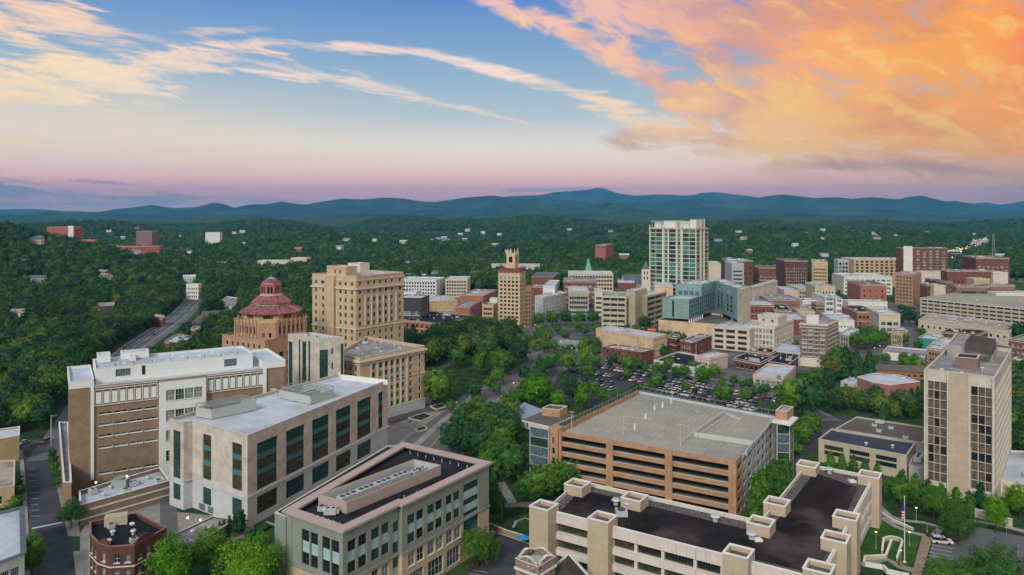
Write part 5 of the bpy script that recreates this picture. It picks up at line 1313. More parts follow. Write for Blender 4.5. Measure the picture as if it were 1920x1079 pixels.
mk('market_hall', 'grey hall with a pale arched roof and dark openings left of the brick tower', (1450, 655), (1500, 661), (1510, 650), 8.0, 'grey_wall', 'roof_white', [.5, 4], 2.4, 'void', 4, 0, 4.2, cl_=0)
b, q = mk('brick_tower', 'eight storey mauve brick tower with a cream base and white stair house', (1499.7, 606), (1551.6, 608.9), (1572, 600), 24.6, 'brick_mauve', 'roof_grey', [5.6+2.45*k for k in range(7)], 1.5, 'wide', 4, 6, 2.6, cl_=3, ret=True)
m = MB(); m.ring(inset(q, -.25), inset(q, -.02), 0, 4.9); m.build('plinth', 'stone_light', b.root); m = MB(); m.ring(inset(q, -.2), inset(q, -.02), 22.1, 22.5); m.ring(inset(q, -.2), inset(q, -.02), 24.0, 24.6); m.build('cornice', 'stone_light', b.root)
pq = rect(lerp(lerp(q[0], q[1], .5), q[3], .25), 6.5, 5, R(-30)); b.block(pq, 23.9, 28.8, 'white_wall', 'roof_grey', None, par=.4, name='stair_house', foot=False); b.done()
mk('stone_building', 'grey stone two storey building with a white roof right of the brick tower', (1574, 626), (1592, 630), (1611, 618), 8.6, 'concrete', 'roof_white', [1, 4.6], 2.2, 'dbl', 3, 7, 1.4, cl_=2)
mk('store', 'pink store with green doors and a broad white roof at the car park corner', (1412, 702.4), (1469, 708), (1492, 687), 5.8, 'pink_wash', 'roof_white', [.3], 3.2, 'shop', 5, 0, 3.0, cl_=3)
q = RP(7, (1607, 707), (1634, 717), (1669, 722.5), (1725, 716), (1690, 704), (1640, 700)); b = Bd('auditorium', 'many sided red brick hall with a white membrane roof among the trees', 'building', cen(q)); b.block(q, 0, 7, 'brick_salmon', 'roof_white', None, par=.3, cop='coping_white'); clutter(b, q, 6.7, 2, kinds=(4,)); b.done()
q = RP(3, (1576, 715), (1610, 728), (1630, 724), (1600, 706)); b = Bd('annex', 'low white roofed annex with machinery beside the many sided hall', 'building', cen(q)); b.block(ccw(q), 0, 3, 'white_wall', 'roof_white', None, par=.3); clutter(b, ccw(q), 2.7, 5, kinds=(0, 3, 2)); b.done()
mk('brick_building', 'orange brick block with a white roof just left of the hotel tower', (1738, 651), (1766, 656), (1790, 636), 12, 'brick_orange', 'roof_white', [4, 7.6], 1.7, 'dbl', 4, 2, 1.2, cl_=4)
mk('teal_shed', 'small building with a bright teal side wall', (1722, 633), (1756, 637), (1768, 630), 7, 'teal_bright', 'roof_white', None, cl_=2)
mk('shop', 'pale building with arched openings among the trees near the street lamps', (1671, 622), (1692, 626), (1702, 619), 9, 'peach', 'roof_grey', [1, 5], 2, 'arch', 4, 2, 1.0, cl_=2)
mk('brick_building', 'maroon brick block with a black roof and a red roof hatch', (1765, 622), (1837, 627), (1852, 620), 9, 'brick_dark', 'roof_black', [2], 1.6, 'plain', 4, 0, 1.4, cl_=5)
mk('long_building', 'long cream building with a worn pale roof in front of the banded garage', (1722, 600), (1893, 622), (1905, 606), 10, 'cream', 'roof_tan', [5], 1.8, 'plain', 14, 2, 1.6, cl_=14)
mk('brick_building', 'red brick building with white windows at the right edge', (1891, 636), (1960, 645), (1985, 636), 9, 'brick_red', 'roof_grey', [1, 5], 1.8, 'white', 6, 0, 1.4, cl_=4)
mk('white_building', 'low white building right of the hotel tower', (1899, 672), (1960, 680), (1985, 668), 6, 'white_wall', 'roof_grey', [1], 2.2, 'dbl', 4, 0, 1.6, cl_=3)
mk('market_shed', 'long low white market shed with a grey roof behind the brown gabled block', (1655, 660), (1735, 668), (1742, 656), 4.5, 'white_wall', 'roof_grey', None, cl_=0)
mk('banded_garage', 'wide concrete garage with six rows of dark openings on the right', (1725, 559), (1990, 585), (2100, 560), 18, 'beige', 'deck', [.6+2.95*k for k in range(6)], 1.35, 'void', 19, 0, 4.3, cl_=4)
b, q = mk('brick_hotel', 'tall red brick hotel with a white stair panel and rows of white windows', 1690, 1777, None, -466, 'brick_red', 'roof_white', [14+3.25*k for k in range(11)], 1.9, 'wide', 7, 0, 3.4, D=860, deepen=-5, cl_=8, cop='coping_white', par=1.2, ret=True)
qa = [G(1694, 856.5), G(1711, 855.2), G(1711, 857.5), G(1694, 860)]; b.prism('stair_panel', qa, 0, zt(462, 857), 'white_wall'); b.done()
mk('brick_block', 'broad dark red brick block with white windows at the right edge', 1830, 1893, 1990, -484, 'brick_red', 'roof_grey', [3+4.2*k for k in range(7)], 2.0, 'wide', 7, 9, 2.2, D=820, deepen=-12, cl_=6)
mk('orange_tower', 'narrow orange brick tower with a grey side and small bays', (1678, 512), (1712, 514.5), (1727.5, 511), 30, 'brick_orange', 'roof_grey', [2+3.3*k for k in range(8)], 1.9, 'dbl', 5, 3, 1.5, cl_=3)
mk('flatiron_building', 'tan wedge of a building with a green cornice and one column of dark windows', 1523, 1552, 1572, -491, 'brick_tan', 'roof_grey', [2+3.6*k for k in range(8)], 1.8, 'dbl', 7, 5, 1.3, D=790, deepen=-20, cl_=3, cop='copper')
mk('crowned_building', 'dark brick block with a cream crown left of the tan wedge building', 1471.5, 1515, 1523, -489, 'brick_dark', 'roof_grey', [2+3.4*k for k in range(8)], 1.6, 'white', 9, 2, 1.2, D=830, deepen=-6, cl_=3, cop='cream', par=1.4)
mk('balcony_building', 'wide tan block with recessed dark balconies behind the white block', 1601, 1706, 1713, -487, 'brick_tan', 'roof_white', [4+3.6*k for k in range(8)], 2.2, 'plain', 11, 1, 3.2, D=880, deepen=-4, cl_=7)
mk('white_block', 'wide white two tone block with green tinted windows in the right middle distance', 1582, 1673, 1678, -519, 'white_wall', 'roof_white', [2+4.2*k for k in range(5)], 2.0, 'wide', 9, 1, 4.2, D=800, deepen=-6, cl_=6)
mk('grey_block', 'grey white block with dark roof between the tan wedge and balcony buildings', 1571, 1604, None, -487, 'grey_wall', 'roof_slate', [3+4.5*k for k in range(6)], 2.6, 'plain', 5, 0, 2.6, D=900, deepen=-5, cl_=2)
mk('brick_building', 'orange red brick wall with a dark sloped roof below the white block', 1613, 1662, 1677, -534, 'brick_salmon2', 'roof_slate', [3, 9, 14], 1.8, 'plain', 4, 1, 1.4, D=700, deepen=-8, cl_=4)
mk('cream_building', 'old cream rendered block with flaking walls and dark window holes', 1528, 1566, 1576, -537, 'cream_old', 'roof_tan', [3, 7, 11], 1.8, 'plain', 6, 2, 1.2, D=715, deepen=-9, cl_=6)
mk('stone_building', 'pale pink rendered house end left of the old cream block', 1470, 1497, 1500, -545, 'pink_wash', 'roof_white', None, cl_=2, D=745, deepen=-8)
mk('stone_building', 'dark grey stone terrace front between pale pink and old cream blocks', 1497, 1527, 1530, -541, 'concrete', 'roof_white', [2, 6, 10, 14], 2.0, 'dbl', 6, 0, 1.5, D=755, deepen=-5, cl_=3)
mk('row_building', 'long white row with a line of dark arched windows under the orange brick wall', 1590, 1664, None, -566, 'white_wall', 'roof_grey', [3, 8], 2.2, 'arch', 16, 0, 1.2, D=662, deepen=-6, cl_=6)
mk('row_building', 'short white row with small dark windows left of the two white modern blocks', 1505, 1531, None, -563, 'white_wall', 'roof_grey', [3, 8], 1.8, 'arch', 9, 0, 1.0, D=680, deepen=-5, cl_=3)
mk('modern_building', 'white framed modern block with green glass, left of a pair', 1547, 1564, 1566, -558, 'white_wall', 'roof_white', [2, 7, 11], 2.6, 'curtain', 2, 0, 5.5, D=657, deepen=-6, cl_=1)
mk('modern_building', 'white framed modern block with a grey side, right of a pair', 1567, 1580, 1592, -561, 'white_wall', 'roof_white', [2, 7, 11], 2.4, 'white', 2, 2, 1.8, D=645, deepen=-15, cl_=2)
mk('brick_building', 'small brown brick front between white rows', 1530, 1546, None, -569, 'brick_mauve', 'roof_grey', [2, 6], 1.8, 'dbl', 4, 0, 1.1, D=660, deepen=-6, cl_=1)
mk('brick_building', 'red brick block with three tall dark windows near the pale striped building', 1452, 1483, 1494, -582, 'brick_red', 'roof_black', [1, 5], 2.4, 'arch', 4, 2, 1.4, D=600, deepen=-14, cl_=4)
mk('brick_building', 'long low red brick block behind the teal hotel end wall', 1405, 1452, 1468, -573, 'brick_red', 'roof_white', [2, 6], 1.6, 'dbl', 6, 2, 1.2, D=615, deepen=-14, cl_=5)
mk('brick_building', 'brown brick terrace behind the long red brick block', 1440, 1500, 1503, -562, 'brick_mauve', 'roof_grey', [3, 8], 1.6, 'dbl', 8, 0, 1.2, D=640, deepen=-6, cl_=5)
mk('tan_roof_building', 'small building with a flat tan roof beside the red brick blocks', 1496, 1528, 1540, -584, 'beige', 'roof_tan', [1], 1.6, 'dbl', 5, 1, 1.1, D=616, deepen=-12, cl_=1)
mk('white_roof_building', 'low building with a large white roof behind the brick tower', 1466, 1512, 1530, -600, 'brick_red', 'roof_white', None, cl_=6, D=545, deepen=-12)
mk('white_roof_building', 'low white building with a cluttered roof right behind the brick tower', 1560, 1602, 1612, -601, 'white_wall', 'roof_white', [3], 1.6, 'arch', 6, 0, .9, cl_=8, D=552, deepen=-12)
mk('brick_building', 'red brick block with a black roof terrace beside the cream fronted block', 1607, 1647, 1652, -585, 'brick_salmon2', 'roof_black', [2, 6.5], 2.0, 'plain', 5, 0, 1.8, cl_=5, D=575, deepen=-8)
mk('cream_building', 'cream corner block with dark balconies above the trees', 1648, 1688, 1698, -589, 'cream', 'roof_white', [1, 5.5], 2.4, 'plain', 3, 4, 3.4, cl_=4, D=547, deepen=-12)
mk('striped_building', 'white roofed block with tall pale fins and dark strips between them', (1405, 537), (1412, 539), (1458, 526), 23, 'stone_light', 'roof_white', [0], 21.5, 'slot', 1, 14, 1.4, cl_=6)
mk('cream_building', 'cream block with a blue glass corner behind the teal hotel', 1329, 1352, 1374, -495, 'cream', 'roof_white', [3+4*k for k in range(7)], 2.4, 'cyan', 0, 5, 2.8, cl_=4, D=740, deepen=-10)
mk('grey_office', 'grey office with dark ribbons and a beige end wall', 1372, 1395, 1414, -494, 'grey_wall', 'roof_grey', [3+4*k for k in range(7)], 1.6, 'strip', 1, 0, 20, cl_=3, D=770, deepen=-6)
mk('maroon_building', 'maroon topped block behind the grey office', 1365, 1412, 1422, -489, 'brick_dark', 'roof_white', [20, 26], 1.6, 'plain', 5, 2, 2, cl_=4, D=830, deepen=-6)
mk('school', 'low red brick school with a white gable far behind', 1423, 1458, 1470, -502, 'brick_red', 'roof_slate', [4, 8], 1.8, 'white', 9, 2, 1.4, cl_=1, D=930, deepen=-10)
mk('brick_building', 'small orange brick block left of the cream crowned block', 1464, 1473, 1478, -506, 'brick_orange', 'roof_white', None, cl_=0, D=880)
mk('brick_building', 'long red brick building with a white roof below the tall brick hotel', 1776, 1858, None, -508, 'brick_red', 'roof_white', [3+4*k for k in range(5)], 1.8, 'plain', 10, 0, 1.8, cl_=6, D=740, deepen=-6)
mk('brick_building', 'dark brick building with blue grey windows above the banded garage', 1794, 1855, None, -537, 'brick_mauve', 'roof_slate', [2, 7, 12, 17], 2.4, 'cyan', 8, 0, 4, cl_=4, D=655, deepen=-5)
mk('cream_building', 'cream tower block with no windows above the left end of the banded garage', 1751, 1773, None, -535, 'cream', 'roof_tan', None, cl_=1, D=665, deepen=-5)
mk('brick_building', 'narrow red brick block with white bays above the banded garage', 1773, 1787, 1792, -529, 'brick_red', 'roof_grey', [4, 9, 14, 19], 2.0, 'white', 2, 1, 1.3, cl_=1, D=668, deepen=-5)
mk('brick_building', 'red brick block left of the windowless cream tower block', 1738, 1750, None, -534, 'brick_red', 'roof_white', [4, 9, 14, 19], 1.8, 'plain', 3, 0, 1.3, cl_=1, D=672, deepen=-5)
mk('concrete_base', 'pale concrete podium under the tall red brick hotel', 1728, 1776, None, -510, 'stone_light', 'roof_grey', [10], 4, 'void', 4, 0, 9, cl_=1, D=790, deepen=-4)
mk('brown_building', 'low brown brick building with a line of dark windows at far right', 1856, 1903, None, -535, 'brick_mauve', 'roof_tan', [4, 10, 16], 1.8, 'plain', 6, 0, 2.4, cl_=3, D=665, deepen=-5)
mk('tan_building', 'small tan building with a gabled parapet above the banded garage', 1826, 1856, None, -523, 'brick_tan', 'roof_tan', [4, 10, 16], 2.2, 'plain', 5, 0, 1.8, cl_=2, D=690, deepen=-5)
mk('pale_building', 'pale low building with a grey roof at the right edge above the garage', 1868, 1990, None, -551, 'white_wall', 'roof_grey', [8, 14], 1.6, 'dbl', 10, 0, 2.4, cl_=6, D=635, deepen=-5)
mk('ornate_church', 'pale ornate roof cluster at the far right behind the brick buildings', 1862, 1890, None, -511, 'stone_light', 'roof_tan', [4, 10], 2, 'dbl', 4, 0, 1.6, cl_=4, D=760, deepen=-6)
# centre left
mk('pink_theatre', 'windowless pink brick block left of the slender cream tower', 861, 906, 932, -555, 'brick_salmon2', 'roof_tan', None, cl_=5, D=640, deepen=-12)
mk('pink_block', 'lower pink brick wall in front of the windowless pink block', 852, 881, 903, -575, 'brick_salmon2', 'roof_grey', [4], 3, 'plain', 0, 1, 4, cl_=1, D=600, deepen=-10)
mk('tan_building', 'tan four storey building touching the left of the slender cream tower', 904, 925, 933, -572, 'brick_tan', 'roof_black', [1.5+3.6*k for k in range(4)], 2.0, 'dbl', 4, 2, 1.4, cl_=2, D=580, deepen=-14)
mk('white_block', 'white box behind the tan building left of the slender tower', 918, 932, 934, -560, 'white_wall', 'roof_white', None, cl_=1, D=630, deepen=-8)
mk('brick_building', 'brick building with a black roof and pilasters beside the court tower', (740, 598), (826, 607), (889, 592), 9.5, 'brick_salmon2', 'roof_black', [1, 5], 2.2, 'arch', 9, 7, 1.8, cl_=12)
mk('dark_office', 'dark glass office with tan and pale blue panels right of the court tower', 745, 790, 805, -559, 'metal_dark', 'roof_white', [1, 6, 11], 3.4, 'wide', 9, 3, 2.6, cl_=4, D=560, deepen=-10)
mk('white_block', 'white plant block behind the dark glass office', 756, 780, 790, -548, 'white_wall', 'roof_white', None, cl_=3, D=610, deepen=-8)
mk('long_store', 'long tan wall with a cluttered white roof behind the dark glass office', 800, 858, 880, -563, 'brick_tan', 'roof_white', None, cl_=12, D=640, deepen=18)
mk('apartment_block', 'long white apartment block with a dark glass corner', 744, 818, 834, -526, 'white_wall', 'roof_white', [2+3.4*k for k in range(5)], 2.0, 'dbl', 14, 3, 1.8, cl_=4, D=760, deepen=-8)
mk('apartment_block', 'pale apartment block extending right from the dark glass corner', 835, 876, 882, -524, 'cream', 'roof_white', [2+3.4*k for k in range(5)], 2.0, 'dbl', 8, 1, 1.8, cl_=3, D=775, deepen=-2)
mk('blue_roof', 'flat pale blue roof left of the pink brick wall', 802, 852, 866, -590, 'brick_tan', 'roof_grey', None, cl_=0, D=590, deepen=-10)
# centre right
mk('white_building', 'white building with a light roof to the right of the slender cream tower', (1003, 555), (1018, 559), (1062, 549), 17, 'white_wall', 'roof_white', [1.5+3.8*k for k in range(4)], 1.9, 'dbl', 3, 9, 1.2, cl_=4)
mk('red_block', 'red brick block behind the white building near the slender tower', 999, 1018, None, -537, 'brick_red', 'roof_white', [5, 10], 1.6, 'dbl', 2, 0, 1.2, cl_=1, D=680, deepen=-6)
mk('glass_shop', 'pale framed block with dark openings among red brick blocks', 1018, 1040, 1058, -537, 'white_wall', 'roof_white', [4, 9, 14], 2.4, 'plain', 3, 2, 1.6, cl_=2, D=670, deepen=-8)
mk('stone_building', 'grey stone terrace with rows of tall windows below the red brick row', 1066, 1104, 1116, -546, 'concrete', 'roof_white', [2, 6, 10, 14], 2.2, 'dbl', 10, 2, 1.3, cl_=3, D=640, deepen=-4)
mk('stone_building', 'small pale stone block between the grey terrace and the ribbon windowed office', 1115, 1130, None, -544, 'stone_light', 'roof_grey', [2, 6, 10, 14], 2.0, 'dbl', 4, 0, 1.2, cl_=1, D=640, deepen=-4)
mk('brick_row', 'long red brick row with wide windows under the cream block', 1056, 1118, 1140, -528, 'brick_red', 'roof_grey', [3, 8, 13, 18], 2.4, 'wide', 9, 3, 2.4, cl_=4, D=700, deepen=-6)
mk('cream_block', 'cream block with a flat white roof behind the red brick row', 1066, 1150, 1160, -514, 'cream', 'roof_white', [4+4*k for k in range(7)], 2.2, 'dbl', 15, 1, 2.2, cl_=8, D=780, deepen=-4, cop='coping_white')
mk('dark_roof_hall', 'church hall under a broad dark slate roof', 996, 1038, 1052, -520, 'brick_red', 'roof_slate', None, cl_=0, D=800, deepen=-8, par=.2)
mk('tan_block', 'plain peach block at the foot of the green glass tower', 1227, 1262, 1281, -537, 'peach', 'roof_white', [16], 3, 'void', 1, 0, 1.6, cl_=1, D=600, deepen=-10)
mk('red_building', 'small red building under the dark stone church', 1158, 1190, 1205, -531, 'brick_red', 'roof_white', None, cl_=4, D=720, deepen=-8)
# far away blocks
mk('far_warehouse', 'long low white warehouse among the trees behind the slender tower', 921, 1012, None, -496, 'coping', 'roof_grey', None, cl_=0, D=1080, deepen=-3)
mk('red_tower', 'red brick slab block rising from the woods near the green glass tower', 1116, 1136, 1150, -460, 'brick_salmon2', 'roof_grey', [30+3.2*k for k in range(9)], 1.6, 'plain', 6, 4, 1.6, cl_=1, D=1250, deepen=-20)
mk('apartment_row', 'row of pale apartment blocks in the far trees left of the court tower', 483, 540, 548, -489, 'stone_light', 'roof_white', [18+3.2*k for k in range(5)], 1.8, 'plain', 16, 1, 2, cl_=0, D=1150, deepen=-4)
mk('apartment_row', 'second pale apartment block right of the first in the far trees', 545, 575, 583, -484, 'stone_light', 'roof_white', [18+3.2*k for k in range(5)], 1.8, 'plain', 10, 1, 2, cl_=0, D=1230, deepen=-5)
b, q = mk('hospital', 'large far off hospital slab of orange red brick with white edges on the hill', 88, 139, 155, -426, 'brick_hosp', 'roof_white', [35+3.6*k for k in range(6)], .9, 'plain', 1, 1, 60, cl_=2, D=1500, deepen=-12, cop='coping_white', par=2, ret=True)
pil(b, q[0], q[1], [dist(q[0], q[1])*.90], 20, zt(424, 1500), 12, 1.5, 'white_wall', 'stair_shaft'); b.done()
mk('hospital_wing', 'lower hospital wing stepping down right of the brick slab', 152, 178, 184, -450, 'brick_hosp', 'roof_white', [35, 40, 45], 1.2, 'plain', 8, 2, 2, cl_=0, D=1480, deepen=-8)
mk('hospital_wing', 'long low brick hospital wing to the far right of the slab', 218, 298, 305, -462, 'brick_hosp', 'roof_grey', [18, 22], 1.4, 'plain', 20, 1, 3, cl_=0, D=1400, deepen=6)
mk('hospital_wing', 'low connecting brick wing between the other hospital wings', 184, 220, None, -460, 'brick_hosp', 'roof_grey', [20, 24], 1.4, 'plain', 9, 0, 3, cl_=0, D=1450, deepen=-4)
mk('far_block', 'brown and cream block standing alone in the far woods', 255, 285, 297, -434, 'brick_mauve', 'roof_white', [45, 50, 55], 1.4, 'plain', 8, 3, 2, cl_=0, D=1800, deepen=-10)
mk('far_block', 'small white block on a wooded rise', 385, 412, None, -436, 'white_wall', 'roof_white', [42], 1.4, 'plain', 8, 0, 2, cl_=0, D=2000, deepen=-4)
mk('white_villa', 'white villa with two chimneys beside the highway', 349, 372, 378, -533, 'white_wall', 'roof_white', [2, 6, 10], 1.8, 'dbl', 5, 2, 1.2, cl_=3, D=760, deepen=-6)
# along the highway
mk('red_store', 'red brick building with a patchy white roof between the highway and the domed hall', (309, 640), (350, 647), (371, 633), 7, 'brick_red', 'roof_white', [1], 2, 'plain', 5, 2, 2.4, cl_=5)
mk('brick_turret', 'small square red brick turret rising beside the patchy white roof', (358, 616), (370, 618), (376, 613), 11, 'brick_red', 'roof_tan', [3, 7], 1.4, 'plain', 1, 1, 1, cl_=0)
mk('fire_station', 'low brick building with a dark roof in the trees left of the highway', (272, 594), (303, 597), (310, 593), 7, 'brick_salmon2', 'roof_slate', [2], 1.6, 'plain', 6, 1, 1.6, cl_=2)
mk('grey_hall', 'flat grey roofed hall above the long brown shed', (404, 570), (435, 575), (454, 560), 8, 'white_wall', 'roof_grey', [1], 2, 'plain', 5, 2, 2, cl_=1)
mk('orange_house', 'orange tiled house at the left edge in the woods', (-30, 610), (34, 603), (36, 600), 7, 'brick_salmon2', 'tile_red', [2], 1.6, 'white', 4, 0, 1.4, cl_=1)
def gable(name, label, cat, c, w_, d_, h, rh, ang, wall, roof, group=None, z0=0, wins=True, chim=False):
    b = Bd(name, label, cat, c, group, z=z0); q = rect(c, w_, d_, ang)
    if wins: b.block(q, z0, z0+h, wall, None, {0: grid(w_, max(2, int(w_/3.2)), 1.1, (z0+1.2,)+((z0+4.2,) if h > 5.5 else ()), 1.5, 'dbl', .6)}, rev=.15)
    else: b.block(q, z0, z0+h, wall, None, None)
    m = MB(); o = rect(c, w_+.8, d_+.9, ang); r0, r1 = lerp(o[0], o[3], .5), lerp(o[1], o[2], .5); zr = z0+h
    m.face([(*o[0], zr-.1), (*o[1], zr-.1), (*r1, zr+rh), (*r0, zr+rh)]); m.face([(*o[2], zr-.1), (*o[3], zr-.1), (*r0, zr+rh), (*r1, zr+rh)]); m.face([(*o[3], zr-.12), (*o[2], zr-.12), (*o[1], zr-.12), (*o[0], zr-.12)])
    rf = m.build('roof', roof, b.root); m = MB(); g0, g1 = lerp(q[0], q[3], .5), lerp(q[1], q[2], .5)
    m.face([(*q[3], zr), (*q[0], zr), (*g0, zr+rh-.15)]); m.face([(*q[1], zr), (*q[2], zr), (*g1, zr+rh-.15)]); m.build('gable', wall, b.root)
    if chim: m = MB(); cc = lerp(lerp(r0, r1, .7), o[3], .12); m.prism(rect(cc, .9, .7, ang), zr+rh*.4, zr+rh+1.1); m.build('chimney', 'brick_red', rf)
    b.done(); return b
gable('market_shed', 'long narrow shed with a brown roof running along the highway', 'shed', P(373, 604, 4), 100, 10, 4, 1.6, R(104), 'brick_mauve', 'roof_taupe')
gable('market_shed', 'wider brown roofed shed at the upper end of the long one', 'shed', P(416, 588, 5), 30, 22, 5, 2.5, R(20), 'brick_mauve', 'roof_taupe')
gable('brown_chapel', 'brick chapel with a steep dark roof in the woods left of the highway', 'church', P(195, 590, 6), 12, 16, 6, 6, R(80), 'brick_salmon2', 'roof_maroon_dark')
gable('pavilion', 'green park pavilion under a pale hipped roof near the slender tower', 'pavilion', P(1072, 640, 5), 16, 12, 3.6, 2.2, R(-35), 'teal_wall', 'roof_grey')
gable('park_cafe', 'low pale blue roofed pavilion with a red awning left of the orange garage', 'pavilion', P(1002, 772, 5), 15, 14, 3.6, 3.6, R(-58), 'white_wall', 'blue_roof')
gable('brown_house', 'long pink brick block with a brown gabled roof among the trees', 'house', P(1682, 690, 5), 32, 9, 4.2, 2.4, R(-14), 'brick_salmon2', 'roof_taupe')
gable('stone_church', 'dark stone church with slate roof near the green glass tower', 'church', G(1190, 760), 26, 14, 17, 9, R(15), 'concrete', 'roof_slate')
b = Bd('church_tower', 'pale stone church tower with a dark spike beside the green glass tower', 'church', G(1211, 745)); q = rect(G(1211, 745), 8, 8, R(-10)); b.block(q, 0, zt(505, 745), 'stone_light', None, {0: grid(8, 2, 1.2, (22, 27), 3, 'arch', 1)}); m = MB(); z0 = zt(505, 745); m.frustum(q, z0, rect(G(1211, 745), .3, .3, R(-10)), z0+8); m.build('spire', 'roof_slate', b.root); b.done()
b = Bd('church_tower', 'slender pale green copper spire above the cream block', 'church', G(1103, 830)); q = rect(G(1103, 830), 7.5, 7.5, R(10)); z0 = zt(511, 830); b.block(q, 0, z0, 'brick_red', None, {0: [(3, 4.5, z0-5, z0-2, 'arch')]}); m = MB(); m.frustum(q, z0, rect(G(1103, 830), .3, .3, R(10)), z0+16); m.build('spire', 'copper', b.root); b.done()
# ================================================================ right foreground terrace
ZT = 5.0
def T(x, y): return P(x, y, ZT)
ter = ccw([T(1592, 1120), T(1604, 1052), T(1640, 962), T(1690, 975), T(1760, 985), T(1830, 975), T(1990, 1010), T(2010, 1140)])
sheet('embankment', ter, ZT, 'lawn_dark', thick=5)
NOTREE.append(ter)
sheet('lawn', ccw([T(1607, 1046), T(1634, 966), T(1664, 975), T(1700, 1000), T(1726, 1004), T(1712, 1060), T(1690, 1062), T(1660, 1040)]), ZT+.02, 'lawn')
cpk = [T(1748, 1016), T(1790, 1018), T(1818, 1010), T(1812, 996), T(1828, 987), T(1850, 992), T(1925, 1008), T(2010, 1030), T(2010, 1140), T(1722, 1140)]
sheet('car_park', ccw(cpk), ZT+.03, 'road_grey'); 
sheet('path', ccw([T(1730, 1002), T(1748, 1012), T(1722, 1095), T(1704, 1095)]), ZT+.04, 'brick_path')
def pathz(pts, w_, m_='pavement', z=ZT+.06): strip('path', [T(*p) for p in pts], w_, z, m_)
pathz([(1636, 966), (1655, 972), (1680, 988), (1705, 998), (1735, 1005)], 1.8); pathz([(1648, 950), (1668, 968), (1690, 976), (1735, 981), (1765, 990), (1752, 1004)], 1.8, z=ZT+.07)
pathz([(1826, 978), (1868, 984), (1925, 998)], 2.2, z=ZT+.065); pathz([(1612, 1060), (1660, 1048), (1690, 1064), (1712, 1070)], 2.6, z=ZT+.08)
sheet('tree_island', ccw([T(1770, 1000), T(1790, 994), T(1812, 1004), T(1810, 1014), T(1785, 1015)]), ZT+.18, 'mulch', thick=.2)
m = MB()
for k in range(11):
    a, c = T(1748-k*3.2, 1022+k*6.6), T(1788-k*3.6, 1029+k*6.6+k*.2); m.bar((*a, ZT+.045), (*c, ZT+.045), .13, t2=.01)
tag(m.build('bay_marking', 'paint_white'), kind='structure')
def wallthing(name, label, pts, h, th, m_, z=ZT, cat='wall'):
    b = Bd(name, label, cat, pts[0], z=z); m = MB()
    for i in range(len(pts)-1): m.bar((*pts[i], z+h/2), (*pts[i+1], z+h/2), th, t2=h)
    m.build('wall', m_, b.root); m = MB()
    for i in range(len(pts)-1): m.bar((*pts[i], z+h+.06), (*pts[i+1], z+h+.06), th+.12, t2=.12)
    m.build('coping', 'coping_white', b.root); return b
wallthing('retaining_wall', 'long low cream wall below the hotel tower at the edge of the lawn', [T(1828, 970), T(1858, 978), T(1898, 990)], 2.2, .4, 'cream')
wallthing('ramp_wall', 'pale wall looping round the access ramp on the lawn', [T(1654, 1040), T(1657, 1016), T(1670, 1012), T(1688, 1016), T(1692, 1022), T(1682, 1053)], .9, .35, 'beige')
wallthing('ramp_wall', 'pale middle wall between the two lanes of the access ramp', [T(1672, 1018), T(1661, 1048), T(1622, 1050), T(1620, 1060)], .9, .4, 'beige')
wallthing('garden_wall', 'stepped white garden wall in front of the civic office entrance', [T(1622, 1062), T(1656, 1068), T(1664, 1076), T(1690, 1082), T(1704, 1084)], .9, .5, 'coping_white')
wallthing('path_wall', 'low wall along the path from the civic office to the car park', [T(1654, 966), T(1672, 978), T(1700, 990), T(1712, 996)], .7, .3, 'coping')
c = T(1696, 1055); b = Bd('flagpole', 'tall white flagpole with a limp red and white flag on the lawn', 'flagpole', c, z=ZT)
m = MB(); m.cyl(*c, ZT, ZT+15.6, .13, .07, n=8); m.cyl(*c, ZT+15.6, ZT+15.85, .13, .02, n=8); m.cyl(*c, ZT, ZT+.3, .35, n=8); m.build('pole', 'coping_white', b.root)
m = MB()
for k in range(10):
    x0 = c[0]-.12-.05*math.sin(k*1.7); zz = ZT+13.8-.33*k; m.prism([(x0-.55-.12*math.sin(k), c[1]-.12), (x0, c[1]-.2), (x0+.02, c[1]+.05), (x0-.5, c[1]+.12)], zz-.33, zz, (2 if k < 4 else k % 2))
m.build('flag', ['flag_red', 'paint_white', 'flag_blue'], b.root)
def lamp(px, py, z, h, label, lit=True, group=None, kind=0, name='street_lamp'):
    c = P(px, py, z); b = Bd(name, label, 'street lamp', c, group, z=z); m = MB(); m.cyl(*c, z, z+h, .09, .06, n=6); m.cyl(*c, z, z+.4, .2, n=6)
    if kind: m.bar((*c, z+h), (c[0]+1.6, c[1], z+h+.1), .1)
    m.build('pole', 'metal_grey', b.root); m = MB(); x = c[0]+(1.6 if kind else 0)
    if kind: m.box(x-.4, c[1]-.2, z+h, x+.4, c[1]+.2, z+h+.2)
    else: m.cyl(x, c[1], z+h, z+h+.28, .22, .3, n=8)
    m.build('lamp_head', 'lamp_glow' if lit else 'metal_light', b.root); m = MB()
    if not kind: m.cyl(x, c[1], z+h+.28, z+h+.4, .36, .1, n=8); m.build('lamp_cap', 'metal_dark', b.root)
lamp(1642.5, 1030, ZT, 4.2, 'lit lawn lamp between the civic office and the access ramp'); lamp(1705, 1024, ZT, 3.4, 'lit lamp standing behind the flagpole on the lawn'); lamp(1718, 978, ZT, 3.6, 'lit lamp in the dark bed behind the curving path')
lamp(1689, 1058, ZT, 3.2, 'lit lamp beside the end of the access ramp'); lamp(1738, 998, ZT, 2.2, 'short unlit lamp where the paths meet', False)
def sgn(x, y, z, label):
    c = P(x, y, z); b = Bd('road_sign', label, 'sign', c, z=z); m = MB(); m.cyl(*c, z, z+1.8, .05, n=5); m.build('post', 'metal_grey', b.root); m = MB(); m.box(c[0]-.3, c[1]-.08, z+1.4, c[0]+.3, c[1]-.055, z+2.2); m.build('panel', 'paint_white', b.root)
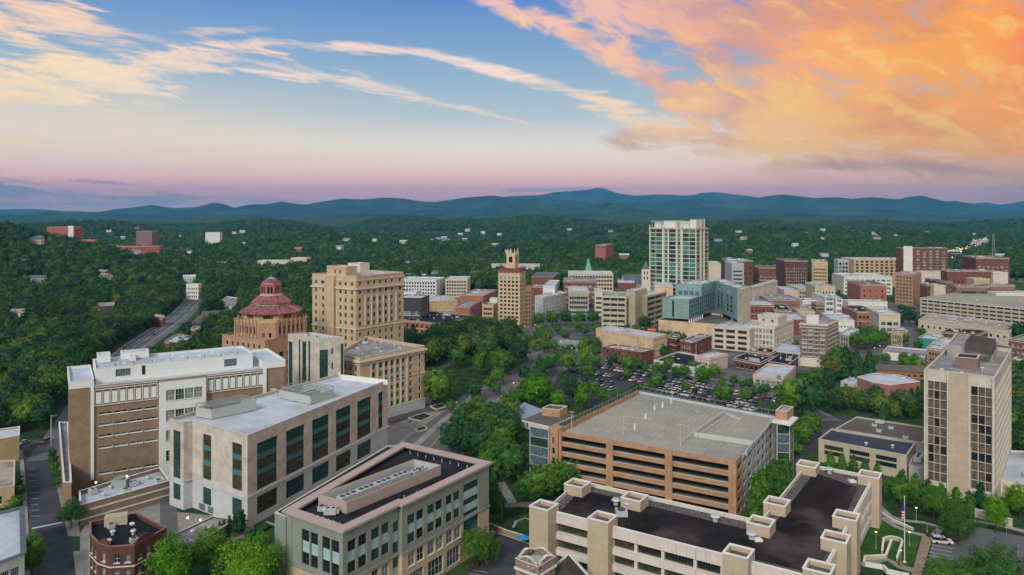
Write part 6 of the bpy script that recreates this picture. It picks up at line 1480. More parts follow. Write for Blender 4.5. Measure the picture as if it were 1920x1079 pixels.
sgn(1887, 1000, ZT, 'small white sign at the kerb of the right hand car park'); 
lamp(1910, 1085, ZT, 7.5, 'tall brown unlit pole at the far right of the car park', False)
# canopy, umbrella, playground in the yard behind the wedge shaped office
c = P(918, 972, 3); b = Bd('sun_canopy', 'dark pink sail canopy beside the wedge shaped office', 'canopy', c); m = MB()
p = [P(905, 966, 3), P(928, 960, 3.4), P(940, 948, 4.2), P(905, 955, 3.6)]; m.face([(*p[0], 3), (*p[1], 3.3), (*p[2], 4.1), (*p[3], 3.6)]); m.face([(*p[3], 3.5), (*p[2], 4.0), (*p[1], 3.2), (*p[0], 2.9)]); m.build('sail', 'awning_pink', b.root)
m = MB(); m.cyl(*p[2], 0, 4.1, .08, n=6); m.cyl(*p[0], 0, 3, .08, n=6); m.build('post', 'metal_grey', b.root)
c = P(982, 1024, 0); b = Bd('parasol', 'round bright blue parasol beside the civic office pylon', 'parasol', c); m = MB(); m.cyl(*c, 0, 2.6, .05, n=6); m.build('pole', 'metal_grey', b.root); m = MB(); m.cyl(*c, 2.2, 2.9, 1.7, .1, n=10); m.build('shade', 'awning_blue2', b.root)
c = P(975, 963, 0); b = Bd('pergola', 'long brown roofed pergola in the play yard', 'pergola', c); q = rect(c, 9, 3, R(8)); m = MB(); m.prism(q, 2.5, 2.65); m.build('roof', 'roof_taupe', b.root)
for s in (0, .33, .66, 1):
    for t in (0, 1): cc = lerp(lerp(inset(q, .2)[0], inset(q, .2)[1], s), lerp(inset(q, .2)[3], inset(q, .2)[2], s), t); m = MB(); m.cyl(*cc, 0, 2.5, .09, n=6); m.build('post', 'bark', b.root)
FOOT.append(q)
wallthing('picket_fence', 'brown slatted fence along the play yard', [P(918, 992, 0), P(950, 1005, 0), P(1000, 1020, 0)], 1.5, .12, 'brick_path', z=0, cat='fence')
yd = pp((930, 925), (990, 925), (1000, 960), (1003, 1020), (915, 990), (918, 950)); sheet('play_yard', ccw(yd), .03, 'lawn_dark'); NOTREE.append(yd)
strip('path', pp((938, 905), (950, 925), (962, 945), (990, 950), (1005, 948)), 3, .07, 'pavement'); strip('path', pp((962, 990), (968, 978), (985, 972), (1000, 978)), .8, .08, 'pavement')
# car park between office, church and civic office
cp2 = pp((860, 1120), (880, 1060), (905, 1008), (920, 998), (998, 1026), (1010, 1120)); sheet('car_park', ccw(cp2), .06, 'asphalt'); NOTREE.append(cp2)
strip('kerb', pp((905, 1006), (920, 997), (960, 1010), (998, 1024)), .4, .2, 'coping')
sheet('tree_island', ccw(pp((882, 1060), (886, 1052), (922, 1050), (925, 1058), (905, 1066))), .2, 'mulch', thick=.2)
m = MB()
for k in range(4): m.bar((*P(862+k*9, 1086-k*5, 0), .075), (*P(884+k*10, 1092-k*6, 0), .075), .14, t2=.01)
tag(m.build('bay_marking', 'paint_white'), kind='structure')
# plaza by the court tower
pz = pp((726, 850), (728, 800), (795, 775), (835, 770), (870, 745), (880, 740), (870, 765), (800, 830), (760, 850)); sheet('plaza', ccw(pz), .04, 'pavement'); NOTREE.append(pz)
for lab, pts in (('planter bed nearest the court tower corner', ((765, 786), (795, 776), (812, 782), (790, 792))), ('planter bed in the middle of the court plaza', ((806, 764), (828, 758), (838, 764), (818, 770))), ('planter bed nearest the wedge shaped office', ((777, 808), (795, 800), (803, 806), (785, 812)))):
    q = ccw(pp(*pts)); b = Bd('planter', 'low walled '+lab, 'planter', cen(q)); m = MB(); m.ring(q, inset(q, .5), 0, .6); m.build('kerb', 'coping', b.root); m = MB(); m.face([(*p_, .5) for p_ in inset(q, .45)]); m.build('soil', 'lawn_dark', b.root)
q = ccw(pp((795, 690), (822, 684), (820, 676), (795, 680))); b = Bd('stage_canopy', 'pale ribbed canopy roof in the park beside the court tower', 'canopy', cen(q)); m = MB(); m.prism(q, 3.6, 3.9); m.build('roof', 'blue_roof', b.root); m = MB()
for p_ in inset(q, .5): m.cyl(*p_, 0, 3.6, .15, n=6)
m.build('post', 'metal_grey', b.root)
sheet('brick_terrace', ccw(pp((795, 735), (796, 695), (825, 700), (815, 735))), .06, 'brick_mauve')
# ================================================================ vehicles
CARM = {}
def carmesh(col, kind):
    key = (col, kind)
    if key in CARM: return CARM[key]
    L, W_, Hh = ((4.5, 1.8, 1.45), (4.8, 1.95, 1.75), (5.4, 2.0, 1.8))[kind]
    prof = [(-L/2, .35), (-L/2, .8), (-L/2+.1, .92), (L/2-.1-(1.0 if kind == 2 else .0), .95), (L/2, .75), (L/2, .35)]
    if kind == 0: prof = [(-L/2, .3), (-L/2+.05, .72), (-1.1, .88), (1.7, .92), (L/2-.03, .85), (L/2, .35)]
    m = MB()
    def ext(m, pr, w0, mi=0):
        n = len(pr); a = [(x, -w0/2, z) for x, z in pr]; c_ = [(x, w0/2, z) for x, z in pr]
        m.face(a, mi); m.face(c_[::-1], mi)
        for i in range(n): j = (i+1) % n; m.face([a[j], a[i], c_[i], c_[j]], mi)
    ext(m, prof, W_); top = {0: (-.55, 1.05), 1: (-.75, 2.1), 2: (-.9, .7)}[kind]
    m.prism([(top[0]+.15, -W_*.38), (top[1]-.1, -W_*.38), (top[1]-.1, W_*.38), (top[0]+.15, W_*.38)], Hh-.06, Hh)
    if kind == 2: m.prism([(.95, -W_/2), (L/2-.05, -W_/2), (L/2-.05, -W_/2+.12), (.95, -W_/2+.12)], .9, 1.15); m.prism([(.95, W_/2-.12), (L/2-.05, W_/2-.12), (L/2-.05, W_/2), (.95, W_/2)], .9, 1.15)
    body = m.mesh('body', ['car_'+col])
    m = MB(); fr, re = {0: (-1.25, 1.75), 1: (-1.35, 2.3), 2: (-1.5, .95)}[kind]
    m.frustum([(fr, -W_*.46), (re, -W_*.46), (re, W_*.46), (fr, W_*.46)], .9, [(top[0]+.1, -W_*.39), (top[1]-.05, -W_*.39), (top[1]-.05, W_*.39), (top[0]+.1, W_*.39)], Hh-.065); cab = m.mesh('windscreen', ['glass_car'])
    m = MB(); N_ = 10
    a = [(.33*math.cos(2*math.pi*i/N_), -.11, .33+.33*math.sin(2*math.pi*i/N_)) for i in range(N_)]; c_ = [(x, .11, z) for x, _, z in a]; m.face(a); m.face(c_[::-1])
    for i in range(N_): j = (i+1) % N_; m.face([a[j], a[i], c_[i], c_[j]])
    wh = m.mesh('wheel', ['rubber']); m = MB(); m.box(-.04, -.6, .6, .02, .6, .72); tl = m.mesh('tail_lamp', ['tail_red'])
    CARM[key] = (body, cab, wh, tl, L, W_); return CARM[key]
for nm_, c_ in (('white', (.62, .63, .65)), ('silver', (.33, .35, .37)), ('grey', (.11, .115, .125)), ('black', (.015, .016, .019)), ('red', (.28, .02, .02)), ('blue', (.025, .05, .13)), ('tan', (.30, .25, .18))):
    mat('car_'+nm_, c_, rough=.28, var=.01, spec=.6)
mat('tail_red', (.35, .01, .01), rough=.4, var=.01); glass('glass_car', (.012, .015, .018))
def car(c, ang, col, kind, label, group, z=.06):
    body, cab, wh, tl, L, W_ = carmesh(col, kind); r = empty('pickup_truck' if kind == 2 else 'parked_car', (c[0], c[1], z)); r.rotation_euler = (0, 0, ang); tag(r, label, 'pickup truck' if kind == 2 else 'car', group)
    for me, loc_ in ((body, (0, 0, 0)), (cab, (0, 0, 0)), (tl, (L/2+.02, 0, 0)), (wh, (-L*.3, -W_/2+.08, 0)), (wh, (L*.3, -W_/2+.08, 0)), (wh, (-L*.3, W_/2-.08, 0)), (wh, (L*.3, W_/2-.08, 0))):
        o = bpy.data.objects.new(me.name.split('.')[0], me); COL.objects.link(o); o.parent = r; o.location = loc_
    return r
LT = {'white': 'white {} parked in the open lot behind the orange garage', 'silver': 'silver {} parked in the open lot behind the orange garage', 'grey': 'dark grey {} parked in the open lot behind the orange garage', 'black': 'black {} parked in the open lot behind the orange garage',
      'red': 'red {} parked in the open lot behind the orange garage', 'blue': 'dark blue {} parked in the open lot behind the orange garage', 'tan': 'tan {} parked in the open lot behind the orange garage'}
rc = random.Random(5); KN = ('low car', 'tall car', 'pickup truck')
for (x0, y0), (x1, y1), fill in (((1127, 690), (1222, 707), .97), ((1242, 712), (1346, 731), .97), ((1372, 738), (1474, 757), .95), ((1121, 703), (1208, 718), .8), ((1243, 724), (1330, 740), .75), ((1228, 731), (1336, 751), .9),
        ((1112, 716), (1150, 723), .6), ((1098, 722), (1168, 736), .4), ((1358, 748), (1425, 763), .9), ((1352, 757), (1416, 771), .85), ((1078, 700), (1100, 690), .5)):
    a, c = P(x0, y0), P(x1, y1); L = dist(a, c); n = int(L/2.75); d = unit(a, c); an_ = math.atan2(d[1], d[0])+math.pi/2
    for k in range(n+1):
        if rc.random() > fill: continue
        col_ = rc.choices(['white', 'silver', 'grey', 'black', 'red', 'blue', 'tan'], [30, 14, 18, 24, 6, 7, 3])[0]; kd = rc.choices([0, 1, 2], [45, 42, 13])[0]
        lb = LT[col_].format(KN[kd]); car(add(a, d, k*2.75+rc.uniform(-.12, .12)), an_+rc.choice((0, math.pi))+rc.uniform(-.04, .04), col_, kd, lb, lb+'s')
car(P(44, 833), R(80), 'silver', 0, 'silver car at the far end of the street by the left edge', None); car(P(85, 831), R(85), 'tan', 1, 'yellowish car parked at the end of the street under a pole', None)
car(P(914, 794), R(48), 'white', 0, 'white car driving on the street below the court tower', None)
for x, y, cc, lab in ((322, 592, 'white', 'white car on the highway, farther of two on the near side'), (352, 586, 'silver', 'silver car on the highway near the long brown shed'), (286, 629, 'grey', 'grey car on the highway nearest the camera')): car(P(x, y), R(60), cc, 0, lab, None)
for k in range(15):
    t = (k+.5)/15; p_ = lerp(P(1130, 676), P(1500, 757), t)
    if rc.random() < .75: car(p_, math.atan2(P(1500, 757)[1]-P(1130, 676)[1], P(1500, 757)[0]-P(1130, 676)[0]), rc.choice(('white', 'black', 'grey', 'silver', 'red')), rc.choice((0, 1)), 'car standing at the kerb of the road behind the open lot', 'cars along the road behind the lot')
ps = car(T(1766, 1019), R(168), 'white', 1, 'white patrol car with a light bar and gold stripe in the right hand car park', None, z=ZT+.05)
m = MB(); m.box(-.2, -.55, 1.76, .1, .55, 1.9); o = m.build('light_bar', 'awning_blue'); o.parent = ps
m = MB(); m.box(-1.6, -1.0, .62, 1.7, -.985, .78); m.box(-1.6, .985, .62, 1.7, 1.0, .78); o = m.build('side_stripe', 'paint_yellow'); o.parent = ps
# ================================================================ people (a few pixels tall)
def person(c, z, ang, label, cloth='cloth_dark', sit=False, lean=0):
    r = empty('person', (c[0], c[1], z)); r.rotation_euler = (0, 0, ang); tag(r, label, 'person')
    def skin(name, vs, es, rs, m_):
        me = bpy.data.meshes.new(name); me.from_pydata(vs, es, []); me.materials.append(MATS[m_]); o = bpy.data.objects.new(name, me); COL.objects.link(o); o.parent = r
        sk = o.modifiers.new('skin', 'SKIN'); sv = me.skin_vertices[0].data
        for i, q in enumerate(rs): sv[i].radius = (q, q)
        sv[0].use_root = True; ss = o.modifiers.new('sub', 'SUBSURF'); ss.levels = ss.render_levels = 1; return o
    h = .45 if sit else .95; k = (.42, -.02) if sit else (0, .47)
    V_ = [(0, 0, h), (0, .01, h+.28), (0, 0, h+.48), (0, 0, h+.60), (0, -.03, h+.74)]; E = [(0, 1), (1, 2), (2, 3), (3, 4)]; Rr = [.15, .13, .15, .06, .10]
    for s in (-1, 1):
        i = len(V_)
        if sit: V_ += [(s*.1, -.42, h), (s*.1, -.45, .06), (s*.1, -.62, .04)]
        else: V_ += [(s*.11, -.02, .5), (s*.13, .03, .07), (s*.13, -.14, .04)]
        E += [(0, i), (i, i+1), (i+1, i+2)]; Rr += [.085, .05, .04]
        i = len(V_); V_ += [(s*.2, 0, h+.46), (s*.27, -.02, h+.2), (s*.22, -.2, h+.05), (s*.2, -.27, h+.02)]; E += [(2, i), (i, i+1), (i+1, i+2), (i+2, i+3)]; Rr += [.06, .048, .035, .035]
    skin('body', V_, E, Rr, 'skin')
    Vc = [(x, y, zz) for x, y, zz in V_[:3]]+[V_[5], V_[6]]+[V_[12], V_[13]]+[V_[8], V_[9]]+[V_[15], V_[16]] if False else None
    V2 = [(0, .0, h), (0, .01, h+.28), (0, 0, h+.46)]; E2 = [(0, 1), (1, 2)]; R2 = [.165, .145, .165]
    for s in (-1, 1):
        i = len(V2)
        V2 += ([(s*.1, -.42, h), (s*.1, -.45, .14)] if sit else [(s*.11, -.02, .5), (s*.13, .03, .12)])+[(s*.2, 0, h+.46), (s*.27, -.02, h+.2)]
        E2 += [(0, i), (i, i+1), (2, i+2), (i+2, i+3)]; R2 += [.1, .065, .075, .06]
    skin('clothes', V2, E2, R2, cloth); m = MB(); m.cyl(0, .0, h+.74, h+.87, .115, .06, n=8); o = m.build('hair', 'hair_dark'); o.parent = r
person(T(1753.5, 1006), ZT+.06, R(30), 'standing person in dark clothes behind the patrol car'); person(T(1765, 1021.5), ZT+.06, R(200), 'standing person in dark clothes in front of the patrol car')
person(T(1684, 1061), ZT+.1, R(20), 'seated person in dark clothes on the garden wall', sit=True); person(T(1690, 1064), ZT+.1, R(10), 'seated person in a bright pink top on the garden wall', 'cloth_pink', sit=True)
# ================================================================ trees
def leafmesh(name, kind, seed, mt, n_cl, n_lf, sz, core=2):
    cq = .76
    if kind.endswith('_hi'): kind = kind[:-3]; cq = .62; core = 3
    r = np.random.default_rng(seed); V_ = []; F_ = []; Tt = []
    import bmesh
    bm = bmesh.new(); bmesh.ops.create_icosphere(bm, subdivisions=core, radius=1.0)
    ph = r.uniform(0, 6.28, (6, 3)); fq = r.uniform(2.2, 6.5, (6, 3))
    def lump(d): return 1+.10*sum(math.sin(d[0]*fq[i][0]+ph[i][0])*math.sin(d[1]*fq[i][1]+ph[i][1])*math.sin(d[2]*fq[i][2]+ph[i][2]) for i in range(6))*1.6
    def env(d, q=1.0):      # unit direction -> point of the crown surface, height 1
        L = lump(d)*q
        if kind == 'round': return (d[0]*.40*L, d[1]*.40*L, .58+d[2]*.40*L)
        if kind == 'oval': return (d[0]*.27*L, d[1]*.27*L, .56+d[2]*.44*L)
        if kind == 'shrub': return (d[0]*.55*L, d[1]*.55*L, .42+d[2]*.48*L)
        zz = .08+.90*(d[2]*.5+.5)**.85; rr = (.24 if kind == 'cone' else .15)*(1-zz)**.75*1.15*L+.004; hh = math.hypot(d[0], d[1]) or 1
        return (d[0]/hh*rr, d[1]/hh*rr, zz*(.9+.1*q))
    for v in bm.verts:
        d = v.co.normalized(); V_.append(env(d, cq))
    bm.faces.ensure_lookup_table()
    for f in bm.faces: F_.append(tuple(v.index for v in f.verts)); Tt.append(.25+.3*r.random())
    bm.free()
    for c_ in range(n_cl):
        u = r.uniform(-1, 1) if kind in ('cone', 'col') else r.uniform(-.75, 1); a = r.uniform(0, 6.283); s = math.sqrt(max(0, 1-u*u)); d = (s*math.cos(a), s*math.sin(a), u)
        q = r.uniform(.74, 1.08); p = np.array(env(d, q)); tn = np.clip(r.normal(.5, .2), 0, 1); cr_ = r.uniform(.04, .085)*(.6 if kind in ('cone', 'col') else 1)
        for l in range(n_lf):
            o = r.normal(0, 1, 3); o /= np.linalg.norm(o); o = p+o*cr_*r.uniform(.3, 1)
            nn = np.array(d)*.9+r.normal(0, .55, 3); nn /= np.linalg.norm(nn); t1 = np.cross(nn, r.normal(0, 1, 3)); t1 /= np.linalg.norm(t1); t2 = np.cross(nn, t1); z_ = sz*r.uniform(.6, 1.25)
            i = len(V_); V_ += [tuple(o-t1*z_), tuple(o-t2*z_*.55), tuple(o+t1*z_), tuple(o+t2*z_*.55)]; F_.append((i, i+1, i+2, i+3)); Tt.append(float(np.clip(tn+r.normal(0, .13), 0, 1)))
    me = bpy.data.meshes.new(name); me.from_pydata(V_, [], F_); me.materials.append(MATS[mt]); at = me.attributes.new('tint', 'FLOAT', 'FACE'); at.data.foreach_set('value', Tt); me.update(); return me
def trunkmesh(kind, seed):
    r = random.Random(seed); m = MB(); m.cyl(0, 0, -.03, .5, .022, .012, n=7)
    if kind in ('round', 'oval'):
        for i in range(6): a = i*1.05+r.random(); m.bar((0, 0, .2+.05*i), (.24*math.cos(a), .24*math.sin(a), .5+.04*i), .013)
    else: m.cyl(0, 0, .5, .9, .012, .004, n=6)
    return m.mesh('trunk', ['bark'])
TM = {}
def tmesh(kind, mt, v):
    key = (kind, mt, v)
    if key not in TM:
        cl_, lf = {'round_hi': (420, 34), 'oval_hi': (360, 34), 'round': (125, 34), 'oval': (115, 34), 'shrub': (40, 22), 'cone': (110, 18), 'col': (80, 16)}[kind]; sz = {'round_hi': .0125, 'oval_hi': .0125, 'round': .0215, 'oval': .020, 'shrub': .05, 'cone': .024, 'col': .022}[kind]
        TM[key] = (leafmesh('crown', kind, {'round_hi': 60, 'oval_hi': 70, 'round': 10, 'oval': 20, 'shrub': 30, 'cone': 40, 'col': 50}[kind]+v, mt, cl_, lf, sz), trunkmesh(kind.replace('_hi', ''), v))
    return TM[key]
rt = random.Random(11); NTREE = [0]
def tree(c, h, kind='round', mt='leaf', label=None, group=None, w_=1.0, z=None, name=None, cat='tree'):
    z = float(height(c[0], c[1])) if z is None else z
    cr_, tk = tmesh(kind+'_hi' if c[1] < 215 and kind in ('round', 'oval') and name is None and mt != 'leaf_wood' and HI[0] else kind, mt, rt.randrange(4) if not HI[0] else 0); nm = name or {'round': 'broadleaf_tree', 'oval': 'broadleaf_tree', 'shrub': 'shrub', 'cone': 'conifer_tree', 'col': 'cypress_tree'}[kind]
    r = empty(nm, (c[0], c[1], z)); r.rotation_euler = (0, 0, rt.uniform(0, 6.28)); s = h; r.scale = (s*w_, s*w_, s); tag(r, label, cat if kind != 'shrub' else 'shrub', group)
    for me, n_ in ((tk, 'trunk'), (cr_, 'crown')): o = bpy.data.objects.new(n_, me); COL.objects.link(o); o.parent = r
    NTREE[0] += 1; TPOS.append((c[0], c[1], h*.36*w_)); return r
TPOS = []; HI = [True]
HT = [ # column, row of the foot, height, kind, leaf, label
 (134, 992, 8, 'round', 'leaf', 'street tree at the corner below the loading dock'), (60, 1086, 10.5, 'oval', 'leaf', 'slim tree beside the white roofed building in the bottom left'),
 (318, 1135, 15, 'oval', 'leaf_bright', 'bright green pointed tree right of the brick corner building'), (392, 1085, 12, 'round', 'leaf', 'round tree in front of the low grey roofed block'), (345, 1090, 8, 'round', 'leaf_dark', 'dark tree squeezed between the bright pointed tree and the round one'),
 (468, 1165, 17.5, 'round', 'leaf_bright', 'broad yellow green tree at the bottom in front of the wedge shaped office'), (895, 1066, 10, 'round', 'leaf', 'round tree on the mulched island beside the wedge shaped office'), (914, 1060, 7, 'round', 'leaf_bright', 'smaller bright tree sharing the mulched island'),
 (919, 985, 12, 'oval', 'leaf', 'tall full tree at the right hand end of the wedge shaped office'), (872, 804, 11, 'round', 'leaf', 'larger tree of the street median below the court tower'), (895, 793, 11, 'round', 'leaf', 'second tree of the street median below the court tower'), (860, 806, 8, 'round', 'leaf_dark', 'small dark tree at the near end of the street median'),
 (888, 754, 10.5, 'round', 'leaf_dark', 'dark ball shaped tree at the park corner'), (918, 732, 7, 'round', 'leaf', 'small round tree right of the dark ball shaped tree'), (932, 724, 9.5, 'round', 'leaf', 'dark upright tree beside the street at the park edge'), (820, 765, 17.5, 'round', 'leaf', 'big tree standing against the right corner of the court tower block'),
 (900, 704, 14.5, 'oval', 'leaf', 'tall bright oval tree in the middle of the park'), (858, 692, 13, 'round', 'leaf', 'wide tree in the park behind the ribbed canopy'), (938, 706, 15, 'round', 'leaf', 'broad domed tree in the park beside the street'), (972, 687, 16, 'round', 'leaf_dark', 'large tree where park and street curve together'), (915, 676, 14, 'round', 'leaf', 'tall tree at the back of the park'),
 (983, 716, 9, 'round', 'leaf_dark', 'dark low tree across the street from the park'), (1003, 768, 15, 'round', 'leaf_bright', 'large yellow green tree beside the pale roofed pavilion'), (1014, 716, 13, 'oval', 'leaf', 'slim upright tree at the top left of the open lot'), (1103, 718, 10.5, 'round', 'leaf', 'tree standing in the left part of the open lot'),
 (1067, 702, 13, 'round', 'leaf', 'full tree left of the open lot entrance'), (1097, 686, 13, 'oval', 'leaf_bright', 'tall thin bright tree left of the red brick two storey building'), (1117, 689, 7, 'round', 'leaf', 'small tree at the left corner of the red brick two storey building'), (1144, 691, 6, 'oval', 'leaf_dark', 'small dark tree against the red brick front'),
 (1178, 703, 11.5, 'round', 'leaf', 'largest tree in front of the red brick two storey building'), (1210, 703, 7.5, 'oval', 'leaf', 'pointed street tree left of the low white shop'), (1246, 707, 7.5, 'oval', 'leaf', 'nearer of two trees before the low white shop'), (1254, 697, 8, 'round', 'leaf', 'farther of two trees before the low white shop'), (1282, 712, 8, 'round', 'leaf', 'tree at the right end of the low white shop'),
 (1318, 724, 10.5, 'round', 'leaf', 'wide tree by the road before the white fronted store'), (1341, 711, 8, 'round', 'leaf', 'tree against the pink side wall of the store'), (1353, 722, 4, 'shrub', 'leaf', 'small round bush by the road right of the pink walled store'), (1392, 730, 4.2, 'round', 'leaf', 'lone small tree by the road before the empty yard'), (1434, 742, 6, 'round', 'leaf', 'small tree in front of the pink store with green doors'),
 (1073, 754, 10.5, 'round', 'leaf_dark', 'dark tree at the left end of the open lot'), (1092, 772, 13, 'oval', 'leaf_bright', 'tall yellow green tree at the left end of the garage roof'), (1047, 770, 9, 'round', 'leaf_bright', 'yellow green tree right of the pale roofed pavilion'), (1231, 731, 8, 'round', 'leaf', 'tree dividing the two halves of the open lot'), (1140, 760, 6, 'round', 'leaf', 'low tree behind the left corner of the garage roof'), (1160, 754, 6, 'round', 'leaf', 'second low tree behind the garage roof'),
 (1357, 762, 10.5, 'round', 'leaf', 'tree in the right part of the open lot behind the garage'), (1426, 772, 5.5, 'cone', 'leaf', 'small pointed tree behind the garage roof fence'), (1448, 775, 6, 'cone', 'leaf', 'second small pointed tree behind the garage roof fence'), (1212, 730, 4, 'shrub', 'leaf', 'bush at the end of a car row'),
 (1492, 785, 18, 'round', 'leaf', 'huge light green tree right of the pink store'), (1524, 792, 18, 'round', 'leaf_dark', 'huge darker tree beside the light green one'), (1530, 738, 12, 'round', 'leaf', 'tree in front of the base of the eight storey brick tower'), (1558, 733, 8, 'oval', 'leaf_dark', 'dark pointed tree left of the many sided hall'),
 (1586, 716, 19, 'cone', 'leaf_dark', 'tall dark pine right of the eight storey brick tower'), (1606, 719, 18, 'cone', 'leaf_dark', 'tall dark pine in the middle of three'), (1630, 712, 16, 'cone', 'leaf_dark', 'dark pine nearest the brown gabled block'), (1507, 838, 9, 'round', 'leaf', 'round tree at the driveway right of the garage stair tower'), (1520, 822, 10, 'round', 'leaf', 'tree above the driveway behind the round one'),
 (1493, 852, 5, 'shrub', 'leaf', 'clipped bush beside the garage stair tower'), (1688, 957, 9.5, 'round', 'leaf', 'left of two full trees between hall and flagpole'), (1750, 977, 9.8, 'round', 'leaf', 'right of two full trees between hall and flagpole'), (1797, 1022, 10, 'round', 'leaf', 'tree on the mulched island beside the patrol car'), (1867, 1000, 9.5, 'oval', 'leaf_bright', 'bright green tree against the cream wall by the hotel tower'),
 (1838, 958, 9, 'cone', 'leaf_dark', 'dark conifer at the right corner of the hotel tower'), (1912, 975, 10, 'round', 'leaf_bright', 'bright tree cut by the right edge of the view'), (1900, 960, 8, 'cone', 'leaf_dark', 'dark conifer between the two bright trees'), (1874, 1150, 14, 'round', 'leaf', 'larger tree at the bottom right corner in the car park'), (1768, 1125, 9, 'round', 'leaf', 'left low tree at the bottom edge of the car park'), (1818, 1140, 10, 'round', 'leaf', 'middle low tree at the bottom edge of the car park'),
 (1706, 612, 15, 'round', 'leaf_dark', 'large dark tree left of the banded garage'), (1728, 632, 7, 'round', 'leaf', 'small tree by the shop with arched openings'), (1694, 650, 9, 'round', 'leaf', 'tree in front of the shop with arched openings'), (1722, 655, 7, 'round', 'leaf', 'tree before the bright teal wall'), (1910, 645, 15, 'round', 'leaf_dark', 'large dark tree at the right edge below the banded garage'),
 (1780, 625, 7, 'round', 'leaf', 'tree on the long pale roof building front'), (1208, 622, 12, 'round', 'leaf_dark', 'dark tree against the plain beige office shaft'), (1010, 616, 12, 'round', 'leaf', 'first tree of the square right of the slender tower'), (1036, 614, 13, 'round', 'leaf', 'second tree of the square right of the slender tower'), (1062, 612, 12.5, 'round', 'leaf_dark', 'third tree of the square, darker than its neighbours'), (1088, 612, 12, 'round', 'leaf', 'fourth tree of the square'), (1112, 611, 12, 'round', 'leaf', 'last tree of the square touching the ribbon windowed office'),
]
for x, y, h, kd, mt, lb in HT:
    zz = ZT if (y > 980 and x > 1700) else None
    tree(P(x, y, zz or 0), h, kd, mt, lb, z=zz)
HI[0] = False
def row(pts, kind, mt, label, group, w_=1.0):
    for x, y, h in pts: tree(P(x, y, 0), h, kind, mt, label, group, w_)
row([(1557, 890, 8), (1579, 894, 8), (1600, 898, 8), (1622, 902, 7.5), (1645, 925, 9.5), (1691, 935, 9), (1716, 942, 9), (1740, 950, 8.5), (1765, 962, 9), (1793, 975, 9.5), (1818, 980, 9)], 'cone', 'leaf', 'pointed green conifer in the row before the low hall and the hotel tower', 'conifers in a row before the hall', 1.25)
row([(1418, 985, 15), (1430, 972, 15), (1441, 962, 14.5), (1452, 952, 14.5), (1463, 942, 14), (1474, 930, 13)], 'cone', 'leaf', 'tall narrow evergreen between the orange garage and the civic office', 'evergreens beside the garage', 1.0)
row([(412, 1012, 5), (420, 1012, 5.4), (430, 1008, 6), (440, 1006, 6.5), (448, 1004, 7), (455, 1001, 7)], 'col', 'leaf_dark', 'thin dark cypress at the foot of the court block corner', 'cypresses by the court block', 1.3)
row([(98, 862, 4), (101, 874, 4), (103, 888, 4.2), (106, 902, 4), (109, 916, 4.2)], 'round', 'leaf', 'small street tree in a row along the wing of the detention centre', 'street trees along the brick wing')
row([(1010, 944, 11), (1030, 938, 11.5), (1050, 932, 11), (1068, 925, 10), (990, 945, 9), (1082, 918, 9)], 'round', 'leaf', 'tree in the clump between the orange garage and the civic office', 'trees between garage and civic office')
row([(1228, 640, 7), (1240, 641, 8), (1254, 642, 8), (1268, 643, 8), (1282, 643, 7.5), (1296, 643, 7.5), (1310, 642, 7), (1176, 622, 6), (1190, 624, 6)], 'round', 'leaf', 'tree in the row behind the peach warehouse', 'trees behind the peach warehouse')
row([(1606, 655, 11), (1622, 658, 12), (1640, 654, 12), (1655, 650, 11), (1618, 640, 11), (1638, 638, 10), (1592, 700, 12), (1570, 690, 13), (1640, 686, 7), (1660, 684, 7), (1695, 683, 7), (1715, 686, 7), (1700, 703, 11), (1722, 705, 10)], 'round', 'leaf', 'street tree among the shops between the brick tower and the hotel tower', 'street trees among the shops')
row([(990, 648, 8), (1022, 664, 9), (1012, 628, 8), (1060, 640, 8), (1125, 640, 8), (1082, 622, 8), (1040, 660, 7), (1034, 690, 9), (975, 655, 10), (1000, 660, 7), (1118, 655, 8), (1008, 644, 9), (1026, 646, 11), (1096, 632, 9), (1120, 630, 9), (1045, 628, 8), (1128, 650, 7), (1100, 655, 9), (1070, 660, 5), (1340, 648, 9), (1358, 652, 8), (1372, 650, 7)], 'round', 'leaf', 'tree around the square and pavilion right of the slender tower', 'trees around the pavilion')
row([(30, 915, 4), (36, 930, 4), (32, 945, 3.6), (26, 955, 4), (6, 948, 4)], 'shrub', 'leaf', 'rounded bush behind the buildings at the left edge', 'bushes at the left edge')
row([(640+i*9, 934-i*7.6, 1.3) for i in range(10)], 'shrub', 'leaf_purple', 'dark purple shrub in the bed along the court block', 'purple shrubs along the court block')
row([(480+i*9, 1004-i*5, 1.6) for i in range(6)]+[(470, 1012, 3.5), (485, 1020, 3)], 'shrub', 'leaf_dark', 'dark green shrub in the bed at the court block corner', 'shrubs at the court block corner')
row([(783, 786, 1.2), (795, 783, 1.2), (818, 764, 1), (826, 762, 1), (788, 806, 1.3), (768, 792, 1)], 'shrub', 'leaf', 'low green shrub in a planter bed of the court plaza', 'plaza shrubs')
row([(1612, 858, 0+3), (1628, 866, 3)], 'shrub', 'leaf_bright', 'pale flowering bush by the hall', 'flowering bushes')
row([(1092, 664, 8), (1118, 672, 7), (1150, 680, 6), (1196, 694, 7), (1232, 703, 7), (1268, 711, 7), (1300, 700, 7), (1376, 726, 6), (1405, 732, 6), (1418, 745, 6), (1462, 752, 8), (1176, 712, 6), (1098, 700, 9), (1020, 742, 10), (1032, 758, 9), (1062, 735, 9), (1112, 745, 8), (1126, 752, 7), (1285, 738, 6), (1395, 756, 7), (1190, 738, 6),
     (1000, 735, 11), (990, 752, 11), (975, 768, 11), (958, 780, 11), (1030, 700, 9), (1046, 684, 8), (1060, 672, 8), (955, 700, 10), (930, 742, 6), (845, 775, 6)], 'round', 'leaf', 'leafy street tree along the central street or the edges of the open lot', 'street trees round the open lot')
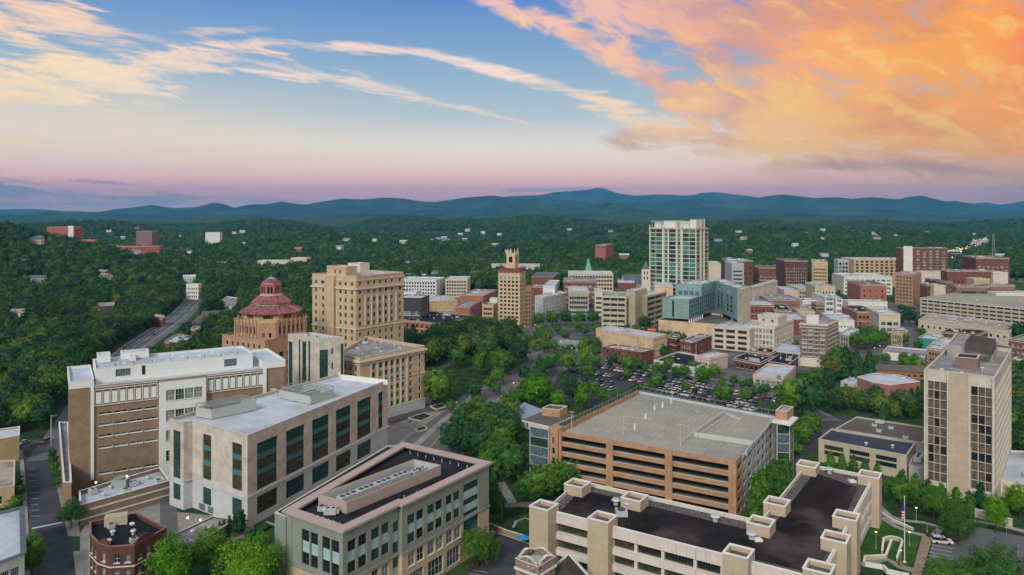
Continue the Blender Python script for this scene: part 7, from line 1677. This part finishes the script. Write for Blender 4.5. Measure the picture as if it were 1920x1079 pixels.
def mask(px_, py_, polys, grow=0):
    m_ = np.zeros(len(px_), bool)
    for poly in polys:
        xs = [p[0] for p in poly]; ys = [p[1] for p in poly]
        idx = np.where((px_ > min(xs)-1) & (px_ < max(xs)+1) & (py_ > min(ys)-1) & (py_ < max(ys)+1))[0]
        if len(idx) == 0: continue
        x, y = px_[idx], py_[idx]; c = np.zeros(len(idx), bool); n = len(poly)
        for i in range(n):
            a, b_ = poly[i], poly[i-1]; k = ((a[1] > y) != (b_[1] > y)); dy = (b_[1]-a[1]) or 1e-9
            c ^= k & (x < (b_[0]-a[0])*(y-a[1])/dy+a[0])
        m_[idx] |= c
    return m_
def field(poly, sp, seed, blockers):
    r = np.random.default_rng(seed); xs = [p[0] for p in poly]; ys = [p[1] for p in poly]
    gx_, gy = np.meshgrid(np.arange(min(xs), max(xs), sp), np.arange(min(ys), max(ys), sp)); x = gx_.ravel()+r.uniform(-.42, .42, gx_.size)*sp; y = gy.ravel()+r.uniform(-.42, .42, gx_.size)*sp
    k = mask(x, y, [poly]) & ~mask(x, y, blockers); return x[k], y[k]
BL = [inset(ccw(f), -3.2) for f in FOOT]+[inset(ccw(f), -1.5) for f in NOTREE]
NEAR = []
for lab, grp, poly, sp, hh, mts in (
    ('leafy tree in the dense clump between the wedge shaped office and the garage', 'trees between office and garage', pp((800, 862), (845, 838), (905, 808), (940, 790), (975, 800), (985, 870), (985, 925), (935, 925), (918, 900), (905, 880), (850, 862)), 7.2, (10, 14), ('leaf', 'leaf', 'leaf_dark')),
    ('big tree in the wood between the street end and the highway', 'trees of the near left wood', pp((-30, 832), (30, 800), (45, 822), (90, 818), (125, 790), (128, 700), (200, 660), (228, 640), (200, 620), (-30, 640)), 8.6, (11, 17), ('leaf_wood', 'leaf_wood', 'leaf', 'leaf_dark')),
    ('leafy tree in the belt before the many sided hall', 'trees before the many sided hall', pp((1545, 790), (1560, 755), (1640, 752), (1735, 762), (1735, 800), (1620, 792), (1560, 800)), 7.0, (7, 10), ('leaf', 'leaf_dark', 'leaf_bright')),
    ('tree in the park behind the court tower', 'trees at the back of the park', pp((795, 682), (880, 672), (960, 658), (990, 640), (900, 628), (830, 640), (800, 655)), 8.5, (12, 16), ('leaf', 'leaf', 'leaf_dark')),
    ('tree on the slope between the highway and the domed hall', 'trees between highway and domed hall', pp((250, 690), (300, 650), (335, 618), (372, 640), (395, 612), (440, 590), (470, 620), (440, 700), (330, 720)), 8.5, (9, 13), ('leaf', 'leaf', 'leaf_bright')),
    ('tree behind the right side of the hotel tower', 'trees right of the hotel tower', pp((1890, 870), (1990, 880), (1990, 720), (1900, 720)), 8, (10, 13), ('leaf', 'leaf_dark'))):
    x, y = field(ccw(poly), sp, 21, BL+[[(t[0]-t[2], t[1]-t[2]), (t[0]+t[2], t[1]-t[2]), (t[0]+t[2], t[1]+t[2]), (t[0]-t[2], t[1]+t[2])] for t in TPOS[:100]])
    for a, c in zip(x, y):
        if NTREE[0] >= 385: NEAR.append((float(a), float(c), rt.uniform(*hh))); continue
        mt = rt.choice(mts); tree((float(a), float(c)), rt.uniform(*hh), rt.choice(('round', 'round', 'oval')), mt, lab, grp, 1.08)
# houses in the woods
rh = random.Random(3); HO = []
for k in range(105):
    px = rh.choice((rh.uniform(10, 470), rh.uniform(620, 1100), rh.uniform(1330, 1900), rh.uniform(0, 1900))); D = rh.uniform(560 if px < 300 else 900, 2900)
    c = G(px, D)
    if mask(np.array([c[0]]), np.array([c[1]]), BL+[town])[0]: continue
    z0 = float(height(*c)); hs_ = rh.choice((('pale', 'white_wall'), ('pale', 'white_wall'), ('pale', 'grey_wall'), ('cream', 'cream'), ('red brick', 'brick_salmon2'))); rf = rh.choice((('grey', 'roof_grey'), ('white', 'roof_white'), ('dark', 'roof_slate')))
    lab = f'small {hs_[0]} house with a {rf[0]} roof among the distant trees'
    gable('house', lab, 'house', c, rh.uniform(9, 15)*(1+D/5000), rh.uniform(8, 12), rh.uniform(5, 8), 2.6, rh.uniform(-.6, .6), hs_[1], rf[1], lab.replace('house', 'houses'), z0=z0-.5, wins=D < 1500)
    k_ = 1-(.045 if D < 900 else .075); HO.append([(c[0]*k_-15, c[1]*k_), (c[0]*k_+15, c[1]*k_), (c[0]+15, c[1]+9), (c[0]-15, c[1]+9)])
# far shops with their lights on
for k in range(9):
    t = k/8; c = G(1788+62*t+rh.uniform(-5, 5), 1500+900*t); z0 = float(height(*c)); lab = 'long low lit shop in the distant commercial strip'; b = Bd('far_shop', lab, 'shop', c, 'distant lit shops', z=z0-1)
    q = rect(c, 26, 14, rh.uniform(-.2, .2)); b.block(q, z0-1, z0+6, 'white_wall', 'roof_white', {0: [(2, 24, z0+.5, z0+3.6, 'hall')]}, par=.4); b.done(); HO.append(rect(add(c, (0, -24)), 46, 80, 0))
for k in range(46):
    t = rh.random(); c = G(1785+68*t+rh.uniform(-12, 12), 1350+1100*t+rh.uniform(-60, 60)); z0 = float(height(*c)); b = Bd('street_lamp', 'lit lamp among the distant shops', 'street lamp', c, 'lamps of the distant shops', z=z0)
    m = MB(); m.cyl(*c, z0, z0+9, .15, n=5); m.build('pole', 'metal_grey', b.root); m = MB(); m.cyl(*c, z0+9, z0+10.2, .8, n=6); m.build('lamp_head', 'lamp_glow', b.root)
for px, D in ((75, 1500), (868, 3600), (905, 3300), (980, 3000), (1003, 900), (1160, 2700)): pass
# lit street lamps of the town, each a small post
for i, (x, y, lb) in enumerate(((984, 626, 'nearest the slender cream tower'), (1003, 622, 'on the square beside the slender tower'), (856, 776, 'at the median below the court tower'), (963, 738, 'at the crossing by the yellow green tree'), (1072, 668, 'on the way up to the pavilion'), (1052, 655, 'left of the pavilion'), (1640, 668, 'right of the dark pines'),
        (1650, 664, 'between the dark pines and the shops'), (1700, 612, 'beside the large dark tree'), (1714, 606, 'at the left end of the banded garage'), (1604, 702, 'among the pines'), (1631, 650, 'behind the pines'))):
    lamp(x, y, 0, 5, 'lit street lamp '+lb)
for x, y, h, lb in ((228, 700, 13, 'tall pale mast beside the highway behind the detention centre'), (96, 838, 12, 'tall wooden utility pole at the end of the street'), (1305, 668, 9, 'tall dark pole behind the white fronted store')):
    c = P(x, y); b = Bd('utility_pole', lb, 'pole', c); m = MB(); m.cyl(*c, 0, h, .22, .14, n=6); m.build('pole', 'coping', b.root); m = MB(); m.bar((*c, h-.5), (c[0]+2.2, c[1], h-.2), .14); m.build('arm', 'metal_grey', b.root)
c = G(1862, 1150); b = Bd('lattice_mast', 'thin lattice radio mast above the dark red brick block', 'mast', c); m = MB()
for a, e_ in (((-2.5, -2), (-.8, -.6)), ((2.5, -2), (.8, -.6)), ((0, 2.5), (0, .8))): m.bar((c[0]+a[0], c[1]+a[1], 10), (c[0]+e_[0], c[1]+e_[1], 56), .5)
for k in range(9): zz = 14+k*5; m.bar((c[0]-2.2+k*.16, c[1]-2, zz), (c[0]+2.2-k*.16, c[1]-2, zz+3), .35)
m.build('lattice', 'metal_grey', b.root)
# forest: one mass of small trees, instanced over the hills
r = np.random.default_rng(77); xs_, ys_ = [], []
for d0, d1, sp in ((420, 900, 8.2), (900, 1800, 9.0), (1800, 3000, 12.5), (3000, 4600, 16)):
    gx_, gy = np.meshgrid(np.arange(-d1*.80, d1*.80, sp), np.arange(d0*.72, d1, sp)); x = gx_.ravel()+r.uniform(-.45, .45, gx_.size)*sp; y = gy.ravel()+r.uniform(-.45, .45, gx_.size)*sp
    D_ = np.hypot(x, y); k = (D_ >= d0) & (D_ < d1) & (np.abs(x/y) < .76); xs_.append(x[k]); ys_.append(y[k])
x = np.concatenate(xs_); y = np.concatenate(ys_)
front = []
for f in FOOT:
    cx, cy_ = cen(f)
    if cy_ > 330 and len(f) == 4:
        k_ = .90 if cy_ < 700 else (1-46/cy_ if cy_ < 1350 else .84); front.append([(p[0]*k_, p[1]*k_) for p in f][:2]+[f[2], f[3]])
big = [inset(ccw(f), -5) for f in FOOT]+[ccw(f) for f in front]+[inset(ccw(f), -2) for f in NOTREE]+HO
blk = mask(x, y, big) | (mask(x, y, [town]) & (r.random(len(x)) > .06))
clr = vn(x+50, y, 420)*vn(x, y-90, 610)
blk |= (clr > .62) & (np.hypot(x, y) > 800)      # meadows and clearings
T_ = np.array(TPOS)
for i in range(len(T_)):
    if T_[i, 1] > 300: blk |= (np.abs(x-T_[i, 0]) < 5) & (np.abs(y-T_[i, 1]) < 5)
x, y = x[~blk], y[~blk]; z = height(x, y)
print('forest trees', len(x), 'individual', NTREE[0])
def forest(x, y, z, sc, src):
    me = bpy.data.meshes.new('forest'); me.from_pydata(np.stack([x, y, z], -1).tolist(), [], []); n = len(x)
    for nm, ty, v in (('sc', 'FLOAT', sc.astype(np.float32)), ('rot', 'FLOAT', r.uniform(0, 6.28, n).astype(np.float32)), ('pick', 'INT', r.integers(0, len(src), n).astype(np.int32)), ('wd', 'FLOAT', r.uniform(.9, 1.35, n).astype(np.float32))):
        me.attributes.new(nm, ty, 'POINT').data.foreach_set('value', v)
    fo = bpy.data.objects.new('forest', me); COL.objects.link(fo); tag(fo, kind='stuff')
    lib = bpy.data.collections.new('forest_source')
    for q in src: lib.objects.link(bpy.data.objects.new('source_tree', q))
    ng = bpy.data.node_groups.new('forest', 'GeometryNodeTree'); ng.interface.new_socket('Geometry', in_out='INPUT', socket_type='NodeSocketGeometry'); ng.interface.new_socket('Geometry', in_out='OUTPUT', socket_type='NodeSocketGeometry')
    N_, L_ = ng.nodes.new, ng.links.new
    gi, go = N_('NodeGroupInput'), N_('NodeGroupOutput'); ip = N_('GeometryNodeInstanceOnPoints'); ci = N_('GeometryNodeCollectionInfo'); ci.inputs['Collection'].default_value = lib; ci.inputs['Separate Children'].default_value = True; ci.inputs['Reset Children'].default_value = True
    def na(n, t): q = N_('GeometryNodeInputNamedAttribute'); q.data_type = t; q.inputs['Name'].default_value = n; return q.outputs['Attribute']
    cx = N_('ShaderNodeCombineXYZ'); L_(na('rot', 'FLOAT'), cx.inputs[2]); cs = N_('ShaderNodeCombineXYZ'); s_ = na('sc', 'FLOAT')
    mu = N_('ShaderNodeMath'); mu.operation = 'MULTIPLY'; L_(s_, mu.inputs[0]); L_(na('wd', 'FLOAT'), mu.inputs[1])
    for i, q in enumerate((mu.outputs[0], mu.outputs[0], s_)): L_(q, cs.inputs[i])
    L_(gi.outputs[0], ip.inputs['Points']); L_(ci.outputs[0], ip.inputs['Instance']); ip.inputs['Pick Instance'].default_value = True; L_(na('pick', 'INT'), ip.inputs['Instance Index']); L_(cx.outputs[0], ip.inputs['Rotation']); L_(cs.outputs[0], ip.inputs['Scale']); L_(ip.outputs[0], go.inputs[0])
    fo.modifiers.new('forest', 'NODES').node_group = ng
D_ = np.hypot(x, y); sc = r.triangular(6, 11, 19, len(x))*np.interp(D_, [400, 1800, 4600], [1, 1.05, 1.35]); nr = D_ < 850; it_ = mask(x, y, [town]); sc[it_] = r.uniform(5, 9, it_.sum())
nx_ = np.array([q[0] for q in NEAR]); ny_ = np.array([q[1] for q in NEAR]); nh = np.array([q[2] for q in NEAR])
forest(np.concatenate([x[nr], nx_]), np.concatenate([y[nr], ny_]), np.concatenate([z[nr], height(nx_, ny_)]), np.concatenate([sc[nr], nh]), [tmesh('round' if i % 3 else 'oval', 'leaf_wood', i)[0] for i in range(9)]+[tmesh('cone', 'leaf_dark', 1)[0]])
forest(x[~nr], y[~nr], z[~nr], sc[~nr], [leafmesh('forest_tree', 'round' if i % 3 else 'oval', 90+i, 'leaf_far', 46, 9, .045, core=2) for i in range(6)])
# ================================================================ air
HAZE = 6.0e-5
m_, t_, b_ = newmat('haze'); t_.n.remove(b_); pv = t_.new('ShaderNodeVolumePrincipled'); pv.inputs['Color'].default_value = (.12, .48, .90, 1); pv.inputs['Density'].default_value = HAZE; pv.inputs['Anisotropy'].default_value = .1
t_.l.new(pv.outputs[0], t_.n['Material Output'].inputs['Volume'])
m = MB(); m.box(-26000, -2600, -110, 26000, 20500, 760); o = m.build('haze', 'haze'); tag(o, kind='stuff')
